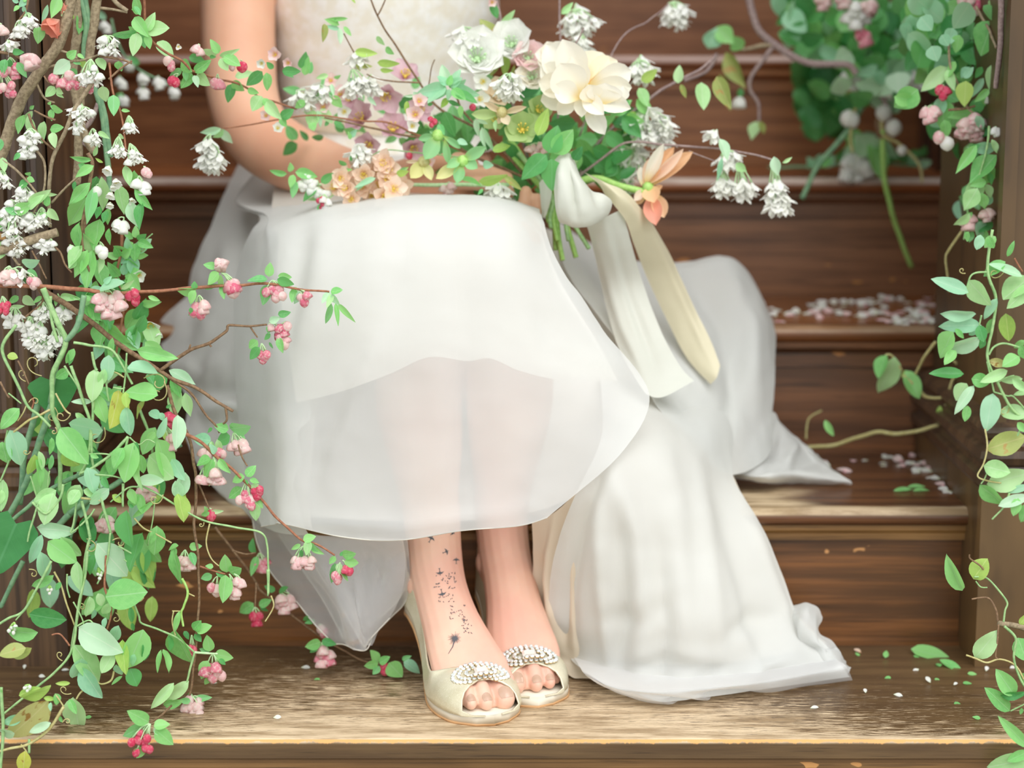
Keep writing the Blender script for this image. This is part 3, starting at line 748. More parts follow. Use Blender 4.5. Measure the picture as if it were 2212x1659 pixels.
# big right panel flowing to the bottom tread
P5 = [[(1290, 770, 0.42), (1370, 770, 0.46), (1450, 775, 0.49), (1530, 775, 0.51), (1580, 770, 0.53)], [(1300, 862, 0.285), (1385, 865, 0.315), (1460, 878, 0.345), (1540, 888, 0.385), (1592, 900, 0.43)], [(1296, 955, 0.175), (1375, 962, 0.19), (1455, 968, 0.225), (1530, 985, 0.285), (1582, 1000, 0.345)], [(1240, 1075, 0.155), (1318, 1055, 0.145), (1425, 1080, 0.165), (1525, 1085, 0.215), (1602, 1068, 0.29)], [(1205, 1170, 0.18), (1295, 1180, 0.148), (1425, 1200, 0.15), (1560, 1200, 0.185), (1658, 1170, 0.262)], [(1188, 1260, 0.205), (1290, 1270, 0.16), (1430, 1290, 0.14), (1580, 1285, 0.165), (1692, 1248, 0.25)], [(1190, 1340, 0.215), (1290, 1350, 0.17), (1438, 1360, 0.135), (1600, 1360, 0.155), (1725, 1335, 0.235)], [(1225, 1410, 0.215), (1310, 1430, 0.175), (1440, 1445, 0.14), (1630, 1435, 0.15), (1790, 1400, 0.2)], [(1265, 1452, 10.02), (1330, 1492, 10.006), (1440, 1516, 10.005), (1640, 1490, 10.005), (1836, 1462, 10.006)]]
f5 = [([(1305, 1000), (1255, 1130), (1225, 1300), (1235, 1420)], 18, -.010), ([(1315, 1010), (1370, 1150), (1390, 1330), (1380, 1490)], 24, .009), ([(1290, 1100), (1300, 1260), (1320, 1450)], 18, .010),
      ([(1340, 1090), (1350, 1260), (1345, 1440)], 16, -.008), ([(1400, 900), (1450, 1080), (1470, 1300), (1500, 1500)], 40, .010), ([(1540, 1000), (1590, 1180), (1650, 1380), (1680, 1480)], 26, -.010),
      ([(1500, 1000), (1530, 1200), (1560, 1480)], 24, .008), ([(1420, 1150), (1440, 1350), (1430, 1500)], 18, -.007), ([(1600, 1080), (1660, 1240), (1720, 1420)], 18, .008),
      ([(1280, 1330), (1380, 1345), (1450, 1300)], 26, -.006), ([(1320, 1420), (1450, 1400), (1560, 1420)], 22, .005), ([(1560, 1380), (1640, 1330), (1690, 1340)], 20, -.006), ([(1610, 1485), (1650, 1440), (1700, 1420)], 16, .007), ([(1480, 1505), (1520, 1460), (1560, 1440)], 14, -.006)]
sheet('right_skirt', P5, M_tulle, 80, 90, f5, .0011)
sheet('right_skirt_lining', [[(x-4 if i else x+22, y-(10 if j < 8 else 26), (Y+.04 if Y < 9 else 10.03)) for i, (x, y, Y) in enumerate(r)] for j, r in enumerate(P5[1:-1])], M_cream, 40, 40, (), .0012)
# sheer border puddled on the tread
brd = [[(1240, 1420, .20), (1320, 1440, .17), (1440, 1460, .135), (1640, 1450, .15), (1800, 1420, .2)], [(1262, 1455, 10.03), (1330, 1485, 10.025), (1440, 1495, 10.024), (1640, 1475, 10.024), (1828, 1440, 10.03)],
       [(1285, 1470, 10.003), (1345, 1502, 10.003), (1442, 1522, 10.003), (1480, 1505, 10.003), (1530, 1512, 10.003), (1548, 1488, 10.003), (1660, 1496, 10.003), (1740, 1482, 10.003), (1842, 1470, 10.003)]]
sheet('tulle_border', brd, M_net, 60, 20, (), .0015)
puff = [[(1700, 1310, .25), (1730, 1303, .255), (1765, 1310, .255), (1779, 1332, .25)], [(1705, 1345, .225), (1735, 1335, .205), (1765, 1345, .21), (1780, 1358, .235)],
        [(1720, 1385, .215), (1750, 1380, .19), (1780, 1385, .195), (1798, 1388, .225)], [(1740, 1420, .215), (1780, 1410, .185), (1812, 1410, .195), (1820, 1424, .215)], [(1760, 1462, 10.006), (1790, 1466, 10.005), (1825, 1462, 10.005), (1841, 1440, 10.006)]]
sheet('tulle_border', puff, M_sheer, 30, 34, [([(1740, 1310), (1735, 1400)], 10, .008), ([(1768, 1330), (1790, 1420)], 9, -.008)], .003, 40)
# cream satin hem showing beside the shoe
P6 = [[(1150, 1128, .215), (1200, 1105, .19), (1250, 1060, .175), (1310, 1020, .168)], [(1152, 1200, .235), (1200, 1190, .205), (1250, 1180, .18), (1310, 1160, .165)],
      [(1150, 1290, .245), (1195, 1285, .215), (1245, 1280, .20), (1310, 1280, .185)], [(1160, 1375, .24), (1200, 1385, .215), (1250, 1390, .205), (1310, 1400, .195)],
      [(1188, 1412, .225), (1216, 1426, .212), (1252, 1440, .205), (1310, 1450, .2)], [(1212, 1447, 10.006), (1236, 1462, 10.004), (1262, 1464, 10.004), (1310, 1466, 10.012)]]
sheet('satin_hem', P6, M_cream, 40, 50, [([(1200, 1110), (1185, 1250), (1200, 1400)], 10, .008), ([(1225, 1120), (1215, 1260), (1222, 1400)], 9, -.008), ([(1250, 1090), (1240, 1250), (1245, 1420)], 10, .007), ([(1170, 1200), (1165, 1300)], 8, -.007)], .0025)
# train at the back right, over the second step
P4 = [[(1195, 470, .68), (1300, 545, .73), (1395, 590, .75), (1480, 590, .75), (1560, 585, .76), (1605, 610, .76), (1645, 660, .74)],
      [(1205, 490, .60), (1300, 545, .62), (1395, 570, .62), (1480, 571, .62), (1560, 554, .65), (1612, 584, .66), (1650, 650, .66)],
      [(1225, 590, .46), (1318, 615, .49), (1400, 640, .52), (1485, 640, .54), (1570, 640, .55), (1640, 660, .56), (1674, 718, .57)],
      [(1325, 730, .36), (1400, 755, .41), (1470, 760, .44), (1530, 760, .46), (1590, 765, .475), (1645, 775, .49), (1674, 795, .51)],
      [(1400, 840, .31), (1460, 875, .335), (1510, 890, .37), (1560, 900, .40), (1605, 908, .42), (1645, 915, .44), (1668, 912, .46)],
      [(1480, 960, .28), (1530, 1000, .29), (1562, 1022, .31), (1592, 1024, .34), (1622, 1014, .375), (1650, 995, .41), (1668, 965, .45)]]
f4 = [([(1300, 600), (1400, 760), (1440, 880)], 26, -.016), ([(1400, 600), (1500, 760), (1560, 900)], 30, .010), ([(1480, 580), (1560, 700), (1590, 850)], 24, -.010), ([(1570, 570), (1620, 700), (1630, 880)], 22, .009),
      ([(1610, 620), (1600, 760), (1570, 900)], 18, -.006), ([(1260, 590), (1360, 740), (1420, 860)], 20, .008), ([(1450, 570), (1440, 590)], 14, -.01)]
sheet('train', P4, M_tulle, 76, 70, f4, .0016)
P7 = [[(1640, 930, .50), (1668, 890, .51), (1700, 925, .50), (1742, 962, .50)], [(1600, 985, .43), (1655, 985, .435), (1710, 985, .45), (1752, 990, .47), (1800, 1012, 10.19)],
      [(1585, 1020, .395), (1645, 1028, 10.195), (1715, 1022, 10.19), (1775, 1028, 10.185), (1838, 1040, 10.178)], [(1572, 1034, 10.175), (1650, 1044, 10.173), (1720, 1042, 10.173), (1780, 1047, 10.172), (1837, 1048, 10.172)]]
sheet('train_tail', P7, M_tulle, 44, 30, [([(1680, 910), (1660, 1000)], 10, -.01), ([(1720, 950), (1700, 1010)], 9, .008), ([(1580, 1025), (1680, 1010), (1760, 1000)], 7, -.008)], .003, 30)

# ------------------------------------------------------------------ plants: shared meshes and materials
def leaf_mesh(shape, var):
    r = random.Random(shape+str(var)); NL, NW = 8, 4
    fold = r.uniform(.10, .32); droop = r.uniform(-.22, .10) if var else -.05; tw = r.uniform(-.35, .35); wav = r.uniform(0, .03)
    vs = []
    for i in range(NL+1):
        t = i/NL
        if shape == 'oval': h = .5*max(0, math.sin(math.pi*t**.86))**.72
        elif shape == 'apple': h = .5*max(0, math.sin(math.pi*t**.72))**.80
        elif shape == 'lance': h = .5*max(0, math.sin(math.pi*t**.80))**1.05
        elif shape == 'heart': h = .5*(max(0, 1-t)**.62)*(1.0 if t > .05 else .9)
        elif shape == 'round': h = .5*max(0, math.sin(math.pi*t**.95))**.5
        else: h = .5*max(0, math.sin(math.pi*t**1.25))**.70           # petal: widest beyond the middle
        if i in (0, NL): h = .012 if shape != 'heart' or i else .42
        for k in range(NW+1):
            s = k/NW*2-1
            y = h*s; x = t
            if shape == 'heart' and i == 0: x = t - .16*math.sin(abs(s)*math.pi)
            z = fold*abs(s)*h + droop*t*t + wav*math.sin(t*9+s*2) + tw*(t-.3)*y*.6
            if shape == 'petal': z = .35*h*s*s + droop*(t-.4)**2 + wav*1.5*math.sin(s*6+var)*t
            vs.append((x, y, z))
    fs = [(i*(NW+1)+k, i*(NW+1)+k+1, (i+1)*(NW+1)+k+1, (i+1)*(NW+1)+k) for i in range(NL) for k in range(NW)]
    me = mesh('leaf_'+shape, vs, fs); me.polygons.foreach_set('use_smooth', [True]*len(me.polygons)); return me
def leaf_mat(name, a, b, vein, transl=.38, rough=.42, spot=None, amt=.0):
    t = NT(name); co = t.coord('Object'); rnd = t.n('ShaderNodeObjectInfo').outputs['Random']
    xyz = t.n('ShaderNodeSeparateXYZ'); t.l(co, xyz.inputs[0])
    c = t.mix(rnd, a, b)
    c = t.mix(t.math('MULTIPLY', t.sstep(t.noise(co, 6, 3), .4, .65), .35), c, b)
    if spot: c = t.mix(t.sstep(t.noise(co, 3.2, 3), 1-amt, 1.08-amt), c, spot)
    ay = t.math('ABSOLUTE', xyz.outputs[1])
    c = t.mix(t.math('MULTIPLY', t.sstep(ay, .030, .008), .7), c, vein)
    # side veins slanting towards the tip
    w = t.math('FRACT', t.math('MULTIPLY', t.math('SUBTRACT', xyz.outputs[0], t.math('MULTIPLY', ay, .8)), 7.0))
    c = t.mix(t.math('MULTIPLY', t.sstep(w, .14, .0), .22), c, vein)
    p = t.bsdf(c, rough, .45)
    tr = t.n('ShaderNodeBsdfTranslucent'); t.l(t.mix(.35, c, (.6, .85, .3, 1)), tr.inputs[0])
    m = t.n('ShaderNodeMixShader'); m.inputs[0].default_value = transl; t.l(p, m.inputs[1]); t.l(tr.outputs[0], m.inputs[2])
    return t.done(m.outputs[0])
LM = {
 'g': leaf_mat('leaf_green', rgb(118, 200, 112), rgb(160, 226, 138), rgb(176, 226, 166)),
 'p': leaf_mat('leaf_pale_green', rgb(168, 226, 150), rgb(198, 238, 176), rgb(210, 240, 198)),
 'P': leaf_mat('leaf_mint_white', rgb(184, 232, 190), rgb(206, 240, 206), rgb(226, 246, 220)),
 'm': leaf_mat('leaf_mint', rgb(146, 212, 172), rgb(176, 228, 190), rgb(196, 234, 200)),
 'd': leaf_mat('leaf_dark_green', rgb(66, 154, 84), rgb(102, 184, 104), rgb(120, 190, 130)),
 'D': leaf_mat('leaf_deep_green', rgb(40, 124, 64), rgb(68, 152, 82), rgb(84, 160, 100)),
 'a': leaf_mat('apple_leaf', rgb(96, 188, 108), rgb(140, 216, 140), rgb(170, 224, 180)),
 'y': leaf_mat('leaf_yellow', rgb(214, 222, 92), rgb(232, 232, 130), rgb(240, 238, 170), spot=rgb(190, 150, 70), amt=.38),
 'l': leaf_mat('leaf_lime', rgb(164, 208, 96), rgb(190, 222, 116), rgb(214, 234, 150)),
 'o': leaf_mat('leaf_olive', rgb(150, 168, 84), rgb(184, 196, 116), rgb(206, 200, 140), spot=rgb(190, 156, 90), amt=.40),
 'b': leaf_mat('leaf_withered', rgb(198, 200, 124), rgb(214, 206, 140), rgb(224, 214, 160), spot=rgb(170, 120, 60), amt=.43),
}
def petal_mat(name, a, b, base, transl=.35, rough=.55):
    t = NT(name); co = t.coord('Object'); rnd = t.n('ShaderNodeObjectInfo').outputs['Random']
    xyz = t.n('ShaderNodeSeparateXYZ'); t.l(co, xyz.inputs[0])
    c = t.mix(rnd, a, b); c = t.mix(t.sstep(xyz.outputs[0], .45, .0), c, base)
    p = t.bsdf(c, rough, .3); tr = t.n('ShaderNodeBsdfTranslucent'); t.l(c, tr.inputs[0])
    m = t.n('ShaderNodeMixShader'); m.inputs[0].default_value = transl; t.l(p, m.inputs[1]); t.l(tr.outputs[0], m.inputs[2]); return t.done(m.outputs[0])
PM = {
 'white': petal_mat('white_petal', rgb(244, 246, 238), rgb(250, 250, 246), rgb(232, 240, 206)),
 'cream': petal_mat('cream_petal', rgb(250, 244, 226), rgb(250, 248, 238), rgb(246, 224, 160)),
 'yolk': petal_mat('cream_petal_yellow_heart', rgb(250, 240, 212), rgb(250, 244, 224), rgb(248, 206, 120)),
 'pink': petal_mat('blush_petal', rgb(246, 214, 214), rgb(250, 228, 224), rgb(240, 170, 180)),
 'mauve': petal_mat('mauve_petal', rgb(230, 192, 206), rgb(238, 208, 216), rgb(200, 142, 166)),
 'helle': petal_mat('hellebore_green', rgb(176, 204, 132), rgb(196, 218, 154), rgb(150, 190, 96)),
 'hellem': petal_mat('hellebore_mint', rgb(138, 200, 140), rgb(164, 216, 156), rgb(196, 220, 130)),
 'helley': petal_mat('hellebore_lemon', rgb(226, 226, 150), rgb(232, 230, 170), rgb(196, 206, 120)),
 'tan': petal_mat('hellebore_tan', rgb(226, 206, 172), rgb(234, 218, 190), rgb(206, 186, 130)),
 'peach': petal_mat('peach_petal', rgb(250, 222, 198), rgb(252, 232, 214), rgb(244, 202, 158)),
 'orange': petal_mat('apricot_petal', rgb(250, 194, 146), rgb(252, 216, 176), rgb(250, 228, 166)),
 'coral': petal_mat('coral_petal', rgb(242, 152, 130), rgb(246, 174, 152), rgb(250, 200, 180)),
}
def bud_mat(name, a, b, base):
    t = NT(name); co = t.coord('Object'); rnd = t.n('ShaderNodeObjectInfo').outputs['Random']
    xyz = t.n('ShaderNodeSeparateXYZ'); t.l(co, xyz.inputs[0])
    c = t.mix(rnd, a, b); n = t.noise(co, 3.5, 2); c = t.mix(t.math('MULTIPLY', t.sstep(n, .45, .6), .75), c, base)
    p = t.bsdf(c, .5, .3); tr = t.n('ShaderNodeBsdfTranslucent'); t.l(c, tr.inputs[0])
    m = t.n('ShaderNodeMixShader'); m.inputs[0].default_value = .4; t.l(p, m.inputs[1]); t.l(tr.outputs[0], m.inputs[2]); return t.done(m.outputs[0])
BM = {'pink': bud_mat('apple_bud_pink', rgb(232, 118, 146), rgb(242, 176, 186), rgb(250, 226, 220)),
      'pale': bud_mat('apple_bud_pale', rgb(244, 200, 202), rgb(248, 222, 216), rgb(252, 242, 234)),
      'red': bud_mat('apple_bud_red', rgb(224, 66, 104), rgb(232, 96, 126), rgb(240, 150, 160)),
      'white': bud_mat('white_bud', rgb(250, 250, 246), rgb(252, 252, 250), rgb(246, 248, 236))}
def bark(name, a, b, rough=.75, sc=260):
    t = NT(name); co = t.coord('Object'); n = t.noise(co, sc, 4, .6); n2 = t.noise(co, 40, 2)
    c = t.mix(t.sstep(n, .35, .65), a, b); c = t.mix(t.math('MULTIPLY', n2, .4), c, b)
    return t.done(t.bsdf(c, rough, .3, Normal=t.bump(n, .4, .0008)))
SM = {'bark': bark('bark_grey', rgb(120, 104, 82), rgb(166, 150, 122)), 'twig': bark('bark_brown', rgb(106, 82, 62), rgb(146, 118, 90)),
      'red': bark('bark_reddish', rgb(138, 88, 66), rgb(170, 118, 90)), 'vine': bark('vine_green', rgb(128, 170, 112), rgb(164, 200, 138), .5, 160),
      'sage': bark('vine_sage', rgb(96, 140, 108), rgb(130, 168, 128), .5, 120), 'lilac': bark('bark_lilac_grey', rgb(132, 112, 112), rgb(166, 146, 140)),
      'straw': bark('vine_straw', rgb(176, 164, 104), rgb(196, 190, 136), .6), 'mint': bark('pedicel_mint', rgb(168, 208, 150), rgb(198, 226, 180), .6),
      'lime': bark('stem_lime', rgb(146, 196, 96), rgb(176, 216, 126), .45)}
M_anther = simple('yellow_anther', rgb(232, 206, 90), .6)
_LMESH = {}
def lmesh(shape, var, mat):
    k = (shape, var, mat.name)
    if k not in _LMESH:
        b = ('b', shape, var)
        if b not in _LMESH: _LMESH[b] = leaf_mesh(shape, var)
        m = _LMESH[b].copy(); m.materials.append(mat); _LMESH[k] = m
    return _LMESH[k]
def blade(name, parent, b, t, w, mat, shape, roll=None, face=None):
    """a leaf or petal from point b to point t, turned roughly towards the open side"""
    x = t-b; L = x.length
    if L < 1e-5: return None
    xn = x/L; n = (face if face is not None else (CAMP-b)).normalized(); n = (n - xn*n.dot(xn))
    if n.length < 1e-3: n = Vector((0, 0, 1)) - xn*xn.z
    n.normalize(); roll = R.gauss(0, .45) if roll is None else roll; roll = max(-1.0, min(1.0, roll))
    n = Matrix.Rotation(roll, 3, xn) @ n; y = n.cross(xn)
    w = min(w*(1.12 if name == 'leaf' else 1)/max(.6, math.cos(roll)), 1.6)
    o = bpy.data.objects.new(name, lmesh(shape, R.randrange(5), mat)); COL.objects.link(o); o.parent = parent
    M = Matrix(((xn.x*L, y.x*L*w, n.x*L), (xn.y*L, y.y*L*w, n.y*L), (xn.z*L, y.z*L*w, n.z*L))).to_4x4()
    M.translation = b - wloc(parent); o.matrix_basis = M
    return o
def bud_mesh(kind):
    if kind == 'star':                                   # narrow petals thrown back from a short cup, with a tuft of stamens
        vs, fs = [], []
        for k in range(5):
            a = 2*math.pi*k/5; u = Vector((0, math.cos(a), math.sin(a))); w = Vector((0, -math.sin(a), math.cos(a)))
            o = len(vs)
            for t, rr_, h in ((.05, .05, .06), (.30, .18, .16), (.52, .40, .27), (.74, .62, .25), (.88, .78, .08)):
                for e in (-1, 0, 1): vs.append(Vector((t + (.06 if e == 0 else 0), 0, 0)) + u*rr_ + w*h*e)
            fs += [(o+i*3+e, o+i*3+e+1, o+i*3+e+4, o+i*3+e+3) for i in range(4) for e in range(2)]
        v, f = tube_raw([Vector((0, 0, 0)), Vector((.35, 0, 0)), Vector((.85, 0, 0)), Vector((1, 0, 0))], [.06, .13, .15, .05], 6, Vector((0, 0, 1)))
        o = len(vs); vs += v; fs += [tuple(i+o for i in q) for q in f]
        return mesh('blossom_star', vs, fs)
    vs = []; NR, NS = 7, 10
    prof = {'bud': [(0, .05), (.08, .22), (.25, .40), (.5, .46), (.72, .40), (.9, .24), (1, .04)],
            'half': [(0, .06), (.08, .24), (.25, .42), (.5, .52), (.75, .56), (.92, .50), (.86, .20)],
            'star': [(0, .05), (.12, .12), (.30, .16), (.45, .24), (.62, .48), (.80, .62), (.55, .12)]}[kind]
    lob = {'bud': .06, 'half': .16, 'star': .42}[kind]
    for t, r in prof:
        for k in range(NS):
            a = 2*math.pi*k/NS; q = 1+lob*t*math.cos(5*a) if kind != 'bud' else 1+lob*t*math.cos(5*a+t*2)
            vs.append((t, r*q*math.cos(a), r*q*math.sin(a)))
    fs = [(i*NS+k, i*NS+(k+1) % NS, (i+1)*NS+(k+1) % NS, (i+1)*NS+k) for i in range(NR-1) for k in range(NS)] + [tuple(range(NS-1, -1, -1)), tuple((NR-1)*NS+k for k in range(NS))]
    me = mesh('blossom_'+kind, vs, fs); me.polygons.foreach_set('use_smooth', [True]*len(me.polygons)); return me
_BM = {}
def bud(name, parent, p, d, size, kind, mat):
    k = (kind, mat.name)
    if k not in _BM: m = bud_mesh(kind); m.materials.append(mat); _BM[k] = m
    o = bpy.data.objects.new(name, _BM[k]); COL.objects.link(o); o.parent = parent
    d = d.normalized(); q = d.to_track_quat('X', 'Z').to_matrix() @ Matrix.Rotation(R.uniform(0, 6.28), 3, 'X')
    M = q.to_4x4() @ Matrix.Diagonal((size, size*R.uniform(.85, 1.1), size*R.uniform(.85, 1.1), 1)); M.translation = p - wloc(parent); o.matrix_basis = M
    return o
DOWN = Vector((0, -.15, -1))
FR = {'A': (0, 0, .33755), 'B': (0, 520, .33755), 'C': (0, 1060, .361), 'D': (420, 0, .30137), 'E': (960, 0, .36166), 'F': (1612, 0, .30136), 'G': (1612, 500, .36166),
      'H': (1612, 1060, .361), 'J': (340, 540, .34958), 'K': (380, 1080, .28926), 'N': (560, 180, .18083), 'O': (860, 160, .19286), 'Pq': (1160, 300, .18085), 'Rr': (980, 60, .20796),
      'S': (0, 0, .16878), 'U': (330, 40, .30709), 'X1': (0, 760, .3466), 'X2': (0, 1060, .3466), 'X3': (0, 1360, .314), 'X4': (300, 760, .3466), '': (0, 0, 1)}
class Plant:
    def __init__(s, name, label, cat, Y, frame='', group=None, base=None):
        s.Y = Y; s.fr(frame); s.name = name; s.root = None; s.lab = (label, cat, group); s.st = {}; s.base = base
    def fr(s, f): s.F = FR[f]; return s
    def c(s, x, y): return s.F[0]+x*s.F[2], s.F[1]+y*s.F[2]
    def at(s, x, y, Y=None): return at(*s.c(x, y), s.Y if Y is None else Y)
    def ensure(s, p):
        if s.root is None: s.root = empty(s.name, p, *s.lab)
    def stem(s, pts, r0, r1=None, mat='vine', dY=None, n=None, wob=.0012):
        """pts in the current frame; dY = (depth at start, depth at end) or list"""
        r1 = r0*.6 if r1 is None else r1; m = len(pts)
        ys = [s.Y]*m if dY is None else ([dY[0]+(dY[1]-dY[0])*i/(m-1) for i in range(m)] if len(dY) == 2 else dY)
        P = [s.at(x, y, q) for (x, y), q in zip(pts, ys)]; s.ensure(P[0]); n = n or 6*m
        Q = spline(P, n); Q = [q + Vector((noise.noise(q*40), noise.noise(q*40+Vector((9, 0, 0))), noise.noise(q*40+Vector((0, 9, 0)))))*wob for q in Q]
        k_ = .82 if mat in ('vine', 'straw') else 1
        rad = [k_*(r0+(r1-r0)*i/(n-1))*(1+.12*noise.noise(q*160)) for i, q in enumerate(Q)]
        s.st.setdefault((mat, len(s.st)), MB()).add(tube_raw(Q, rad, 6 if r0 < .004 else 9)); return Q
    def leaves(s, txt, shape='oval', dY=.012, roll=None, Y=None, name='leaf'):
        """'bx by tx ty w kind; ...' in the current frame"""
        for q in txt.split(';'):
            q = q.split()
            if not q: continue
            bx, by, tx, ty, w = map(float, q[:5]); k = q[5]; sh = q[6] if len(q) > 6 else shape
            y0 = (s.Y if Y is None else Y) + R.uniform(-dY, dY)*.5
            b = s.at(bx, by, y0); s.ensure(b); L = math.hypot(tx-bx, ty-by)*s.F[2]/2000
            t = s.at(tx, ty, y0 + R.uniform(-.45, .25)*L)
            blade(name, s.root, b, t, w, LM[k], sh, roll)
    def spray(s, x, y, n, ln, kinds='a', shape='apple', a0=0, a1=360, w=(.45, .62), Y=None, deep=.5):
        """n leaves of about ln photograph pixels round a node"""
        b = s.at(x, y, Y); s.ensure(b)
        for i in range(n):
            a = math.radians(a0+(a1-a0)*(i+R.uniform(.2, .8))/n); l = ln*R.uniform(.7, 1.15)/2000
            d = Vector((math.cos(a), R.uniform(-deep, deep*.6), -math.sin(a)))
            d.normalize(); blade('leaf', s.root, b+d*.003, b+d*l, R.uniform(*w), LM[R.choice(kinds)], shape)
    def cluster(s, ox, oy, bx, by, n, sp, kind='pink', form='mix', size=(19, 26), ped='mint', Y=None, name='blossom_cluster', asp=.8):
        """flowers on thin stalks from (ox, oy), crowded round (bx, by); sp and size in photograph pixels"""
        Y = s.Y if Y is None else Y; o = s.at(ox, oy, Y); s.ensure(o); c = s.at(bx, by, Y); k = (CD+Y)/FPX
        m = MB(); spots = []
        for i in range(n):
            a = i*2.4+R.uniform(-.4, .4); q = math.sqrt((i+.4)/n)*sp*k if n > 1 else 0
            p = c + Vector((q*math.cos(a), R.uniform(-.5, .4)*q, q*asp*math.sin(a)))
            d = (p-o).normalized()*.6 + Vector((0, 0, -.9)) + Vector((R.uniform(-.3, .3), R.uniform(-.5, 0), 0)) if kind != 'up' else (p-o).normalized()
            sz = R.uniform(*size)*k; d.normalize(); h = p - d*sz*.5
            mid = o.lerp(h, .5)+Vector((0, 0, (o-h).length*.16)); m.add(tube_raw(spline([o, mid, h], 5), [.00085, .0007, .0007, .0008, .0012], 4)); spots.append((h, d, sz))
        cl = m.obj(name, SM[ped], s.root)
        for h, d, sz in spots:
            if form == 'mix': f = R.choice(('bud', 'bud', 'half'))
            elif form == 'white': f = R.choice(('half', 'star', 'star'))
            else: f = form
            kk = kind if kind in BM else 'white'
            if kk == 'pink' and R.random() < .35: kk = 'pale'
            bud('blossom' if f != 'bud' else 'bud', cl, h, d, sz, f, BM[kk])
        return cl
    def bloom(s, x, y, size, kind='white', n=5, axis=None, open_=.9, Y=None, name='blossom', cent=True, layers=1, w=.85, parent=None):
        """an open flower: a heart with n petals, each a mesh of its own; size = radius in photograph pixels"""
        Y = s.Y if Y is None else Y; c = s.at(x, y, Y); s.ensure(c); k = (CD+Y)/FPX; L = size*k
        ax = (axis if axis is not None else Vector((R.uniform(-.5, .5), -1, R.uniform(-.3, .5)))).normalized()
        u = ax.orthogonal().normalized(); v = ax.cross(u)
        m = MB().add(blob(c+ax*L*.12, L*.10, L*.10, L*.10, None, 5, 7))
        for i in range(9):
            a = i*2.4; e = c+ax*L*.42+(u*math.cos(a)+v*math.sin(a))*L*.22; m.add(tube_raw([c, e], [L*.018, L*.014], 4)); m.add(blob(e, L*.045, L*.045, L*.045, None, 4, 5))
        h = m.obj(name, M_anther if cent else SM['mint'], parent or s.root)
        for ly in range(layers):
            op = open_*(1-.35*ly/max(1, layers)); ll = L*(1-.22*ly)
            for i in range(n):
                a = 2*math.pi*(i+.5*ly)/n+R.uniform(-.12, .12); rd = u*math.cos(a)+v*math.sin(a)
                d = (rd*math.sin(op)+ax*math.cos(op)); blade('petal', h, c+rd*L*.04, c+d*ll*R.uniform(.88, 1.08), w, PM[kind], 'petal', R.uniform(-.2, .2), ax-rd*.4)
        return h
    def tendril(s, x, y, a, ln, mat='straw', Y=None):
        b = s.at(x, y, Y); s.ensure(b); P = []; k = ln/2000
        for i in range(14):
            t = i/13; th = math.radians(a)+t*t*5.5; P.append((b if not P else P[-1]) + (Vector((math.cos(th), .25*math.sin(t*7), -math.sin(th)))*k/13 if P else Vector()))
        s.st.setdefault((mat, len(s.st), 't'), MB()).add(tube_raw(P, [.0006]*14, 4))
    def done(s):
        for i, (mat, m) in enumerate(s.st.items()):
            m.obj('tendril' if len(mat) > 2 else 'stem', SM[mat[0]], s.root)
        return s.root

# ------------------------------------------------------------------ left garland
ap = 'apple'
# heavy bare limb crossing the pillar
p = Plant('apple_limb', 'thick grey bare limb slanting down across the fluted pillar, coral quince flower at its top', 'branch', .17)
p.stem([(168, -60), (150, 20), (128, 92), (100, 132), (72, 172), (42, 224), (18, 290), (-2, 345), (-30, 400)], .0056, .0064, 'bark', n=60)
p.stem([(128, 108), (150, 116), (165, 126)], .0016, .001, 'bark'); p.stem([(75, 172), (95, 212), (118, 222)], .0014, .001, 'bark'); p.stem([(62, 145), (100, 144), (135, 138)], .0018, .0014, 'bark')
p.fr('S'); p.leaves('760 -60 650 240 .42 g; 610 60 530 300 .25 m; 500 340 495 550 .62 g apple; 940 190 930 250 .5 l', 'lance')
p.bloom(760, 255, 46, 'coral', 5, Vector((-.50, -.55, -.68)), .52, cent=False, name='quince_flower', w=.95)
p.bloom(790, 215, 34, 'coral', 4, Vector((.40, -.25, .88)), .20, cent=False, name='quince_bud', w=.5)
p.fr(''); p.leaves('70 240 45 265 .4 p; 60 250 75 300 .35 p; 52 248 40 290 .4 g; 64 236 74 228 .6 g', 'lance'); p.done()
# upright stems behind
p = Plant('climber_stems', 'bundle of upright grey-green climber stems behind the limb in the left garland', 'stems', .205)
p.stem([(214, -40), (207, 20), (198, 80), (190, 130), (176, 190), (170, 300), (166, 400)], .0052, .0046, 'bark'); p.stem([(172, -20), (186, 50), (180, 110), (184, 160), (205, 190), (222, 260), (232, 340), (236, 420)], .0036, .003, 'sage')
p.stem([(180, -20), (194, 60), (188, 120), (196, 180), (214, 210), (228, 262), (240, 340)], .003, .003, 'sage'); p.stem([(164, -20), (168, 60), (158, 130), (166, 220), (186, 300), (205, 330)], .0058, .004, 'bark')
p.stem([(230, -30), (250, 5), (275, 25)], .0028, .0022, 'bark'); p.stem([(212, 17), (245, 22), (275, 28)], .0017, .0013, 'bark')
p.stem([(212, 225), (195, 262), (168, 296), (190, 318), (208, 330)], .0030, .002, 'lilac'); p.stem([(190, 400), (186, 470), (178, 520)], .0026, .002, 'twig')
p.leaves('170 30 172 75 .4 g; 176 60 186 100 .3 d', 'lance'); p.done()
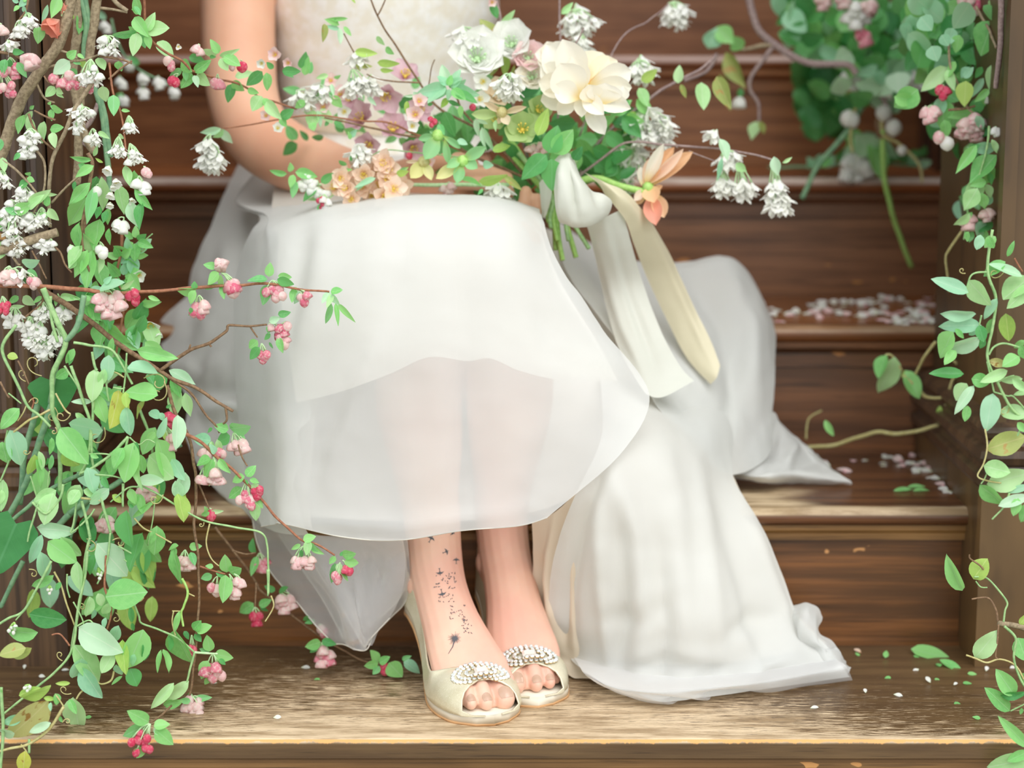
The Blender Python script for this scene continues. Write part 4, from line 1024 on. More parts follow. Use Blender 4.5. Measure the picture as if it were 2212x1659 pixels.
# white deutzia-like twigs, top left
W_ = dict(kind='white', form='white', size=(15, 19))
p = Plant('white_blossom_twig', 'twig of small white blossoms at the top left corner by the fluted pillar', 'branch', .135)
p.stem([(64, -20), (58, 20), (40, 44), (30, 60)], .0013, .0008, 'twig')
p.cluster(58, 28, 62, 47, 6, 15, **W_); p.cluster(40, 44, 42, 68, 9, 17, **W_); p.spray(46, 8, 4, 22, 'gm'); p.leaves('58 0 40 14 .6 m', ap); p.done()
p = Plant('pink_blossom_twig', 'twig of pink apple buds entering at the left edge above the limb', 'branch', .125)
p.stem([(-20, 108), (30, 120), (62, 138), (88, 134)], .0018, .001, 'twig')
p.cluster(10, 112, 21, 100, 5, 12, 'white', 'star', (17, 22)); p.cluster(22, 124, 26, 155, 5, 17, 'pink'); p.cluster(60, 135, 67, 130, 3, 10, 'pale', 'half', (26, 32)); p.cluster(4, 158, 16, 192, 6, 19, 'pink'); p.cluster(-4, 50, 6, 67, 2, 6, 'pink')
p.leaves('26 112 52 113 .5 d; 38 134 58 168 .42 a; 12 128 4 160 .5 a; 20 128 24 150 .5 d; 2 300 -6 330 .5 a', ap); p.done()
p = Plant('pink_blossom_twig', 'short twig with pink buds and rounded leaves just right of the bare limb', 'branch', .13)
p.stem([(135, 138), (160, 132), (185, 128), (215, 118)], .0016, .001, 'bark'); p.stem([(95, 165), (104, 178), (118, 185)], .001, .0008, 'twig')
p.cluster(125, 150, 116, 170, 1, 4, 'pink', 'bud', (24, 26)); p.cluster(145, 150, 150, 178, 7, 19, 'pink'); p.cluster(192, 160, 190, 184, 4, 16, 'pink')
p.fr('S'); p.leaves('890 780 680 950 .62 P; 860 740 980 650 .7 g; 990 690 1080 750 .4 g; 930 870 960 1010 .6 d; 1060 760 1060 880 .7 l; 1250 740 1340 900 .55 p; 930 780 1040 820 .5 a; 1060 1060 960 1060 .4 g; 700 1110 580 1240 .62 p; 720 1130 810 1200 .6 p; 720 1180 810 1250 .4 p; 1310 1100 1350 1310 .62 p', ap); p.done()
p = Plant('white_blossom_twig', 'twig with a white open cluster over brown stamens at upper left', 'branch', .115)
p.cluster(196, 128, 196, 165, 13, 25, **W_); p.cluster(180, 232, 175, 246, 10, 23, **W_); p.cluster(165, 262, 165, 280, 4, 10, **W_)
p.stem([(199, 176), (162, 236), (142, 282), (112, 352), (105, 440), (107, 493)], .0024, .0019, 'bark', n=40); p.stem([(110, 438), (140, 405), (175, 375), (196, 362)], .0013, .0009, 'bark')
p.stem([(120, 260), (98, 250), (75, 238)], .0012, .0009, 'twig'); p.stem([(62, 245), (72, 275), (95, 305), (122, 326)], .0014, .001, 'twig')
p.leaves('104 226 110 220 .7 g; 112 232 136 240 .5 g; 110 236 112 262 .5 g; 118 236 108 228 .6 a; 108 280 138 275 .5 g; 112 286 118 318 .5 p; 96 262 88 310 .35 p', ap); p.done()
p = Plant('white_blossom_twig', 'thin hanging twig of white bells in front of the dark steps, left of the arm', 'branch', .12)
p.stem([(236, 135), (246, 202), (258, 232), (268, 290), (273, 334)], .0012, .0009, 'red')
p.cluster(233, 78, 233, 100, 11, 24, **W_); p.cluster(278, 250, 281, 275, 6, 12, **W_); p.cluster(256, 295, 256, 327, 7, 17, **W_); p.cluster(280, 310, 291, 342, 8, 18, **W_); p.cluster(200, 278, 204, 300, 5, 14, **W_)
p.leaves('262 238 281 240 .4 g; 245 205 246 250 .5 a; 212 285 235 298 .35 p; 256 290 268 300 .5 p', ap); p.stem([(215, 120), (262, 128), (285, 138)], .0014, .001, 'twig'); p.stem([(236, 172), (260, 150), (285, 132)], .0012, .0009, 'twig'); p.done()
p = Plant('white_blossom_twig', 'blurred sprig of white buds against the dark step left of the arm', 'branch', .62)
p.stem([(240, 40), (262, 110), (300, 150), (350, 175), (378, 190)], .0016, .0011, 'sage')
for x, y in ((310, 172), (310, 200), (345, 180), (375, 200), (265, 215), (280, 140), (228, 60), (262, 180)): p.cluster(x-4, y-16, x, y, 3, 9, 'white', 'half', (17, 22))
p.leaves('230 40 200 20 .4 m; 300 140 280 120 .5 d; 378 180 395 178 .5 g; 262 200 250 232 .5 d', ap); p.done()
# twig that crosses the arm
p = Plant('apple_twig', 'leafy apple twig with pink buds reaching across the bare arm towards the bouquet', 'branch', .20, 'A')
p.stem([(920, -40), (925, 60), (940, 200), (990, 280), (1080, 345), (1160, 390), (1230, 450)], .0013, .0013, 'red', (.15, .2)); p.fr('')
p.stem([(412, 150), (440, 160), (470, 170), (505, 178), (535, 192), (565, 212), (600, 222), (640, 236)], .0013, .0011, 'red', (.2, .33))
p.fr('A'); p.leaves('900 90 860 -30 .5 g; 860 110 940 230 .5 g; 935 200 990 80 .45 p; 940 190 1085 180 .55 p; 870 200 720 240 .3 a; 880 200 815 180 .6 g; 880 210 850 360 .48 p; 890 215 930 310 .45 a; 940 220 960 315 .5 g; 890 60 840 60 .5 g; 860 40 900 100 .4 a; 760 390 770 460 .7 g', ap, Y=.16)
p.fr('U'); p.leaves('30 165 150 270 .5 p; 200 300 278 378 .6 g; 255 270 368 300 .5 d; 290 378 412 290 .42 g; 275 385 205 492 .52 g; 310 390 404 472 .55 p; 200 350 118 420 .45 a; 225 360 236 440 .5 a; 290 400 320 480 .5 P; 455 245 343 222 .45 p; 465 245 408 148 .5 g; 470 265 602 225 .25 p; 500 265 618 335 .5 g; 475 280 530 368 .62 p; 400 270 442 270 .5 d', ap, Y=.21)
p.leaves('560 440 642 512 .6 g; 555 460 528 592 .5 d; 770 372 658 472 .5 d; 800 380 812 512 .45 g; 580 410 712 375 .35 p; 665 500 748 525 .5 g; 850 350 798 310 .6 d; 910 370 1042 372 .45 d; 920 375 990 412 .35 a; 765 545 698 650 .7 p; 780 560 825 645 .5 g; 800 580 890 705 .45 p; 900 700 990 640 .6 d; 895 700 942 762 .6 g', ap, Y=.27)
p.fr(''); p.cluster(372, 125, 366, 138, 3, 12, 'pink'); p.cluster(385, 160, 376, 178, 2, 7, 'red', 'bud'); p.cluster(432, 98, 428, 111, 2, 8, 'pale'); p.cluster(470, 160, 470, 182, 2, 8, 'pink', Y=.23); p.cluster(520, 130, 523, 145, 1, 4, 'red', 'bud', Y=.23); p.cluster(500, 128, 498, 138, 3, 10, 'pale', Y=.23)
p.bloom(596, 118, 20, 'pink', 5, Y=.3); p.bloom(566, 136, 14, 'white', 5, Y=.3); p.bloom(624, 135, 16, 'pink', 5, Y=.3); p.bloom(575, 250, 16, 'pink', 5, Y=.3); p.bloom(600, 278, 17, 'white', 5, Y=.3); p.bloom(385, 100, 10, 'white', 3, Y=.2)
p.done()
# broad-leaved clump with white bells
p = Plant('white_bell_spray', 'drooping spray of broad leaves with large white apple blossoms, left of the forearm', 'branch', .11, 'A')
p.stem([(560, 980), (590, 1050), (575, 1170), (560, 1280), (530, 1400), (520, 1520), (540, 1640), (590, 1760)], .0022, .0014, 'twig')
p.leaves('590 1020 442 1010 .25 g; 600 1060 480 1130 .4 g; 620 1130 545 1262 .55 d; 580 1170 437 1312 .35 g; 555 1262 428 1452 .42 g; 650 1130 665 1362 .3 p; 750 1180 805 1372 .42 p; 830 1290 880 1455 .5 P; 860 1210 972 1348 .3 g; 910 1290 880 1465 .3 d; 600 1200 560 1430 .3 a; 640 1400 592 1600 .5 g; 510 1420 500 1645 .25 g; 520 1480 645 1655 .3 p; 700 1460 695 1572 .3 g; 690 1350 655 1425 .5 d; 800 1060 830 1190 .4 p; 860 1090 910 1250 .4 g; 600 1000 625 930 .3 p; 660 1040 610 1010 .3 l; 500 1050 590 1090 .4 a; 480 1160 470 1220 .4 d; 640 1320 615 1400 .5 d; 700 1330 680 1440 .4 g', 'lance', .03)
for x, y, r_ in ((700, 1060, 28), (738, 1142, 27), (715, 1225, 24), (705, 1292, 22), (840, 1265, 20), (755, 1435, 22), (720, 1180, 20)): p.bloom(x, y, r_*.85, 'white', 5, Vector((R.uniform(-.4, .4), -.7, -.8)), .55)
p.fr(''); p.cluster(212, 398, 209, 414, 1, 3, 'white', 'bud', (24, 26)); p.cluster(300, 380, 306, 402, 3, 16, 'white', 'half', (22, 28)); p.cluster(310, 360, 318, 376, 2, 6, 'pale', 'bud'); p.cluster(150, 530, 160, 548, 3, 16, 'white', 'bud', (22, 28)); p.cluster(215, 522, 221, 542, 3, 10, 'white', 'bud', (22, 27)); p.cluster(268, 470, 262, 486, 3, 14, 'white', 'half', (20, 26))
p.leaves('165 560 148 582 .4 p; 200 540 182 626 .34 g; 218 548 212 592 .3 p; 190 540 160 600 .4 g; 178 530 150 580 .4 p', 'lance'); p.done()
# lower leafy side shoots behind
p = Plant('leafy_shoot', 'soft green leafy shoot hanging behind the white bells beside the gown', 'branch', .20)
p.stem([(262, 480), (262, 540), (250, 600), (270, 640), (262, 700), (250, 770)], .0018, .0012, 'red')
p.spray(292, 520, 6, 42, 'dg'); p.spray(285, 548, 6, 48, 'dgm'); p.spray(262, 560, 5, 45, 'dg'); p.spray(265, 600, 6, 48, 'gm'); p.spray(250, 640, 5, 44, 'd')
p.leaves('305 655 346 656 .35 g apple; 300 668 268 712 .5 g apple; 300 690 335 752 .6 g; 318 700 342 756 .5 p; 290 690 318 650 .5 d; 245 756 238 830 .5 p; 232 742 262 722 .5 m; 232 720 246 800 .4 d; 330 720 312 772 .5 m', 'lance'); p.bloom(300, 592, 20, 'white', 5, Vector((.3, -1, -.3))); p.bloom(324, 696, 32, 'white', 5, Vector((.2, -.8, -.6)), .8); p.bloom(340, 715, 20, 'white', 4, Vector((.3, -.6, -.8)), .5)
p.stem([(330, 505), (300, 530), (280, 555)], .0009, .0007, 'vine'); p.tendril(300, 525, 20, 40); p.done()
p = Plant('white_blossom_twig', 'cut grey branch end with dense white blossom heaped on it at the left edge', 'branch', .10)
p.stem([(-20, 546), (50, 524), (90, 512), (124, 502)], .0052, .0046, 'bark'); p.stem([(0, 344), (40, 372), (70, 405), (95, 440)], .0015, .001, 'bark'); p.stem([(78, 325), (95, 350), (98, 395), (88, 430), (72, 462)], .0014, .001, 'bark'); p.stem([(70, 540), (88, 578), (100, 602)], .0011, .0008, 'twig'); p.stem([(110, 525), (130, 545), (140, 572), (155, 588)], .0012, .0009, 'twig'); p.stem([(24, 545), (38, 570), (44, 572)], .0016, .001, 'bark')
for x, y, n_, sp in ((64, 300, 9, 20), (60, 327, 9, 17), (8, 392, 7, 18), (50, 422, 9, 18), (27, 478, 16, 34), (68, 482, 10, 22), (34, 532, 14, 26), (98, 530, 10, 20), (28, 455, 9, 24), (90, 470, 6, 14)): p.cluster(x, y-22, x, y, n_, sp, **W_)
p.leaves('42 330 30 346 .5 a; 60 392 38 405 .6 d; 58 385 75 392 .7 g; 56 378 66 372 .7 g; 5 340 10 372 .5 p; 20 450 2 500 .4 g; 60 440 110 410 .35 p; 62 452 90 420 .3 p; 100 420 124 420 .3 p; 105 450 125 478 .5 p; 100 446 104 420 .5 g; 30 458 70 440 .5 g; 10 520 0 560 .5 p; 40 460 10 450 .5 a; 80 470 110 462 .4 g', ap); p.done()
# horizontal pink-budded twig over the gown
p = Plant('pink_blossom_twig', 'long level twig of pink apple blossom reaching right across the pale skirt', 'branch', .085)
p.stem([(-20, 616), (84, 618), (190, 628), (242, 633), (300, 632), (415, 622), (518, 615), (580, 613), (640, 624), (711, 630)], .0026, .0010, 'red', n=70)
p.cluster(20, 575, 18, 600, 6, 18, 'pale', 'half', (22, 28)); p.cluster(62, 590, 72, 610, 3, 11, 'pink'); p.cluster(30, 580, 38, 598, 5, 20, 'white', 'star'); p.cluster(222, 622, 236, 658, 12, 30, 'pale', 'half', (24, 30)); p.cluster(285, 622, 288, 643, 4, 15, 'red', 'bud', (22, 26)); p.cluster(5, 640, 10, 666, 5, 14, 'red', 'bud', (16, 20))
p.cluster(476, 582, 477, 569, 3, 8, 'pale', 'half'); p.cluster(478, 590, 501, 623, 4, 13, 'pink', size=(26, 32)); p.cluster(430, 638, 433, 668, 5, 18, 'pink', size=(24, 30)); p.cluster(588, 606, 592, 634, 6, 20, 'pink'); p.cluster(640, 626, 656, 645, 4, 13, 'pink')
p.fr('J'); p.leaves('370 105 283 90 .5 g; 380 140 312 215 .55 g; 240 245 110 262 .45 g; 235 240 225 195 .8 d; 235 250 195 335 .5 g; 285 235 375 215 .3 a; 395 220 412 305 .4 g; 392 150 404 270 .25 p; 690 165 698 76 .58 g; 680 180 555 188 .32 a; 745 160 832 170 .5 g; 740 180 845 215 .5 d; 690 215 650 342 .45 a; 850 240 830 325 .5 g; 885 250 850 340 .4 m; 860 230 820 280 .5 g; 1070 260 1145 245 .5 g; 1065 260 1015 330 .45 P; 1075 270 1120 345 .4 P; 1075 330 1040 468 .24 a; 1100 330 1120 465 .2 g; 1115 330 1225 448 .2 g; 1085 270 1045 360 .35 p; 225 380 190 405 .5 d; 205 355 210 400 .5 d', ap)
p.fr(''); p.leaves('48 568 84 568 .55 m; 60 582 82 604 .5 a; 42 600 62 612 .5 d; 195 625 228 625 .4 m; 180 640 198 650 .5 g; 200 640 178 660 .5 g; 215 625 270 610 .3 m; 262 625 290 605 .3 p; 225 612 240 598 .5 m; 232 668 215 690 .4 a; 320 640 346 650 .35 g', ap); p.done()
p = Plant('white_blossom_twig', 'three tiers of dense white blossom hanging below the level pink twig at left', 'branch', .105)
p.stem([(84, 625), (92, 650), (70, 672), (52, 690), (64, 705)], .0014, .0009, 'twig'); p.stem([(125, 635), (135, 660), (136, 672)], .001, .0008, 'vine')
for x, y, n_, sp in ((30, 692, 11, 22), (90, 678, 12, 18), (64, 712, 11, 22), (135, 680, 9, 18), (74, 738, 10, 20), (118, 737, 9, 17), (95, 760, 10, 20), (88, 720, 6, 12)): p.cluster(x+2, y-28, x, y, n_, sp, **W_)
p.leaves('50 640 74 660 .6 p; 90 640 72 655 .4 g; 130 640 170 645 .35 p; 122 640 120 662 .4 g; 40 640 18 655 .5 g; 150 640 172 648 .3 g; 20 668 50 660 .3 p', ap); p.done()
p = Plant('apple_branch', 'dark forking apple branch running down over the left side of the gown', 'branch', .10)
p.stem([(60, 600), (100, 632), (148, 662), (190, 690), (230, 722), (270, 753), (304, 774), (345, 800), (375, 820), (422, 838), (473, 871), (503, 888)], .0034, .0016, 'twig', n=90)
p.stem([(347, 799), (410, 757), (455, 740), (487, 715), (494, 701), (540, 704), (578, 701)], .0020, .0010, 'twig'); p.stem([(540, 705), (550, 720), (557, 730)], .0010, .0008, 'twig'); p.stem([(408, 758), (412, 745)], .0012, .0009, 'twig'); p.stem([(450, 742), (456, 750)], .0013, .001, 'twig'); p.stem([(487, 878), (490, 905), (482, 915)], .0014, .001, 'twig')
p.stem([(371, 820), (410, 848), (441, 890), (466, 918), (474, 935)], .0015, .0010, 'twig')
p.cluster(580, 700, 596, 712, 3, 18, 'pink'); p.cluster(600, 712, 612, 712, 4, 14, 'pink'); p.cluster(600, 728, 612, 735, 3, 13, 'pale'); p.cluster(565, 742, 568, 771, 4, 13, 'pink')
p.fr('J'); p.leaves('745 400 824 385 .5 a; 690 440 760 420 .6 P; 750 540 770 635 .42 g; 700 520 660 555 .5 d; 680 470 690 520 .5 a; 620 560 562 610 .7 g; 630 600 570 678 .5 d; 790 480 812 540 .3 p; 690 570 715 610 .3 d; 740 545 735 500 .4 g', ap)
p.cluster(340, 1120, 490, 1000, 0, 1) if False else None
p.cluster(470, 1130, 500, 1215, 6, 17, 'pale', 'half'); p.cluster(330, 1190, 300, 1262, 3, 12, 'pale', 'half'); p.cluster(360, 1190, 392, 1262, 2, 8, 'pink')
p.leaves('440 1110 350 1085 .62 g; 450 1105 575 1095 .5 a; 450 1150 365 1195 .7 d; 500 1130 545 1210 .45 a; 330 1180 215 1160 .62 m; 320 1190 270 1130 .6 m; 335 1180 350 1260 .35 p; 370 1170 385 1280 .35 p; 455 1070 475 1100 .6 d; 340 1100 310 1130 .5 d', ap); p.fr('')
p.leaves('365 800 423 830 .34 P; 372 812 390 860 .4 g; 400 848 412 900 .4 p; 388 838 372 905 .42 p; 360 805 345 835 .5 d; 350 800 338 850 .5 d; 372 830 385 880 .35 g', 'lance', Y=.13); p.done()
p = Plant('pink_blossom_twig', 'apple twig slanting over the gown hem, pink clusters at its tip beside the ankle', 'branch', .075)
p.stem([(400, 936), (434, 956), (473, 991), (518, 1029), (564, 1078), (599, 1119), (649, 1164), (681, 1175), (724, 1199)], .0019, .0010, 'red', n=60); p.stem([(515, 960), (524, 990), (534, 1006)], .001, .0008, 'twig')
p.cluster(462, 986, 466, 1032, 7, 16, 'pale', 'half'); p.cluster(440, 1010, 435, 1036, 2, 6, 'pale'); p.cluster(534, 1040, 532, 1082, 7, 19, 'pink'); p.cluster(548, 1048, 556, 1064, 4, 12, 'red')
p.cluster(655, 1180, 641, 1214, 3, 9, 'pale', 'half'); p.cluster(660, 1180, 664, 1214, 5, 14, 'pale', 'half'); p.cluster(735, 1215, 727, 1248, 3, 9, 'pink'); p.cluster(740, 1210, 750, 1234, 2, 8, 'red')
p.fr('J'); p.leaves('330 1290 238 1320 .55 g; 345 1290 290 1420 .35 g; 330 1290 320 1460 .35 p; 380 1290 442 1380 .4 g; 355 1260 330 1200 .5 m; 540 1400 455 1430 .55 g; 550 1400 605 1330 .6 g; 570 1420 632 1435 .5 g; 525 1470 440 1535 .5 g; 580 1450 650 1500 .45 p; 600 1560 610 1680 .5 p; 600 1540 655 1590 .5 g; 545 1420 560 1450 .4 d', ap)
p.fr('K'); p.leaves('950 300 1045 270 .6 g; 930 330 860 375 .4 g; 990 300 975 415 .5 p; 1010 340 1095 410 .35 g; 935 370 940 435 .4 d; 1000 320 1060 390 .4 a; 1190 420 1145 480 .55 g; 1240 410 1345 400 .55 g; 1260 460 1365 470 .7 g; 1225 470 1215 565 .5 p; 1190 470 1160 625 .3 a; 1230 540 1290 605 .35 g; 1230 420 1240 385 .6 d', ap); p.done()
p = Plant('pink_blossom_twig', 'long twig dropping straight down to the bottom tread, pink buds at its lower end', 'branch', .085)
p.stem([(361, 833), (378, 890), (406, 938), (417, 998), (424, 1030), (421, 1100), (419, 1132), (427, 1197), (430, 1291), (422, 1414), (412, 1486), (400, 1535)], .0019, .0012, 'twig', n=70); p.stem([(424, 1030), (444, 1080), (452, 1098)], .0011, .0008, 'twig'); p.stem([(432, 1224), (460, 1232), (486, 1240)], .0011, .0009, 'red')
p.cluster(385, 932, 368, 905, 3, 12, 'red'); p.cluster(350, 915, 370, 955, 4, 17, 'pale', 'half'); p.cluster(452, 1098, 456, 1114, 1, 3, 'red', 'bud', (26, 30)); p.cluster(400, 1188, 399, 1220, 7, 17, 'pale', 'half'); p.cluster(470, 1245, 464, 1272, 3, 12, 'pink'); p.cluster(495, 1240, 506, 1278, 3, 14, 'pale', 'half'); p.cluster(505, 1240, 517, 1259, 2, 8, 'pale', 'half'); p.cluster(414, 1372, 415, 1405, 3, 9, 'red'); p.cluster(460, 1412, 462, 1452, 6, 22, 'pink', size=(26, 32)); p.cluster(415, 1505, 420, 1528, 8, 26, 'pale', 'half', (22, 28))
p.fr('K'); p.leaves('100 350 190 345 .6 g; 20 340 -60 365 .4 g; 110 390 145 490 .45 a; 280 500 220 490 .6 g; 270 560 185 590 .6 a; 380 540 365 410 .55 g; 400 540 490 510 .8 g; 370 560 355 770 .45 g; 300 530 370 590 .4 d; 250 90 185 120 .5 g; 255 90 360 85 .3 p; 235 110 220 50 .5 g; 130 970 190 900 .6 g; 150 980 270 940 .55 g; 60 980 100 1040 .5 d; 140 1000 190 1060 .6 d; 255 1130 230 1010 .6 g; 250 1140 175 1110 .5 a; 290 1150 430 1180 .55 g; 240 1200 180 1340 .55 g; 250 1320 215 1380 .5 g; 320 1190 375 1230 .5 d; 130 1490 270 1470 .35 a; 110 1500 20 1500 .5 a; 100 1470 110 1430 .5 a; -10 350 -30 460 .4 g', ap); p.done()
p = Plant('pink_blossom_twig', 'pink blossom sprig drooping over the front edge of the bottom tread on the left', 'branch', -.03)
p.stem([(370, 1525), (348, 1545), (325, 1562)], .0013, .001, 'twig', (.05, -.03)); p.cluster(325, 1563, 307, 1604, 8, 30, 'red', 'mix', (20, 25)); p.fr('C')
p.leaves('890 1385 762 1318 .5 g; 880 1400 735 1470 .45 a; 920 1410 1015 1390 .6 g; 920 1420 985 1460 .6 P; 930 1430 1038 1520 .6 g; 865 1535 815 1600 .5 g; 820 1540 800 1580 .5 a', ap); p.done()
p = Plant('pink_blossom_twig', 'shaded pink blossom twig trailing behind the loose net towards the shoes', 'branch', .17)
p.stem([(464, 1138), (504, 1190), (554, 1259), (565, 1277), (620, 1320), (692, 1375), (756, 1413), (791, 1428), (835, 1436)], .0015, .0010, 'twig', (.24, .22), n=60); p.stem([(504, 1190), (530, 1196), (552, 1194)], .0011, .0008, 'twig'); p.stem([(553, 1258), (552, 1290), (552, 1310)], .0011, .0008, 'twig')
Yb = .22
p.cluster(560, 1195, 566, 1220, 5, 14, 'pink', Y=Yb); p.cluster(550, 1312, 551, 1338, 4, 14, 'red', Y=Yb); p.cluster(605, 1280, 618, 1303, 8, 20, 'pale', 'half', Y=Yb); p.cluster(690, 1350, 698, 1364, 3, 9, 'pink', Y=Yb); p.cluster(695, 1388, 702, 1418, 8, 21, 'pink', 'half', Y=.20); p.cluster(828, 1430, 832, 1444, 3, 9, 'red', 'bud', Y=.19)
p.fr('K'); p.leaves('590 400 560 290 .4 d; 605 420 560 570 .35 g; 580 770 470 850 .6 g; 620 790 715 745 .5 g; 630 800 690 830 .4 d; 740 680 660 640 .5 d; 770 690 840 650 .5 d; 780 720 740 780 .4 d; 1000 870 950 900 .7 d; 1040 900 960 920 .4 d', ap, Y=Yb)
p.leaves('1080 1060 965 1100 .6 g; 1090 1050 1200 1080 .45 d; 1060 1090 1000 1140 .5 d; 1510 1220 1455 1120 .55 g; 1520 1220 1600 1170 .5 g; 1510 1220 1405 1240 .55 g; 1520 1240 1470 1305 .6 a; 1590 1215 1690 1325 .8 g; 1690 1195 1755 1165 .5 a; 1700 1210 1830 1285 .5 m; 1530 1230 1590 1260 .4 d', ap, Y=.19); p.done()

# smilax vines, lower left
p = Plant('smilax_vine', 'thick upright green vine stem with a dark heart-shaped leaf behind it at left', 'vine', .075)
p.stem([(92, 622), (125, 695), (142, 740), (116, 807), (113, 885), (126, 925), (130, 990), (130, 1062)], .0037, .0028, 'vine', n=60); p.stem([(182, 640), (168, 705), (142, 737)], .003, .003, 'sage'); p.stem([(142, 740), (122, 790), (112, 850), (100, 890)], .0025, .002, 'sage', (.1, .12))
p.stem([(110, 640), (112, 690), (125, 740)], .0022, .002, 'vine'); p.stem([(88, 857), (70, 915), (57, 960), (50, 1010), (44, 1090)], .0035, .0032, 'sage', (.12, .13)); p.stem([(111, 875), (92, 930), (78, 976), (60, 1030), (37, 1080), (10, 1130), (-20, 1180)], .0035, .0032, 'sage', (.11, .12)); p.stem([(50, 1212), (25, 1262), (0, 1312)], .0027, .0025, 'sage', (.13, .13))
p.fr('X1'); p.leaves('330 182 352 400 1.36 D heart', roll=.1, Y=.115); p.leaves('420 110 352 168 .7 g; 45 22 112 36 .65 l; 462 -20 412 75 .42 g; 430 -10 442 80 .35 d'); p.tendril(160, 185, 200, 50); p.tendril(260, 150, 190, 90); p.fr(''); p.tendril(62, 870, -60, 40); p.tendril(118, 880, 60, 60); p.done()
p = Plant('smilax_vine', 'green vine zigzagging along the left edge in front of the glossy pillar mouldings', 'vine', .06)
p.stem([(34, 702), (3, 753), (30, 815), (57, 874), (84, 897), (108, 922)], .0021, .0018, 'vine'); p.stem([(108, 885), (80, 900), (62, 908), (35, 930), (12, 945)], .0016, .0014, 'straw'); p.stem([(16, 930), (10, 965), (20, 990), (0, 1040)], .0014, .0012, 'vine'); p.stem([(0, 824), (12, 848), (20, 860)], .0012, .001, 'twig'); p.stem([(18, 850), (45, 872)], .001, .001, 'vine'); p.stem([(38, 780), (52, 805), (62, 832)], .001, .0008, 'twig'); p.stem([(57, 874), (50, 892), (38, 910)], .0009, .0008, 'straw'); p.stem([(68, 884), (72, 868), (68, 860)], .0009, .0008, 'red')
p.fr('X1'); p.leaves('122 352 -4 475 .45 g; 60 488 152 708 .5 m; 15 560 35 700 .7 g; 215 640 190 778 .42 l; 242 620 272 742 .32 p; 232 650 268 852 .22 g; 322 535 318 640 .32 g; 325 640 310 745 .28 a; 300 660 290 710 .3 d; 10 860 12 952 .4 p'); p.tendril(190, 620, 120, 30); p.stem([(190, 775), (215, 850), (228, 905)], .0012, .001, 'vine'); p.stem([(312, 740), (305, 800), (300, 850)], .001, .001, 'vine')
p.fr('X2'); p.leaves('20 -70 5 132 .35 p; 100 205 -40 530 .92 D heart', roll=.1); p.done()
p = Plant('smilax_vine', 'pale vine with one bright yellow spotted leaf hanging near the gown', 'vine', .055)
p.stem([(158, 740), (190, 746), (243, 757), (280, 820), (285, 830)], .0018, .0014, 'vine'); p.stem([(200, 760), (205, 790), (210, 800)], .0018, .0016, 'vine'); p.stem([(226, 800), (232, 845), (236, 865)], .0014, .0012, 'vine'); p.stem([(275, 765), (270, 820), (266, 850)], .0012, .0011, 'vine'); p.stem([(154, 790), (182, 875), (196, 925), (189, 993), (172, 1026)], .0022, .0018, 'vine', n=40); p.stem([(204, 830), (200, 900), (198, 980), (205, 1020), (215, 1055)], .002, .0016, 'vine'); p.stem([(140, 790), (165, 830), (172, 850)], .0014, .0012, 'vine'); p.stem([(120, 850), (140, 885), (152, 895)], .0012, .0011, 'straw'); p.stem([(228, 800), (252, 805), (268, 815)], .0011, .001, 'straw'); p.stem([(245, 836), (262, 840), (270, 838)], .0011, .001, 'vine')
p.fr('X1'); p.leaves('592 108 578 308 .5 p; 655 108 622 218 .45 p; 572 312 442 308 .28 P; 592 265 658 438 .45 g; 640 490 425 452 .56 m; 374 474 535 695 .52 g; 738 240 715 478 .46 y; 788 340 806 528 .42 m; 780 250 790 350 .5 l; 905 300 838 412 .22 o; 680 20 672 180 .5 m; 470 380 540 440 .4 p; 500 540 560 620 .6 d; 390 620 480 720 .6 l'); p.tendril(650, 470, 80, 80); p.tendril(440, 390, 120, 60); p.tendril(345, 470, 60, 30)
p.fr('B'); p.leaves('1012 992 798 948 .5 g; 815 815 1012 822 .38 m; 875 702 1118 752 .3 g; 722 620 700 760 .25 g'); p.tendril(920, 880, 330, 90); p.tendril(1050, 900, 70, 90); p.done()
p = Plant('smilax_vine', 'tangle of broad pale vine leaves and thin stems at mid left above the steps', 'vine', .05)
p.stem([(277, 944), (240, 980), (201, 1010), (173, 1023)], .002, .0018, 'vine'); p.stem([(277, 944), (268, 975), (262, 990)], .0016, .0014, 'vine'); p.stem([(180, 1022), (120, 1050), (70, 1085), (20, 1130), (0, 1140)], .0024, .002, 'sage', (.08, .09)); p.stem([(266, 1045), (266, 1095)], .0018, .0014, 'vine'); p.stem([(205, 1025), (245, 1030), (262, 1034)], .0012, .001, 'vine'); p.stem([(280, 945), (300, 960), (318, 950), (335, 958)], .001, .0009, 'vine'); p.stem([(300, 1052), (275, 1055), (240, 1085)], .0012, .001, 'vine'); p.stem([(190, 980), (230, 980), (255, 990)], .0011, .001, 'vine'); p.stem([(150, 1110), (190, 1080), (232, 1052)], .0034, .003, 'sage', (.13, .13)); p.stem([(120, 1140), (170, 1095), (260, 1040), (330, 990), (392, 960)], .0034, .003, 'sage', (.16, .2))
p.fr('X1'); p.leaves('770 598 696 724 .52 g; 835 565 770 818 .46 g; 842 622 862 862 .22 p; 562 640 612 660 .5 g; 540 722 600 880 .5 m; 680 852 558 945 .45 P; 350 862 208 942 .5 p; 500 830 425 940 .6 p; 520 860 610 900 .5 p; 640 780 670 850 .5 d; 810 850 840 952 .5 g; 700 890 760 940 .5 l; 850 560 860 650 .3 d')
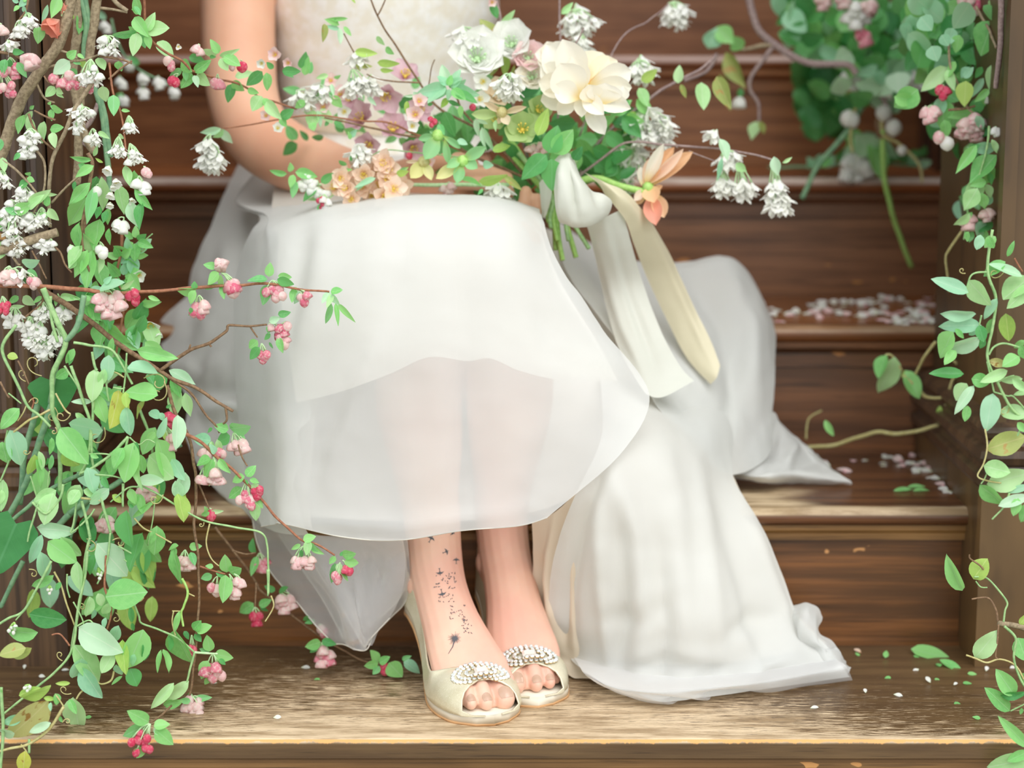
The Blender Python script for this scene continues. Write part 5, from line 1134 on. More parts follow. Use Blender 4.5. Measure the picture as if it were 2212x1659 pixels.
p.fr('X4'); p.leaves('115 545 200 802 .45 g; 62 645 212 792 .62 p; 205 668 272 800 .45 m; -6 800 155 802 .38 P; 290 752 240 925 .46 P; 290 880 220 950 .6 l; 240 395 245 604 .38 P; 100 500 50 552 .6 g; 60 380 140 400 .7 m; 10 640 30 760 .4 g; 120 540 170 420 .3 m; 130 380 160 430 .6 m; 170 350 200 330 .5 d', Y=.06); p.cluster(-10, 840, 25, 885, 6, 17, 'pale', 'half', Y=.12); p.cluster(60, 850, 75, 870, 3, 12, 'pale', 'half', Y=.12); p.tendril(150, 890, 100, 60)
p.fr(''); p.cluster(225, 1110, 229, 1133, 6, 18, 'pale', 'half', Y=.15); p.done()
p = Plant('smilax_vine', 'leafy vine hanging below mid left with its biggest pale leaves before the dark riser', 'vine', .045)
p.stem([(177, 1082), (186, 1120), (195, 1161)], .002, .0018, 'vine'); p.stem([(220, 1075), (228, 1110), (240, 1150)], .002, .0018, 'vine'); p.stem([(176, 1076), (200, 1078), (222, 1082)], .0016, .0014, 'straw'); p.stem([(195, 1161), (185, 1200), (175, 1290), (160, 1360), (154, 1407)], .002, .0017, 'vine', n=40); p.stem([(165, 1085), (160, 1130), (155, 1150), (190, 1120), (205, 1100)], .0014, .0012, 'vine'); p.stem([(82, 1090), (66, 1140), (60, 1170)], .0014, .0012, 'vine'); p.stem([(135, 1045), (128, 1075), (100, 1110), (70, 1085)], .0018, .0016, 'vine'); p.stem([(240, 1150), (232, 1210), (210, 1262)], .0014, .0012, 'vine'); p.stem([(230, 1200), (226, 1262), (238, 1300), (240, 1330), (230, 1362)], .0012, .001, 'red'); p.stem([(118, 1235), (132, 1262), (143, 1300), (160, 1350)], .0014, .0011, 'straw'); p.stem([(256, 1180), (270, 1188), (288, 1198)], .0014, .0012, 'vine'); p.stem([(268, 1208), (285, 1220), (295, 1222)], .001, .0009, 'vine'); p.stem([(146, 1240), (146, 1270), (152, 1292)], .0012, .001, 'vine')
p.fr('X2'); p.leaves('332 15 262 208 .56 p; 495 -5 425 80 .62 p; 228 228 462 268 .36 P; 262 272 182 462 .3 m; 380 288 494 420 .5 p; 298 315 468 452 .56 g; 252 380 292 562 .42 m; 335 528 190 610 .3 g; 482 440 492 622 .36 p; 604 328 804 545 .52 P; 790 120 786 352 .44 d; 888 262 778 490 .42 d; 945 255 955 340 .5 g; 658 662 914 630 .62 g; 700 592 872 582 .4 m; 380 570 345 620 .5 d; 600 400 540 520 .4 d; 560 150 520 260 .6 D; 500 190 590 330 .6 D; 640 20 560 85 .5 P; 610 640 640 720 .6 p; 560 660 550 790 .4 p; 680 700 640 780 .5 p; 590 740 580 805 .4 m; 660 790 640 860 .4 m'); p.tendril(540, 300, 20, 60); p.tendril(700, 310, 330, 50); p.tendril(180, 490, 0, 40); p.tendril(500, 700, 20, 30); p.tendril(720, 760, 40, 40); p.cluster(610, 480, 620, 530, 4, 10, 'white', 'bud', (8, 11), 'lime'); p.cluster(310, 590, 308, 625, 4, 8, 'white', 'bud', (7, 9), 'lime'); p.done()
p = Plant('smilax_vine', 'vine strand hanging lowest at left, three drooping leaves overhanging the bottom tread', 'vine', .035)
p.stem([(190, 1190), (180, 1260), (165, 1340), (154, 1407), (119, 1451), (85, 1480), (57, 1501), (6, 1542)], .0018, .0015, 'vine', n=50); p.stem([(111, 1212), (80, 1270), (52, 1320), (20, 1335), (-8, 1352)], .0018, .0016, 'vine'); p.stem([(52, 1320), (35, 1340)], .0012, .001, 'vine'); p.stem([(150, 1395), (130, 1370), (112, 1372)], .001, .0008, 'red'); p.stem([(246, 1450), (240, 1470), (220, 1478), (205, 1470)], .0014, .0011, 'straw'); p.stem([(200, 1475), (175, 1495), (165, 1510)], .0013, .0011, 'straw'); p.stem([(160, 1300), (180, 1345), (172, 1372)], .001, .0009, 'vine'); p.stem([(165, 1352), (190, 1340), (200, 1345)], .0012, .001, 'vine')
p.fr('X2'); p.leaves('182 768 405 820 .5 d; 236 884 22 890 .38 g; 550 850 720 960 .3 g; 740 840 700 950 .5 m; 812 720 825 830 .3 d')
p.fr('X3'); p.leaves('540 -15 822 160 .5 P; 508 105 702 372 .42 p; 782 160 695 300 .55 p; 560 198 515 348 .6 m; 560 258 682 484 .42 m; 842 68 848 306 .34 l; 985 0 880 272 .56 g; 992 88 1006 218 .4 d; 892 268 950 392 .75 d; 842 320 764 374 .25 g; 505 465 530 708 .52 p; 475 478 522 578 .42 g; 800 240 830 320 .5 m; 930 170 900 250 .5 m'); p.tendril(490, 440, 160, 50); p.tendril(430, 215, 200, 40)
p.fr('X2'); p.cluster(90, 820, 85, 865, 5, 12, 'white', 'bud', (9, 12), 'lime'); p.done()
p = Plant('smilax_vine', 'withered yellowing vine end in the bottom left corner', 'vine', -.03)
p.stem([(138, 1526), (104, 1577), (60, 1606), (20, 1618), (-15, 1628)], .002, .0016, 'straw'); p.stem([(3, 1485), (6, 1573), (2, 1650), (-2, 1690)], .0022, .0018, 'vine'); p.stem([(44, 1607), (56, 1622), (62, 1640)], .001, .001, 'straw'); p.stem([(62, 1595), (62, 1625)], .0018, .0016, 'vine'); p.stem([(120, 1500), (138, 1526)], .0011, .001, 'straw')
p.fr('X3'); p.leaves('330 488 58 784 .44 b; 138 466 345 425 .26 l; 482 368 382 372 .3 l; 100 715 -10 712 .55 P; 150 600 20 650 .5 m; 350 640 195 712 .35 P; 172 835 155 1000 .5 y; 300 470 380 480 .4 l; 380 440 400 520 .6 g; 178 126 -6 165 .5 o; 218 128 75 202 .36 o; 130 455 260 395 .3 l; 350 500 345 560 .4 m; 400 590 430 640 .4 g; 20 430 -10 400 .4 g', Y=-.03); p.cluster(200, 380, 195, 405, 5, 9, 'white', 'bud', (8, 10), 'lime'); p.tendril(430, 640, 300, 30); p.done()
p = Plant('smilax_vine', 'thin bare green runner arching right over the gown edge and drooping past the hem', 'vine', .06)
p.stem([(300, 1045), (343, 1067), (408, 1110), (451, 1129), (510, 1140), (563, 1151), (576, 1180), (580, 1230), (579, 1282)], .0014, .0013, 'vine', n=60); p.stem([(579, 1230), (578, 1285)], .0024, .001, 'vine'); p.stem([(452, 1132), (445, 1170), (455, 1205), (472, 1222)], .0011, .0008, 'straw'); p.stem([(585, 1285), (590, 1310), (572, 1342)], .0011, .0008, 'straw'); p.stem([(335, 1075), (330, 1120), (320, 1180)], .0009, .0008, 'vine'); p.stem([(290, 1118), (310, 1140), (340, 1155), (370, 1172)], .0012, .001, 'straw')
p.fr('C'); p.leaves('1050 -60 1080 60 .5 P; 1060 20 1120 180 .5 l; 940 210 925 392 .55 g; 1040 350 1070 575 .25 g; 770 95 830 20 .5 g; 920 60 790 165 .18 g; 800 100 770 80 .5 d; 840 20 850 140 .4 g'); p.tendril(1220, 190, 90, 24); p.done()
p = Plant('smilax_vine', 'slim vine ending in two long leaves just above the bottom tread', 'vine', .06)
p.stem([(289, 1305), (300, 1330), (307, 1347), (345, 1362), (385, 1380), (420, 1408)], .0014, .0013, 'vine'); p.stem([(420, 1408), (412, 1440), (406, 1468), (398, 1490)], .0016, .0012, 'vine'); p.stem([(420, 1408), (448, 1410), (470, 1412)], .0014, .001, 'mint'); p.stem([(375, 1320), (372, 1345), (380, 1375)], .001, .0008, 'straw'); p.stem([(392, 1250), (405, 1280), (398, 1310), (392, 1325), (396, 1355)], .0014, .0012, 'lime'); p.stem([(407, 1282), (420, 1288)], .001, .0008, 'straw'); p.stem([(372, 1320), (390, 1320)], .0009, .0008, 'straw')
p.fr('C'); p.leaves('1040 1150 905 1305 .3 p; 1130 1140 970 1270 .34 p; 1050 830 1120 1055 .4 g; 1075 720 1040 850 .25 g; 975 950 1030 1080 .3 g; 965 950 935 1090 .2 g; 1010 870 1030 960 .4 d; 975 1280 1090 1270 .4 g; 790 790 800 840 .4 d'); p.tendril(860, 640, 120, 40); p.done()

p = Plant('leafy_shoot', 'shaded deep-set leaves filling the left garland between vines and riser', 'branch', .19)
p.stem([(250, 830), (215, 950), (180, 1060), (150, 1180)], .002, .0014, 'sage'); p.stem([(300, 880), (330, 980), (300, 1080), (260, 1180)], .002, .0014, 'vine')
for i in range(46):
    t = R.random(); x = 60+R.uniform(0, 300); y = R.uniform(880, 1290)
    if x > 330 and y > 1180: continue
    a = R.uniform(.6, 2.5); l = R.uniform(45, 75); b = at(x, y, .18); blade('leaf', p.root, b, at(x+l*math.cos(a), y+l*math.sin(a), .17), R.uniform(.42, .6), LM[R.choice('dgDmgl')], 'oval')
for i in range(26):
    x = R.uniform(170, 320); y = R.uniform(560, 860); a = R.uniform(.6, 2.5); l = R.uniform(40, 65); b = at(x, y, .17); blade('leaf', p.root, b, at(x+l*math.cos(a), y+l*math.sin(a), .16), R.uniform(.4, .55), LM[R.choice('dgmga')], 'lance')
p.done()

# ------------------------------------------------------------------ bouquet in her hand
p = Plant('bouquet', 'loose garden bouquet of a big cream peony, green hellebores and blossom tied with silk ribbon', 'bouquet', .33)
B = p
grip = at(1195, 415, .37); p.ensure(grip); rt = p.root
def V3(x, y, z=0): return Vector((x, y, z))
# bundle of stems through the hand
for i, q in enumerate((((1120, 330), (1190, 420), (1187, 470), (1190, 492)), ((1160, 320), (1200, 420), (1205, 500), (1215, 562)), ((1190, 310), (1205, 430), (1225, 490), (1244, 556)), ((1220, 320), (1215, 430), (1240, 485), (1272, 537)),
                       ((1080, 310), (1185, 425), (1195, 480), (1204, 520)), ((1140, 300), (1195, 420), (1198, 480), (1200, 540)), ((1250, 330), (1222, 420), (1222, 480), (1228, 520)), ((1100, 300), (1178, 415), (1182, 455), (1186, 480)))):
    p.stem(q, .0034, .0030, 'lime' if i % 3 else 'vine', (.37+.012*(i % 3), .335+.01*(i % 3)), wob=.0005)
# long fine twigs
p.stem([(1010, 330), (900, 290), (840, 266), (760, 258), (662, 250), (560, 266), (482, 277)], .0013, .0008, 'red', (.36, .30), n=50)
p.stem([(1180, 400), (1050, 350), (960, 305), (860, 290), (790, 272), (700, 255)], .0018, .001, 'twig', (.38, .31)); p.stem([(1150, 400), (1050, 290), (950, 235), (905, 176), (850, 90), (815, 34), (795, -20)], .0017, .0009, 'twig', (.38, .33), n=50); p.stem([(815, 34), (828, 8), (840, -20)], .0009, .0007, 'twig'); p.stem([(905, 178), (860, 176), (820, 172), (792, 160)], .001, .0007, 'twig'); p.stem([(770, 120), (755, 95), (742, 72)], .0009, .0007, 'twig'); p.stem([(1000, 340), (900, 330), (830, 325), (790, 345)], .001, .0008, 'vine'); p.stem([(1060, 300), (1000, 240), (985, 190), (975, 170)], .0014, .001, 'twig'); p.stem([(925, 185), (932, 150), (940, 128)], .0007, .0006, 'twig')
p.stem([(1200, 420), (1290, 350), (1350, 310), (1430, 312), (1495, 316), (1560, 322), (1620, 332), (1672, 346)], .0016, .0010, 'lilac', (.38, .36), n=50); p.stem([(1488, 326), (1520, 338), (1545, 348)], .0008, .0006, 'lilac', (.36, .36)); p.stem([(1250, 380), (1300, 300), (1400, 215), (1455, 180), (1520, 145), (1548, 118)], .0020, .0014, 'lilac', (.40, .52)); p.stem([(1190, 400), (1210, 200), (1211, 120), (1208, -20)], .0014, .0011, 'lilac', (.40, .45)); p.stem([(1250, 300), (1330, 100), (1400, 45), (1455, 2)], .001, .0008, 'lilac', (.42, .55)); p.stem([(1150, 380), (1090, 150), (1082, 60), (1072, -20)], .0022, .0014, 'lilac', (.40, .42)); p.stem([(1230, 110), (1250, 85), (1262, 60)], .001, .0008, 'lilac')
# dark inner foliage that fills the bunch
for i in range(135):
    x = R.uniform(925, 1370); y = R.uniform(185, 425) if x < 1200 else R.uniform(225, 395)
    if y < 250 and x < 1000: continue
    Yd = R.uniform(.37, .47); a = R.uniform(0, 6.28); l = R.uniform(38, 66); b = at(x, y, Yd)
    blade('leaf', rt, b, at(x+l*math.cos(a), y+l*math.sin(a), Yd+R.uniform(-.015, .015)), R.uniform(.45, .6), LM[R.choice('DdddgaD')], R.choice(('apple', 'lance')))
for i in range(36):
    x = R.uniform(640, 940); y = R.uniform(185, 315); Yd = R.uniform(.40, .48); a = R.uniform(0, 6.28); l = R.uniform(25, 42)
    blade('leaf', rt, at(x, y, Yd), at(x+l*math.cos(a), y+l*math.sin(a), Yd), R.uniform(.4, .6), LM[R.choice('dgaaD')], 'apple')
# the cream peony, petals placed one by one
def flower(name, cx, cy, Y, mat_c, label=None):
    c = at(cx, cy, Y); h = MB().add(blob(c, .007, .007, .007, None, 6, 8)).obj(name, mat_c, rt)
    if label: h['label'] = label
    return h
def petals(h, txt, F, Y, shape='petal', face=None):
    sc = FR[F]
    for q in txt.split(';'):
        q = q.split()
        if not q: continue
        bx, by, tx, ty, w = map(float, q[:5]); k = q[5]; y0, y1 = (float(q[6]), float(q[7])) if len(q) > 7 else (0, 0)
        b = at(sc[0]+bx*sc[2], sc[1]+by*sc[2], Y+y0); t = at(sc[0]+tx*sc[2], sc[1]+ty*sc[2], Y+y1)
        blade('petal', h, b, t, w, PM[k], shape, R.uniform(-.18, .18))
pe = flower('peony', 1262, 190, .30, M_anther, 'large cream peony, its heart yellow')
petals(pe, '1300 660 960 170 .62 cream .02 .03; 1310 640 1130 120 .62 cream .01 .0; 1330 640 1230 380 .75 cream .0 -.01; 1340 600 1380 300 .8 yolk .01 .03; 1350 600 1540 250 .72 yolk .01 .035; 1370 610 1700 330 .62 yolk .01 .03; 1380 630 1850 440 .52 cream .0 .02; 1370 640 1850 620 .5 cream -.01 .0; 1560 800 1570 575 1.6 cream -.022 -.03; 1450 780 1400 590 1.2 cream -.024 -.032; 1700 780 1760 600 1.0 cream -.02 -.02; 1330 680 1840 840 .42 cream -.015 -.025; 1330 690 1560 900 .55 cream -.015 -.035; 1310 690 1330 930 .62 cream -.01 -.02; 1290 690 1080 900 .62 cream -.01 -.01; 1280 680 900 760 .62 cream .0 .01; 1290 660 880 560 .62 cream .0 .01; 1300 650 900 400 .62 cream .01 .02; 1360 800 1570 1110 .52 cream -.005 -.015; 1290 740 1100 370 .95 cream -.02 -.03; 1300 720 1230 300 .7 cream -.012 -.02; 1310 740 1040 600 .8 cream -.022 -.03', 'Rr', .30)
# smaller pale flowers behind and beside it
for (x, y, r_, k, Y, n_, ly) in ((1030, 132, 74, 'white', .37, 7, 3), (1108, 100, 58, 'white', .39, 7, 3), (1140, 128, 46, 'pink', .38, 7, 3), (1082, 205, 44, 'tan', .36, 6, 2), (1150, 170, 44, 'cream', .37, 6, 3), (1195, 130, 44, 'cream', .36, 6, 2)):
    p.bloom(x, y, r_, k, n_, V3(R.uniform(-.3, .2), -.9, .45), 1.0, Y=Y, name='garden_flower', cent=False, layers=ly, w=.95)
# mauve flowers
for (x, y, r_, ax, n_) in ((832, 200, 46, V3(.1, -.9, -.45), 5), (785, 262, 48, V3(-.4, -.7, .5), 6), (848, 285, 50, V3(.1, -.75, .6), 6), (800, 310, 40, V3(-.2, -.9, -.2), 5), (875, 170, 44, V3(.1, -.6, .7), 5), (890, 315, 38, V3(.3, -.9, -.4), 5), (760, 215, 36, V3(-.3, -.8, .3), 5), (905, 235, 40, V3(.2, -.9, .1), 5)):
    p.bloom(x, y, r_, 'mauve', n_, ax, .95, Y=.375, name='mauve_flower', w=.8)
# hellebores
h = p.bloom(1128, 283, 50, 'helle', 5, V3(.05, -.9, .35), .95, Y=.315, name='hellebore', w=1.05)
p.bloom(1075, 262, 36, 'helle', 5, V3(-.3, -.8, .4), 1.0, Y=.33, name='hellebore', w=1.0); p.bloom(1160, 240, 36, 'helle', 5, V3(.3, -.8, .3), 1.0, Y=.33, name='hellebore', w=1.0)
hb = flower('hellebore', 1000, 348, .30, SM['lime']); petals(hb, '720 960 985 815 .42 hellem 0 -.01; 740 970 890 1055 .66 hellem 0 -.01; 700 950 545 1045 .5 hellem 0 -.015; 700 1000 425 1170 .42 helley 0 -.01; 705 1000 655 1225 .55 hellem 0 -.01', 'O', .30)
hb = flower('hellebore', 946, 292, .30, SM['lime'], 'green hellebore nodding downwards'); petals(hb, '450 685 300 955 .6 hellem 0 -.01; 440 690 225 730 .4 hellem 0 0; 500 690 700 835 .32 hellem 0 0; 520 720 565 1005 .32 hellem 0 0; 470 690 470 900 .5 hellem 0 .01; 460 680 350 640 .4 hellem 0 0', 'O', .30)
hb = flower('hellebore', 915, 350, .305, SM['straw'], 'lemon green hellebore with folded petals'); petals(hb, '285 975 140 1165 .65 helley 0 -.01; 290 990 375 1190 .5 helley 0 -.01; 265 975 85 985 .22 tan 0 0; 120 1040 0 1110 .4 hellem 0 0', 'O', .305)
hb = flower('hellebore', 1083, 243, .30, SM['straw'], 'tan hellebore seen from the side'); petals(hb, '1165 430 958 318 .3 tan 0 -.01; 1180 440 1440 368 .26 tan 0 -.01; 1170 450 1235 570 .7 tan 0 -.01; 1150 440 820 450 .36 helle 0 0; 1160 440 1120 560 .5 tan 0 0', 'O', .30)
p.bloom(925, 352, 22, 'pink', 5, Y=.34); p.bloom(898, 248, 27, 'pink', 5, V3(-.1, -1, .2), Y=.30); p.bloom(905, 220, 22, 'pink', 5, V3(.2, -1, .4), Y=.30); p.bloom(890, 272, 20, 'white', 5, Y=.30); p.cluster(930, 250, 935, 262, 3, 11, 'red', 'bud', (13, 16), Y=.3); p.cluster(1018, 225, 1021, 232, 1, 3, 'red', 'bud', (16, 18), Y=.31); p.cluster(880, 330, 884, 337, 1, 3, 'red', 'bud', (16, 18), Y=.33); p.cluster(1160, 310, 1158, 322, 6, 18, 'pale', 'half', (15, 19), Y=.315); p.cluster(960, 402, 965, 412, 4, 16, 'pale', 'half', (16, 20), Y=.34)
# peach stocks along the lap
for i, (x, y) in enumerate(((1250, 1075), (1520, 1125), (1350, 1335), (1110, 1375), (1500, 950), (1700, 1240), (960, 1130), (900, 1260), (1420, 1000), (1600, 1260), (1240, 1230), (1430, 1220), (1050, 1250), (1560, 1020), (1180, 960), (1480, 1340), (1020, 1120))):
    p.bloom(560+x*.18083, 180+y*.18083, R.uniform(25, 33), 'peach', 5, V3(R.uniform(-.5, .5), -1, R.uniform(-.4, .6)), 1.15, Y=.30+.012*(i % 3), name='stock_flower', w=.8, layers=1 if i % 2 else 2)
p.stem([(1100, 400), (900, 400), (760, 395), (650, 405)], .0024, .0016, 'mint', (.35, .31))
for i, (x, y) in enumerate(((640, 1190), (560, 1130), (520, 1220), (700, 1300), (800, 1330), (620, 1260))): p.cluster(560+(x+70)*.18083, 180+(y+20)*.18083, 560+x*.18083, 180+y*.18083, 3, 9, 'white', 'bud', (16, 20), Y=.305)
p.fr('N'); p.leaves('330 1080 115 1050 .32 g; 370 1060 370 945 .6 g; 430 1060 705 1110 .42 g; 410 1090 370 1250 .5 g; 430 1160 395 1375 .4 a; 740 1190 890 1070 .5 d; 690 1260 510 1390 .4 d; 720 1440 745 1570 .5 a; 900 1330 560 1395 .2 p; 980 1040 1110 1030 .3 g; 1040 980 950 920 .5 d; 1100 930 1090 860 .4 d; 1390 1130 1130 1240 .22 m; 1300 1130 1150 1300 .2 m; 1640 1080 1780 1060 .5 l', ap, Y=.30); p.fr('')
p.cluster(690, 425, 692, 440, 4, 15, 'red', 'bud', (12, 15), Y=.295); p.cluster(700, 420, 703, 437, 3, 12, 'white', 'half', (16, 20), Y=.295)
for (x, y, r_, k) in ((655, 205, 20, 'white'), (700, 232, 22, 'pink'), (735, 205, 22, 'pink'), (670, 235, 18, 'white'), (715, 175, 20, 'pink'), (690, 190, 18, 'white'), (745, 240, 20, 'white'), (1000, 205, 20, 'pink'), (1035, 215, 24, 'white'), (1045, 175, 24, 'white')):
    p.bloom(x, y, r_, k, 5, V3(R.uniform(-.4, .4), -1, R.uniform(-.2, .5)), 1.05, Y=.335)
# white starry sprays
ST = dict(kind='white', form='star', size=(22, 29))
for (ox, oy, x, y, n_, sp, Y) in ((1100, 160, 1098, 190, 12, 30, .30), (760, 150, 768, 190, 9, 26, .325), (770, 120, 775, 128, 5, 18, .33), (790, 180, 800, 185, 6, 22, .33), (770, 330, 778, 335, 8, 24, .31), (1240, 20, 1252, 48, 14, 36, .45), (1262, 80, 1255, 98, 8, 20, .44), (1450, 5, 1462, 35, 12, 26, .54), (1380, 130, 1385, 155, 12, 28, .42), (1390, 240, 1400, 275, 22, 46, .40), (1440, 280, 1430, 298, 12, 30, .40),
                                  (1078, 400, 1076, 417, 9, 20, .32), (1000, 60, 1010, 85, 10, 30, .37), (455, 290, 448, 316, 6, 15, .30), (462, 310, 458, 350, 13, 24, .30), (1560, 330, 1572, 350, 9, 24, .36), (1555, 360, 1560, 405, 9, 20, .36), (1595, 360, 1607, 412, 10, 22, .36), (1670, 352, 1676, 405, 8, 16, .36), (1682, 410, 1680, 442, 12, 25, .36), (1545, 290, 1540, 292, 3, 10, .36), (1370, 330, 1365, 350, 16, 44, .41), (1350, 380, 1340, 395, 8, 26, .42), (700, 190, 690, 200, 6, 22, .33), (640, 200, 655, 215, 6, 22, .33), (1270, 110, 1265, 118, 5, 14, .44)):
    p.cluster(ox, oy, x, y, n_, sp, Y=Y, name='white_spray', **ST)
p.leaves('478 278 432 288 .35 P; 480 278 500 312 .45 P; 482 280 460 300 .4 p; 1555 300 1575 345 .4 P; 1590 352 1612 372 .6 p; 1672 338 1680 380 .5 P; 1690 352 1712 340 .3 p; 1560 340 1550 392 .2 m', 'lance', Y=.33)
# leaves along the left twig and mint rosette in the middle
p.fr('D'); p.leaves('850 790 845 932 .62 p; 880 790 905 915 .25 P; 905 780 992 885 .5 p; 835 880 860 938 .85 g; 790 720 722 775 .6 g; 840 700 930 680 .5 g; 985 690 1060 770 .6 g; 1000 870 1070 920 .5 d; 960 870 935 905 .6 d; 1110 560 1220 640 .3 m; 980 600 1000 690 .3 P; 1240 690 1305 760 .3 P; 960 540 870 560 .4 p; 1000 560 1050 540 .5 g; 760 490 800 370 .5 d; 790 540 815 400 .4 g; 825 530 840 440 .4 a; 1150 370 1310 385 .36 l; 1310 450 1475 455 .3 l; 1180 480 1280 470 .3 o; 1370 340 1430 390 .5 g; 1305 260 1365 325 .4 p; 1330 500 1430 505 .3 l; 1160 460 1190 510 .4 o; 1040 180 930 135 .25 g; 1100 132 930 140 .16 g; 1040 210 935 185 .3 m; 930 170 930 300 .34 o; 1040 200 1045 320 .3 P; 1070 190 1125 260 .35 g; 1030 170 1000 130 .3 g; 1120 -20 1155 25 .3 l; 1110 980 1170 930 .5 m; 1120 1000 1100 940 .4 g', ap, Y=.325)
p.fr('O'); p.leaves('560 130 440 20 .5 m; 560 130 600 10 .55 g; 580 140 720 40 .5 m; 590 150 900 250 .42 m; 540 150 230 215 .5 m; 540 160 420 290 .5 m; 570 170 560 290 .5 m; 600 170 760 290 .5 g; 560 110 480 -110 .5 P; 600 120 700 -60 .4 m; 600 70 580 160 .6 d; 520 130 330 330 .4 m; 620 200 900 300 .3 d; 640 140 760 60 .45 m; 170 200 310 360 .28 P; 100 300 100 480 .3 l; 170 240 70 250 .3 P; 330 350 390 330 .6 d; 560 270 480 380 .5 l; 520 420 640 700 .45 d; 700 350 700 500 .4 g; 450 560 520 680 .5 a; 560 300 700 360 .3 D; 870 500 900 700 .3 P; 880 510 1010 560 .3 P; 940 590 990 860 .2 P; 960 600 1080 890 .2 P; 1100 510 1080 640 .3 p; 1060 860 1260 800 .42 l; 950 1000 1060 1030 .7 m; 660 740 780 790 .5 m; 900 1200 1230 1140 .32 l; 1180 1140 1390 1300 .26 o; 700 1180 960 1230 .22 g; 950 1290 890 1350 .4 a', ap, Y=.305)
p.leaves('1690 885 1790 585 .66 d; 1745 890 1960 620 .62 g; 1660 905 1385 1175 .5 d; 1722 950 1722 1310 .62 d; 1560 690 1680 380 .4 helle' .replace('helle', 'l')+'; 1960 960 2060 820 .6 D', ap, 0, .05, Y=.29)
p.fr(''); p.leaves('1385 175 1420 150 .5 l; 1380 190 1400 230 .5 p; 1375 215 1410 250 .5 g; 1350 250 1390 265 .5 g; 1370 240 1350 290 .4 l; 1290 270 1330 250 .5 g; 1310 290 1350 320 .6 d; 1280 320 1330 340 .5 d; 1260 330 1320 375 .5 d; 1250 300 1290 360 .4 g; 1320 350 1350 390 .5 d; 1300 370 1340 400 .5 g; 1070 90 1040 38 .5 o; 1082 60 1112 22 .3 p; 1085 62 1115 40 .3 P; 1060 10 1075 40 .5 d; 1078 120 1060 165 .4 o; 1092 118 1090 165 .4 l; 1105 165 1112 140 .3 o; 1465 180 1468 140 .5 p; 1470 182 1482 212 .35 o; 1515 178 1520 238 .46 p; 1548 165 1578 236 .40 o; 1210 130 1225 95 .4 p; 1212 30 1240 5 .35 p', ap, Y=.40)
p.bloom(1062, 4, 14, 'pink', 5, Y=.4)
# apricot tulips at the right
tl = flower('parrot_tulip', 1400, 405, .35, SM['lime'], 'ragged apricot tulip pointing up and right'); petals(tl, '1330 580 1860 150 .26 orange 0 0; 1310 560 1640 100 .26 orange 0 .01; 1290 550 1510 60 .28 cream 0 -.01; 1270 540 1400 220 .4 peach 0 .01; 1300 560 1750 120 .2 peach .0 -.01; 1250 560 1240 330 .4 cream 0 .01', 'Pq', .35)
tl = flower('parrot_tulip', 1398, 420, .35, SM['lime'], 'apricot tulip drooping below the other'); petals(tl, '1340 560 1400 760 .8 orange 0 -.02; 1300 600 1160 740 .5 peach 0 -.01; 1390 640 1520 940 .6 orange 0 -.01; 1350 660 1420 1030 .55 coral 0 -.02; 1300 660 1180 780 .5 orange 0 0; 1380 620 1500 560 .5 orange 0 0', 'Pq', .35)
p.stem([(1225, 400), (1283, 385), (1340, 402), (1392, 415)], .0042, .0040, 'lime', (.36, .35), wob=.0004)
# silk ribbon: a loop, its knot and two long tails
silk = NT('silk_ribbon'); M_silk = None
def ribbon_mat(name, c):
    t = NT(name); co = t.coord('Object'); n = t.noise(t.coord('Object', (30, 30, 300)), 1, 2)
    a = t.bsdf(t.mix(t.math('MULTIPLY', n, .3), c, (c[0]*.9, c[1]*.9, c[2]*.88, 1)), .42, .35, **{'Sheen Weight': .2}); tr = t.n('ShaderNodeBsdfTranslucent'); tr.inputs[0].default_value = c
    m = t.n('ShaderNodeMixShader'); m.inputs[0].default_value = .3; t.l(a, m.inputs[1]); t.l(tr.outputs[0], m.inputs[2]); return t.done(m.outputs[0])
bpy.data.materials.remove(silk.m)
M_rib = ribbon_mat('ivory_silk', rgb(228, 230, 220)); M_rib2 = ribbon_mat('buttercream_silk', rgb(238, 230, 200))
rib = MB().add(blob(at(1212, 372, .335), .012, .012, .014, None, 8, 10)).obj('ribbon', M_rib, rt); rib['label'] = 'ivory silk ribbon tied in a loose bow'
fl = [([(1228, 345), (1236, 400), (1245, 480)], 10, -.008), ([(1248, 350), (1285, 400), (1300, 450)], 10, -.007), ([(1215, 345), (1212, 480)], 8, .005)]
sheet('bow_loop', [[(1198, 346, .30), (1212, 333, .30), (1228, 330, .295), (1240, 340, .30)], [(1196, 380, .295), (1216, 375, .275), (1244, 378, .27), (1272, 388, .295)], [(1198, 420, .29), (1224, 425, .265), (1262, 425, .265), (1305, 418, .29)],
                   [(1201, 455, .29), (1230, 465, .268), (1275, 462, .268), (1322, 436, .295)], [(1209, 478, .295), (1240, 490, .278), (1280, 486, .28), (1316, 462, .30)], [(1215, 480, .315), (1245, 486, .31), (1280, 482, .312), (1308, 462, .318)]], M_rib, 40, 44, fl, .0008, 30, rib)
sheet('ribbon_tail', [[(1262, 470, .325), (1300, 470, .31), (1345, 452, .32)], [(1280, 530, .345), (1320, 530, .335), (1362, 520, .345)], [(1300, 620, .38), (1345, 625, .37), (1390, 615, .38)], [(1330, 735, .355), (1375, 735, .345), (1428, 715, .355)], [(1368, 810, .315), (1415, 815, .31), (1468, 790, .325)], [(1395, 852, .288), (1430, 858, .29), (1500, 822, .315)]],
      M_rib, 20, 60, [([(1320, 480), (1360, 640), (1420, 800)], 10, -.004), ([(1290, 520), (1340, 700), (1400, 830)], 9, .003)], .0012, 24, rib)
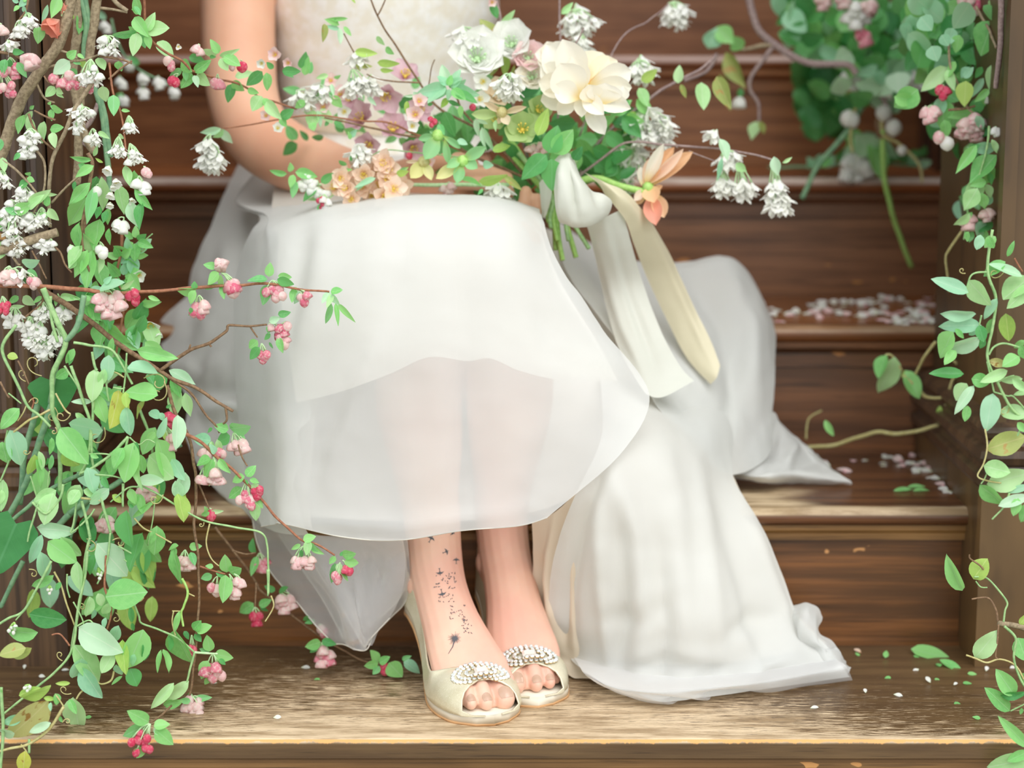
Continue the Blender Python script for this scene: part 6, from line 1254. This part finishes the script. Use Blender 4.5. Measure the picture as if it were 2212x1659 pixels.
sheet('ribbon_tail', [[(1262, 372, .325), (1290, 395, .315), (1305, 420, .318)], [(1310, 395, .31), (1332, 420, .305), (1330, 448, .312)], [(1356, 418, .325), (1368, 450, .32), (1352, 478, .325)], [(1405, 478, .36), (1395, 510, .355), (1370, 530, .36)], [(1452, 560, .415), (1430, 585, .41), (1400, 605, .415)], [(1498, 660, .43), (1475, 685, .425), (1445, 700, .43)], [(1535, 735, .415), (1510, 765, .41), (1485, 775, .415)], [(1556, 790, .40), (1548, 815, .39), (1535, 830, .395)]],
      M_rib2, 20, 70, [([(1390, 460), (1470, 640), (1540, 790)], 9, .004)], .0012, 24, rib)
sheet('ribbon_tail', [[(1165, 395, .34), (1180, 380, .335), (1195, 385, .335)], [(1168, 430, .34), (1178, 430, .335), (1190, 430, .335)], [(1172, 470, .345), (1176, 470, .34), (1180, 465, .34)]], M_rib, 12, 20, (), .0006, 24, rib)
p.done()

# ------------------------------------------------------------------ right garland
p = Plant('garland_limb', 'lilac-grey bare limb with forked ends crossing in front of the upper step at right', 'branch', .72)
p.stem([(1612, -30), (1622, 20), (1639, 66), (1672, 95), (1717, 124), (1763, 139), (1829, 139), (1850, 160)], .0052, .0045, 'lilac', n=50); p.stem([(1672, 98), (1650, 128), (1621, 169), (1621, 196), (1639, 226), (1640, 268)], .0034, .002, 'lilac', n=40); p.stem([(1548, 118), (1530, 150), (1480, 175)], .0028, .002, 'lilac', (.7, .55)); p.stem([(1672, 95), (1640, 100), (1600, 108)], .004, .002, 'bark')
p.leaves('1636 262 1622 302 .55 p; 1640 262 1652 290 .4 o; 1568 112 1612 190 .36 o; 1555 160 1576 238 .34 o; 1605 105 1580 80 .9 g; 1530 105 1548 60 .8 m; 1548 58 1585 95 .7 g; 1600 190 1596 215 .5 d', 'lance'); p.cluster(1596, 212, 1597, 222, 1, 2, 'white', 'half', (26, 28)); p.done()
SHAPES = ('apple', 'oval', 'round')
def mass(name, label, Y, poly, n, ln, kinds, stems, shapes=SHAPES, clusters=()):
    p = Plant(name, label, 'foliage' if 'ivy' in name else 'branch', Y)
    for pts, r0, r1, mt, dy in stems: p.stem(pts, r0, r1, mt, dy)
    def inside(x, y):
        c = False; j = len(poly)-1
        for i in range(len(poly)):
            (xi, yi), (xj, yj) = poly[i], poly[j]
            if (yi > y) != (yj > y) and x < (xj-xi)*(y-yi)/(yj-yi)+xi: c = not c
            j = i
        return c
    xs = [q[0] for q in poly]; ys = [q[1] for q in poly]; k = 0
    while k < n:
        x, y = R.uniform(min(xs), max(xs)), R.uniform(min(ys), max(ys))
        if not inside(x, y): continue
        k += 1; Yd = Y+R.uniform(-.07, .07); a = math.radians(R.gauss(90, 60)); l = R.uniform(*ln)
        b = at(x-l*.4*math.cos(a), y-l*.4*math.sin(a), Yd); p.ensure(b)
        blade('leaf', p.root, b, at(x+l*.6*math.cos(a), y+l*.6*math.sin(a), Yd+R.uniform(-.03, .02)), R.uniform(.5, .8), LM[R.choice(kinds)], R.choice(shapes))
    for c in clusters: p.cluster(*c[:-1], **c[-1])
    return p.done()
mass('ivy_trail', 'blurred deep green ivy trail hanging over the dark panel at upper right', 1.0, [(1690, 0), (1790, 0), (1800, 150), (1830, 210), (1820, 290), (1775, 312), (1745, 250), (1722, 190), (1735, 120), (1700, 60)], 72, (44, 66), 'DdDdg', [([(1740, -30), (1752, 80), (1770, 180), (1790, 300)], .003, .002, 'sage', None)])
mass('leafy_branch', 'blurred leafy branch with pale blossom clusters at the top of the right garland', .86, [(1660, 0), (2010, 0), (2000, 90), (1960, 150), (1880, 160), (1800, 130), (1730, 110)], 110, (44, 66), 'dgDamd', [([(1715, -20), (1745, 40), (1780, 90), (1830, 150), (1850, 175)], .0032, .0026, 'straw', None), ([(1911, -20), (1914, 60), (1925, 120), (1937, 172)], .0028, .002, 'twig', None)],
     clusters=((1850, 0, 1852, 34, 9, 27, dict(kind='white', form='half', size=(24, 30), Y=.72)), (1880, 0, 1874, 18, 4, 14, dict(kind='pale', form='half', size=(24, 30), Y=.72)), (1775, -10, 1778, 4, 4, 14, dict(kind='pale', form='half', size=(24, 28), Y=.72)), (1822, -14, 1824, 0, 3, 12, dict(kind='pale', form='half', size=(22, 26), Y=.72)), (1862, 60, 1866, 80, 3, 13, dict(kind='pink', size=(28, 34), Y=.72))))
mass('leafy_branch', 'blurred knot of twigs and greyish buds hanging in the middle of the right garland', .80, [(1800, 120), (1960, 130), (1985, 180), (1930, 235), (1880, 200), (1850, 220), (1810, 190)], 44, (36, 56), 'dgmDP', [([(1845, 140), (1860, 165), (1890, 190), (1915, 225), (1925, 260)], .0042, .003, 'lilac', None), ([(1883, 181), (1860, 235), (1829, 286), (1775, 347), (1745, 400), (1732, 430)], .0042, .0034, 'sage', (.82, .78)), ([(1870, 175), (1850, 230), (1838, 290), (1842, 330)], .003, .0024, 'straw', None), ([(1905, 230), (1906, 286), (1920, 300), (1942, 310), (1985, 355), (1992, 395)], .0036, .002, 'straw', None), ([(1908, 235), (1895, 265), (1905, 300)], .003, .003, 'twig', None), ([(1905, 280), (1908, 340), (1912, 392), (1925, 450), (1940, 500), (1970, 578)], .0042, .003, 'lime', (.8, .85)), ([(1830, 200), (1855, 190), (1870, 210)], .003, .002, 'straw', None)], ('lance', 'apple'),
     clusters=((1845, 140, 1845, 166, 8, 24, dict(kind='white', form='half', size=(24, 32))), (1980, 140, 1978, 172, 6, 18, dict(kind='white', form='half', size=(24, 32))), (1985, 110, 1988, 132, 4, 14, dict(kind='pale', form='half', size=(24, 28))), (1840, 240, 1838, 258, 2, 8, dict(kind='white', form='bud', size=(34, 40))), (1925, 180, 1924, 195, 1, 3, dict(kind='white', form='bud', size=(40, 46))), (1908, 232, 1909, 244, 1, 3, dict(kind='white', form='bud', size=(36, 40))), (1930, 262, 1930, 276, 1, 3, dict(kind='white', form='bud', size=(36, 40))), (1950, 315, 1948, 325, 1, 3, dict(kind='white', form='bud', size=(24, 28)))))
mass('leafy_branch', 'pale leafy tuft ending in one fluffy white cluster that rests on the fourth tread', .90, [(1825, 290), (1880, 300), (1890, 350), (1830, 350)], 12, (36, 60), 'mPgp', [([(1842, 250), (1846, 300), (1848, 340)], .002, .0016, 'sage', None)], ('lance',),
     clusters=((1846, 320, 1846, 362, 14, 30, dict(kind='white', form='half', size=(28, 34), Y=.885)),))
p = Plant('ivy_trail', 'low blurred ivy strand lying along the fourth tread under the white cluster', 'foliage', .93)
p.stem([(1660, 362), (1760, 360), (1880, 352), (2000, 362)], .002, .002, 'sage')
for i in range(26):
    x = R.uniform(1690, 2010); y = R.uniform(346, 366) if x < 1880 else R.uniform(328, 360); a = R.uniform(0, 6.28); b = at(x, y, .93); blade('leaf', p.root, b, b+Vector((math.cos(a)*.02, -.008, abs(math.sin(a))*.016)), .6, LM[R.choice('dmDmg')], 'apple')
p.leaves('1880 300 1910 392 .4 g lance; 1890 296 1935 345 .5 m', 'lance', Y=.84); p.done()
mass('apple_branch', 'leafy branch of rounded bluish leaves along the right pillar edge, nearest the top', .50, [(1960, 0), (2110, 0), (2120, 120), (2060, 150), (1985, 160), (1955, 90)], 84, (46, 66), 'mgmdgaD', [([(2000, -20), (2010, 60), (2040, 110), (2052, 170), (2060, 230)], .003, .002, 'bark', None), ([(2163, -20), (2162, 60), (2157, 133), (2150, 190)], .0036, .003, 'lilac', (.26, .3)), ([(2109, 15), (2135, 62), (2151, 102)], .002, .0014, 'bark', (.4, .32)), ([(2095, 0), (2090, 60), (2105, 120), (2080, 170)], .006, .005, 'bark', (.55, .55)), ([(2052, 140), (2075, 165), (2095, 170)], .0016, .0012, 'straw', None), ([(1925, 105), (1980, 85), (2040, 80)], .0022, .0018, 'sage', (.6, .55))], ('round', 'apple'),
     clusters=((2100, -10, 2106, 8, 3, 14, dict(kind='pink', size=(30, 34), Y=.42)), (2040, -20, 2088, 0, 3, 12, dict(kind='pale', form='half', size=(24, 30), Y=.42))))
p = Plant('apple_branch', 'apple branch with a pink-white blossom head hanging beside the right pillar', 'branch', .36, 'F')
p.stem([(1450, 300), (1452, 420), (1480, 520), (1560, 700), (1600, 790), (1740, 900)], .0016, .0012, 'bark'); p.stem([(1450, 790), (1560, 780), (1640, 760)], .0016, .0012, 'twig'); p.stem([(1800, 660), (1760, 780), (1800, 900)], .001, .001, 'straw')
p.leaves('1440 480 1255 655 .42 p; 1440 500 1492 650 .4 p; 1575 580 1560 765 .62 l; 1700 560 1605 705 .3 m; 1758 465 1750 665 .34 p; 1640 800 1445 842 .38 g; 1430 715 1400 930 .62 g; 1410 700 1350 860 .5 m; 1420 860 1440 1000 .5 g; 1772 150 1660 395 .66 g; 1700 40 1780 140 .5 a; 1600 20 1490 210 .7 m; 1740 0 1800 60 .6 p; 1690 690 1720 760 .5 g; 1790 620 1800 720 .5 d; 1740 640 1640 730 .4 g; 1500 440 1440 560 .4 g; 1560 560 1630 480 .5 m; 1620 680 1560 640 .5 l; 1650 830 1700 930 .5 m; 1600 480 1540 560 .6 m; 1690 480 1640 560 .5 d; 1780 700 1760 800 .4 g; 1230 640 1060 780 .7 g; 1060 690 1230 740 .5 g; 1480 200 1440 330 .6 m; 1530 250 1500 380 .6 g; 1400 250 1450 330 .8 m; 1330 330 1370 440 .9 m; 1250 120 1330 220 .9 m; 1790 300 1770 400 .5 g', 'apple', .03)
p.cluster(1640, 850, 1630, 920, 13, 27, 'pale', 'half', (26, 32)); p.cluster(1420, 620, 1410, 655, 3, 12, 'red'); p.cluster(1290, 780, 1310, 820, 4, 14, 'pale', 'half', (26, 30)); p.cluster(1390, 950, 1380, 985, 1, 3, 'pale', 'bud', (30, 34)); p.cluster(1420, 980, 1440, 1030, 1, 3, 'white', 'bud', (30, 34)); p.cluster(1760, 690, 1765, 720, 2, 6, 'white', 'half', (22, 26)); p.done()
mass('apple_branch', 'dense shaded foliage against the right pillar behind the pink-white blossom head', .44, [(1990, 140), (2150, 100), (2150, 520), (2090, 540), (2070, 400), (2040, 300), (2000, 230)], 46, (40, 60), 'dgDdma', [([(2120, 60), (2105, 180), (2120, 300), (2110, 420), (2120, 540)], .003, .002, 'bark', None)], ('apple', 'oval'))
p = Plant('apple_branch', 'long-leaved spray below the pink-white blossom head, tips over the fourth tread', 'branch', .30, 'F')
p.stem([(1740, 900), (1730, 1050), (1690, 1200), (1650, 1320), (1600, 1450), (1580, 1600), (1560, 1720)], .0018, .0012, 'vine')
p.leaves('1650 1040 1498 1248 .3 g; 1680 1040 1560 1100 .3 d; 1790 1060 1590 1060 .4 m; 1795 1110 1605 1320 .46 g; 1760 1000 1800 1100 .4 p; 1720 1300 1610 1330 .5 g; 1700 1310 1560 1420 .6 p; 1660 1350 1560 1510 .62 p; 1720 1320 1760 1420 .5 p; 1690 1380 1710 1500 .6 g; 1600 1530 1490 1625 .42 p; 1620 1520 1560 1600 .4 g; 1740 1540 1650 1670 .7 d; 1650 1590 1700 1720 .6 m; 1780 1200 1700 1330 .5 g; 1760 1400 1700 1480 .6 m; 1640 1400 1600 1500 .6 g; 1740 1230 1760 1330 .4 d; 1690 1640 1740 1740 .5 g; 1620 1650 1600 1740 .4 a', 'lance', .03)
p.cluster(1600, 1560, 1595, 1595, 4, 11, 'pale', 'half', (24, 28)); p.cluster(1715, 1520, 1722, 1545, 4, 9, 'pale', 'half', (22, 26)); p.cluster(1790, 920, 1798, 945, 2, 5, 'white', 'half', (18, 22)); p.done()
# smilax on the right, lower half
p = Plant('smilax_vine', 'mint-leaved vine hanging in front of the right pillar, long narrow leaves near the top', 'vine', .20, 'G')
p.stem([(1470, -10), (1440, 230), (1490, 390), (1480, 520), (1440, 740), (1500, 900), (1590, 1060), (1680, 1140)], .0021, .0019, 'vine', n=60); p.stem([(1450, 740), (1480, 690), (1550, 670), (1680, 710)], .0016, .0013, 'vine'); p.stem([(1440, 240), (1380, 245), (1340, 270), (1320, 340)], .0014, .0012, 'vine'); p.stem([(1600, 160), (1620, 200), (1650, 240)], .001, .0008, 'red'); p.stem([(1400, 500), (1390, 560), (1380, 640)], .0012, .001, 'vine'); p.stem([(1440, 780), (1460, 870), (1480, 960)], .0014, .0012, 'vine'); p.stem([(1480, 960), (1560, 985), (1600, 990), (1680, 1080)], .0012, .001, 'vine'); p.stem([(1600, 860), (1560, 870), (1500, 900)], .001, .001, 'vine'); p.stem([(1290, 0), (1210, 110), (1195, 170), (1210, 360)], .0022, .0016, 'straw', (.4, .42))
p.leaves('1328 365 1108 280 .32 m; 1330 290 1445 448 .52 p; 1548 180 1418 255 .45 g; 1650 270 1448 188 .22 P; 1700 270 1530 400 .55 p; 1700 320 1572 455 .42 p; 1500 400 1415 525 .34 m; 1550 490 1568 658 .52 l; 1405 560 1160 562 .34 m; 1370 490 1170 510 .26 m; 1395 635 1190 722 .38 P; 1240 600 1140 748 .55 g; 1250 710 1185 790 .5 g; 1300 850 1095 845 .28 d; 1318 908 1250 1010 .72 p; 1358 920 1250 1082 .28 P; 1345 880 1460 900 .7 g; 1560 830 1400 900 .32 p; 1470 968 1440 1188 .48 m; 1322 1040 1308 1135 .5 g; 1515 1085 1690 1080 .5 p; 1450 770 1565 800 .42 b; 1650 880 1515 890 .35 p; 1640 680 1680 770 .6 g; 1630 745 1535 795 .6 g; 1470 520 1440 615 .4 g; 1560 150 1600 60 .3 g; 1660 650 1600 700 .5 g; 1390 560 1420 660 .6 d; 1330 620 1390 560 .5 m; 1420 640 1400 700 .6 d; 1590 880 1690 960 .4 p; 1680 960 1600 970 .35 p; 1490 30 1420 90 .6 g; 1400 20 1380 110 .6 m; 1330 0 1310 60 .5 g; 1480 100 1440 30 .5 g; 1250 580 1300 640 .4 g', dY=.02)
p.tendril(1540, 240, 120, 60); p.tendril(1560, 1020, 60, 60); p.tendril(1310, 250, 170, 30); p.done()
p = Plant('smilax_vine', 'olive vine arching behind over the second tread, pale leaves at its dangling end', 'vine', .46, 'G')
p.stem([(1130, 660), (1060, 760), (1010, 850)], .0026, .0022, 'straw', (.42, .46)); p.stem([(940, 860), (1020, 930), (1080, 990), (1190, 985), (1240, 880), (1290, 830), (1240, 770)], .0028, .002, 'straw', n=50); p.stem([(1190, 985), (1185, 1080), (1175, 1150)], .0026, .002, 'straw'); p.stem([(370, 1290), (500, 1280), (640, 1240), (780, 1200), (900, 1210), (1040, 1190), (1160, 1150), (1290, 1120), (1400, 1060)], .0034, .003, 'straw', (.55, .45), n=60); p.stem([(1150, 1080), (1160, 1120), (1175, 1150)], .002, .0016, 'straw'); p.stem([(830, 740), (870, 745), (930, 830)], .0016, .0014, 'straw'); p.stem([(360, 1240), (370, 1120), (450, 1070)], .0016, .0014, 'straw', (.56, .58))
p.leaves('840 738 772 868 .46 g; 888 750 808 985 .42 p; 950 830 1040 995 .46 g; 960 830 930 870 .6 o; 470 1125 520 1225 .35 g; 1300 830 1320 800 .6 l; 1160 1040 1150 1120 .4 l', dY=.01); p.done()
p = Plant('smilax_vine', 'thin vine with oval pale leaves hanging at the right edge above the plinth', 'vine', .17, 'G')
p.stem([(1425, 1180), (1440, 1290), (1420, 1380), (1380, 1460), (1440, 1490), (1520, 1500)], .0013, .0011, 'straw'); p.stem([(1440, 1430), (1420, 1480), (1400, 1510)], .001, .001, 'vine'); p.stem([(1570, 1560), (1540, 1640), (1470, 1720)], .0014, .0012, 'vine'); p.stem([(1680, 1150), (1640, 1180), (1620, 1220)], .0014, .0012, 'vine')
p.leaves('1432 1300 1690 1225 .45 o; 1418 1400 1578 1440 .62 p; 1435 1510 1700 1450 .46 p; 1395 1510 1535 1645 .42 g; 1505 1640 1700 1575 .3 P; 1620 1590 1600 1700 .5 g; 1690 1620 1640 1740 .5 g; 1690 1520 1560 1560 .3 m; 1620 1140 1680 1200 .5 g'); p.done()
p = Plant('smilax_vine', 'bottom right vine with a grey woody node and paired green leaves over the lowest tread', 'vine', .06, 'H')
p.stem([(1700, 830), (1600, 805), (1510, 790)], .0034, .0032, 'bark', (.10, .09)); p.stem([(1540, 785), (1550, 720), (1562, 668), (1500, 590), (1432, 520), (1360, 515)], .0014, .0011, 'vine'); p.stem([(1505, 780), (1495, 710), (1445, 642), (1350, 652)], .0012, .0009, 'twig'); p.stem([(1440, 500), (1400, 450), (1340, 410), (1335, 385)], .0010, .0008, 'twig'); p.stem([(1545, 810), (1610, 885), (1605, 1000), (1640, 1130), (1690, 1200)], .0018, .0015, 'vine'); p.stem([(1312, 988), (1380, 1010), (1445, 1030), (1520, 1010), (1610, 1040), (1660, 1130)], .0013, .0012, 'straw'); p.stem([(1510, 800), (1505, 880), (1495, 990), (1520, 1010)], .001, .0008, 'twig'); p.stem([(1580, 1320), (1640, 1290), (1690, 1260)], .0011, .001, 'vine'); p.stem([(1370, 540), (1400, 575), (1440, 580)], .001, .0008, 'vine')
p.leaves('1295 595 1192 412 .3 g; 1362 530 1432 405 .75 l; 1368 1000 1502 848 .5 p; 1605 1225 1505 1078 .5 g; 1578 1318 1432 1180 .36 g; 1520 1225 1680 1225 .28 d; 1625 880 1680 1020 .7 g; 1635 800 1690 740 .5 l; 1640 1090 1700 1160 .5 g; 1650 1300 1640 1340 .5 g'); p.leaves('1690 1535 1522 1368 .25 g; 1700 1600 1440 1665 .4 p; 1690 1560 1560 1620 .4 g', Y=-.03); p.stem([(1690, 1200), (1680, 1350), (1690, 1540)], .0016, .0014, 'vine', (.06, -.02)); p.done()

# ------------------------------------------------------------------ fallen petals and leaves on the treads
def scrap(name, label, cat, group, px, py, Z, L, w, mat, ang=None, shape='petal', lift=.0012, tilt=None):
    c = at(px, py, 10+Z+lift); a = R.uniform(0, 6.28) if ang is None else ang
    o = bpy.data.objects.new(name, None)
    o = bpy.data.objects.new(name, lmesh(shape, R.randrange(5), mat)); COL.objects.link(o); o.location = c
    o.rotation_euler = (Matrix.Rotation(R.uniform(.1, .7) if tilt is None else tilt, 3, 'X') @ Matrix.Rotation(a, 3, 'Z')).to_euler(); o.scale = (L, L*w, L*.55); tag(o, label, cat, group); return o
def inquad(x0, x1, y0, y1, n, sl=0): return [(R.uniform(x0, x1), R.uniform(y0, y1)) for _ in range(n)]
for x, y in inquad(1655, 1760, 655, 695, 9) + inquad(1760, 1890, 650, 690, 26) + inquad(1880, 2080, 645, 700, 62) + inquad(1900, 2060, 675, 700, 22):
    k = 'pink' if R.random() < .3 else 'white'; w_ = 'close to the gown train' if x < 1770 else 'midway along' if x < 1900 else 'towards the right garland'; f_ = 'near the front edge' if y > 683 else 'near the riser'
    scrap('petal', '%s fallen petal on the third tread, %s, %s' % ('blush' if k == 'pink' else 'white', f_, w_), 'petal', '%s petals on the third tread %s %s' % (k, f_, w_), x, y, 2*RH, R.uniform(.011, .016), .95, PM[k])
for x, y in inquad(1770, 1880, 985, 1040, 7) + inquad(1895, 1990, 985, 1010, 16) + inquad(1985, 2085, 980, 1025, 30) + inquad(1990, 2100, 1025, 1065, 12):
    k = 'pink' if R.random() < .3 else 'white'; w_ = 'beside the train tail' if x < 1890 else 'midway to the pillar' if x < 1990 else 'close to the right pillar'; f_ = 'towards the front' if y > 1022 else 'near the riser'
    scrap('petal', '%s fallen petal on the second tread, %s, %s' % ('blush' if k == 'pink' else 'white', f_, w_), 'petal', '%s petals on the second tread %s %s' % (k, f_, w_), x, y, RH, R.uniform(.009, .014), .95, PM[k])
for x, y in ((1860, 1410), (1700, 1425), (1985, 1445), (2010, 1475), (2060, 1480), (2130, 1450), (1930, 1500), (1750, 1530), (1870, 1497), (2160, 1470), (2195, 1440), (590, 1550), (650, 1442), (686, 1434), (150, 1447), (52, 1445), (98, 1462), (470, 1475)):
    w_ = 'left of the shoes' if x < 900 else 'right of the gown near the riser' if y < 1450 else 'right of the gown towards the front edge'
    scrap('petal', 'tiny pale petal on the bottom tread, '+w_, 'petal', 'petals on the bottom tread '+w_, x, y, 0, R.uniform(.006, .011), .6, PM['white' if R.random() < .7 else 'peach'])
for x, y in ((1856, 1417), (1912, 1421), (1924, 1462), (2020, 1465), (2090, 1455), (2080, 1476), (2063, 1516), (2118, 1552), (2145, 1500), (690, 1465), (198, 1549), (2030, 1440), (1975, 1415)):
    w_ = 'left of the shoes' if x < 900 else 'near the gown hem' if x < 1930 else 'near the right pillar'
    scrap('leaf_scrap', 'tiny green leaf scrap on the bottom tread, '+w_, 'leaf scrap', 'leaf scraps on the bottom tread '+w_, x, y, 0, R.uniform(.007, .012), .6, LM['g'], None, 'apple')
for x, y in ((1960, 1052), (1972, 1060), (1930, 1060)):
    scrap('leaf_scrap', 'thin green leaf scrap on the second tread among petals', 'leaf scrap', 'leaf scraps on the second tread', x, y, RH, R.uniform(.016, .024), .3, LM['g'], R.uniform(-.2, .2), 'lance')
scrap('fallen_leaf', 'broad green leaf lying on the bottom tread against the riser at right', 'leaf', None, 1968, 1402, 0, .046, .5, LM['g'], -.35, 'apple', .006, .45)
scrap('fallen_leaf', 'curled green leaf lying in front of the broader fallen leaf at right', 'leaf', None, 2030, 1425, 0, .034, .4, LM['g'], -.75, 'lance', .006, .4)
scrap('fallen_leaf', 'brown withered leaf among the petals on the second tread', 'leaf', None, 2048, 1023, RH, .020, .7, LM['b'], .2, 'apple')
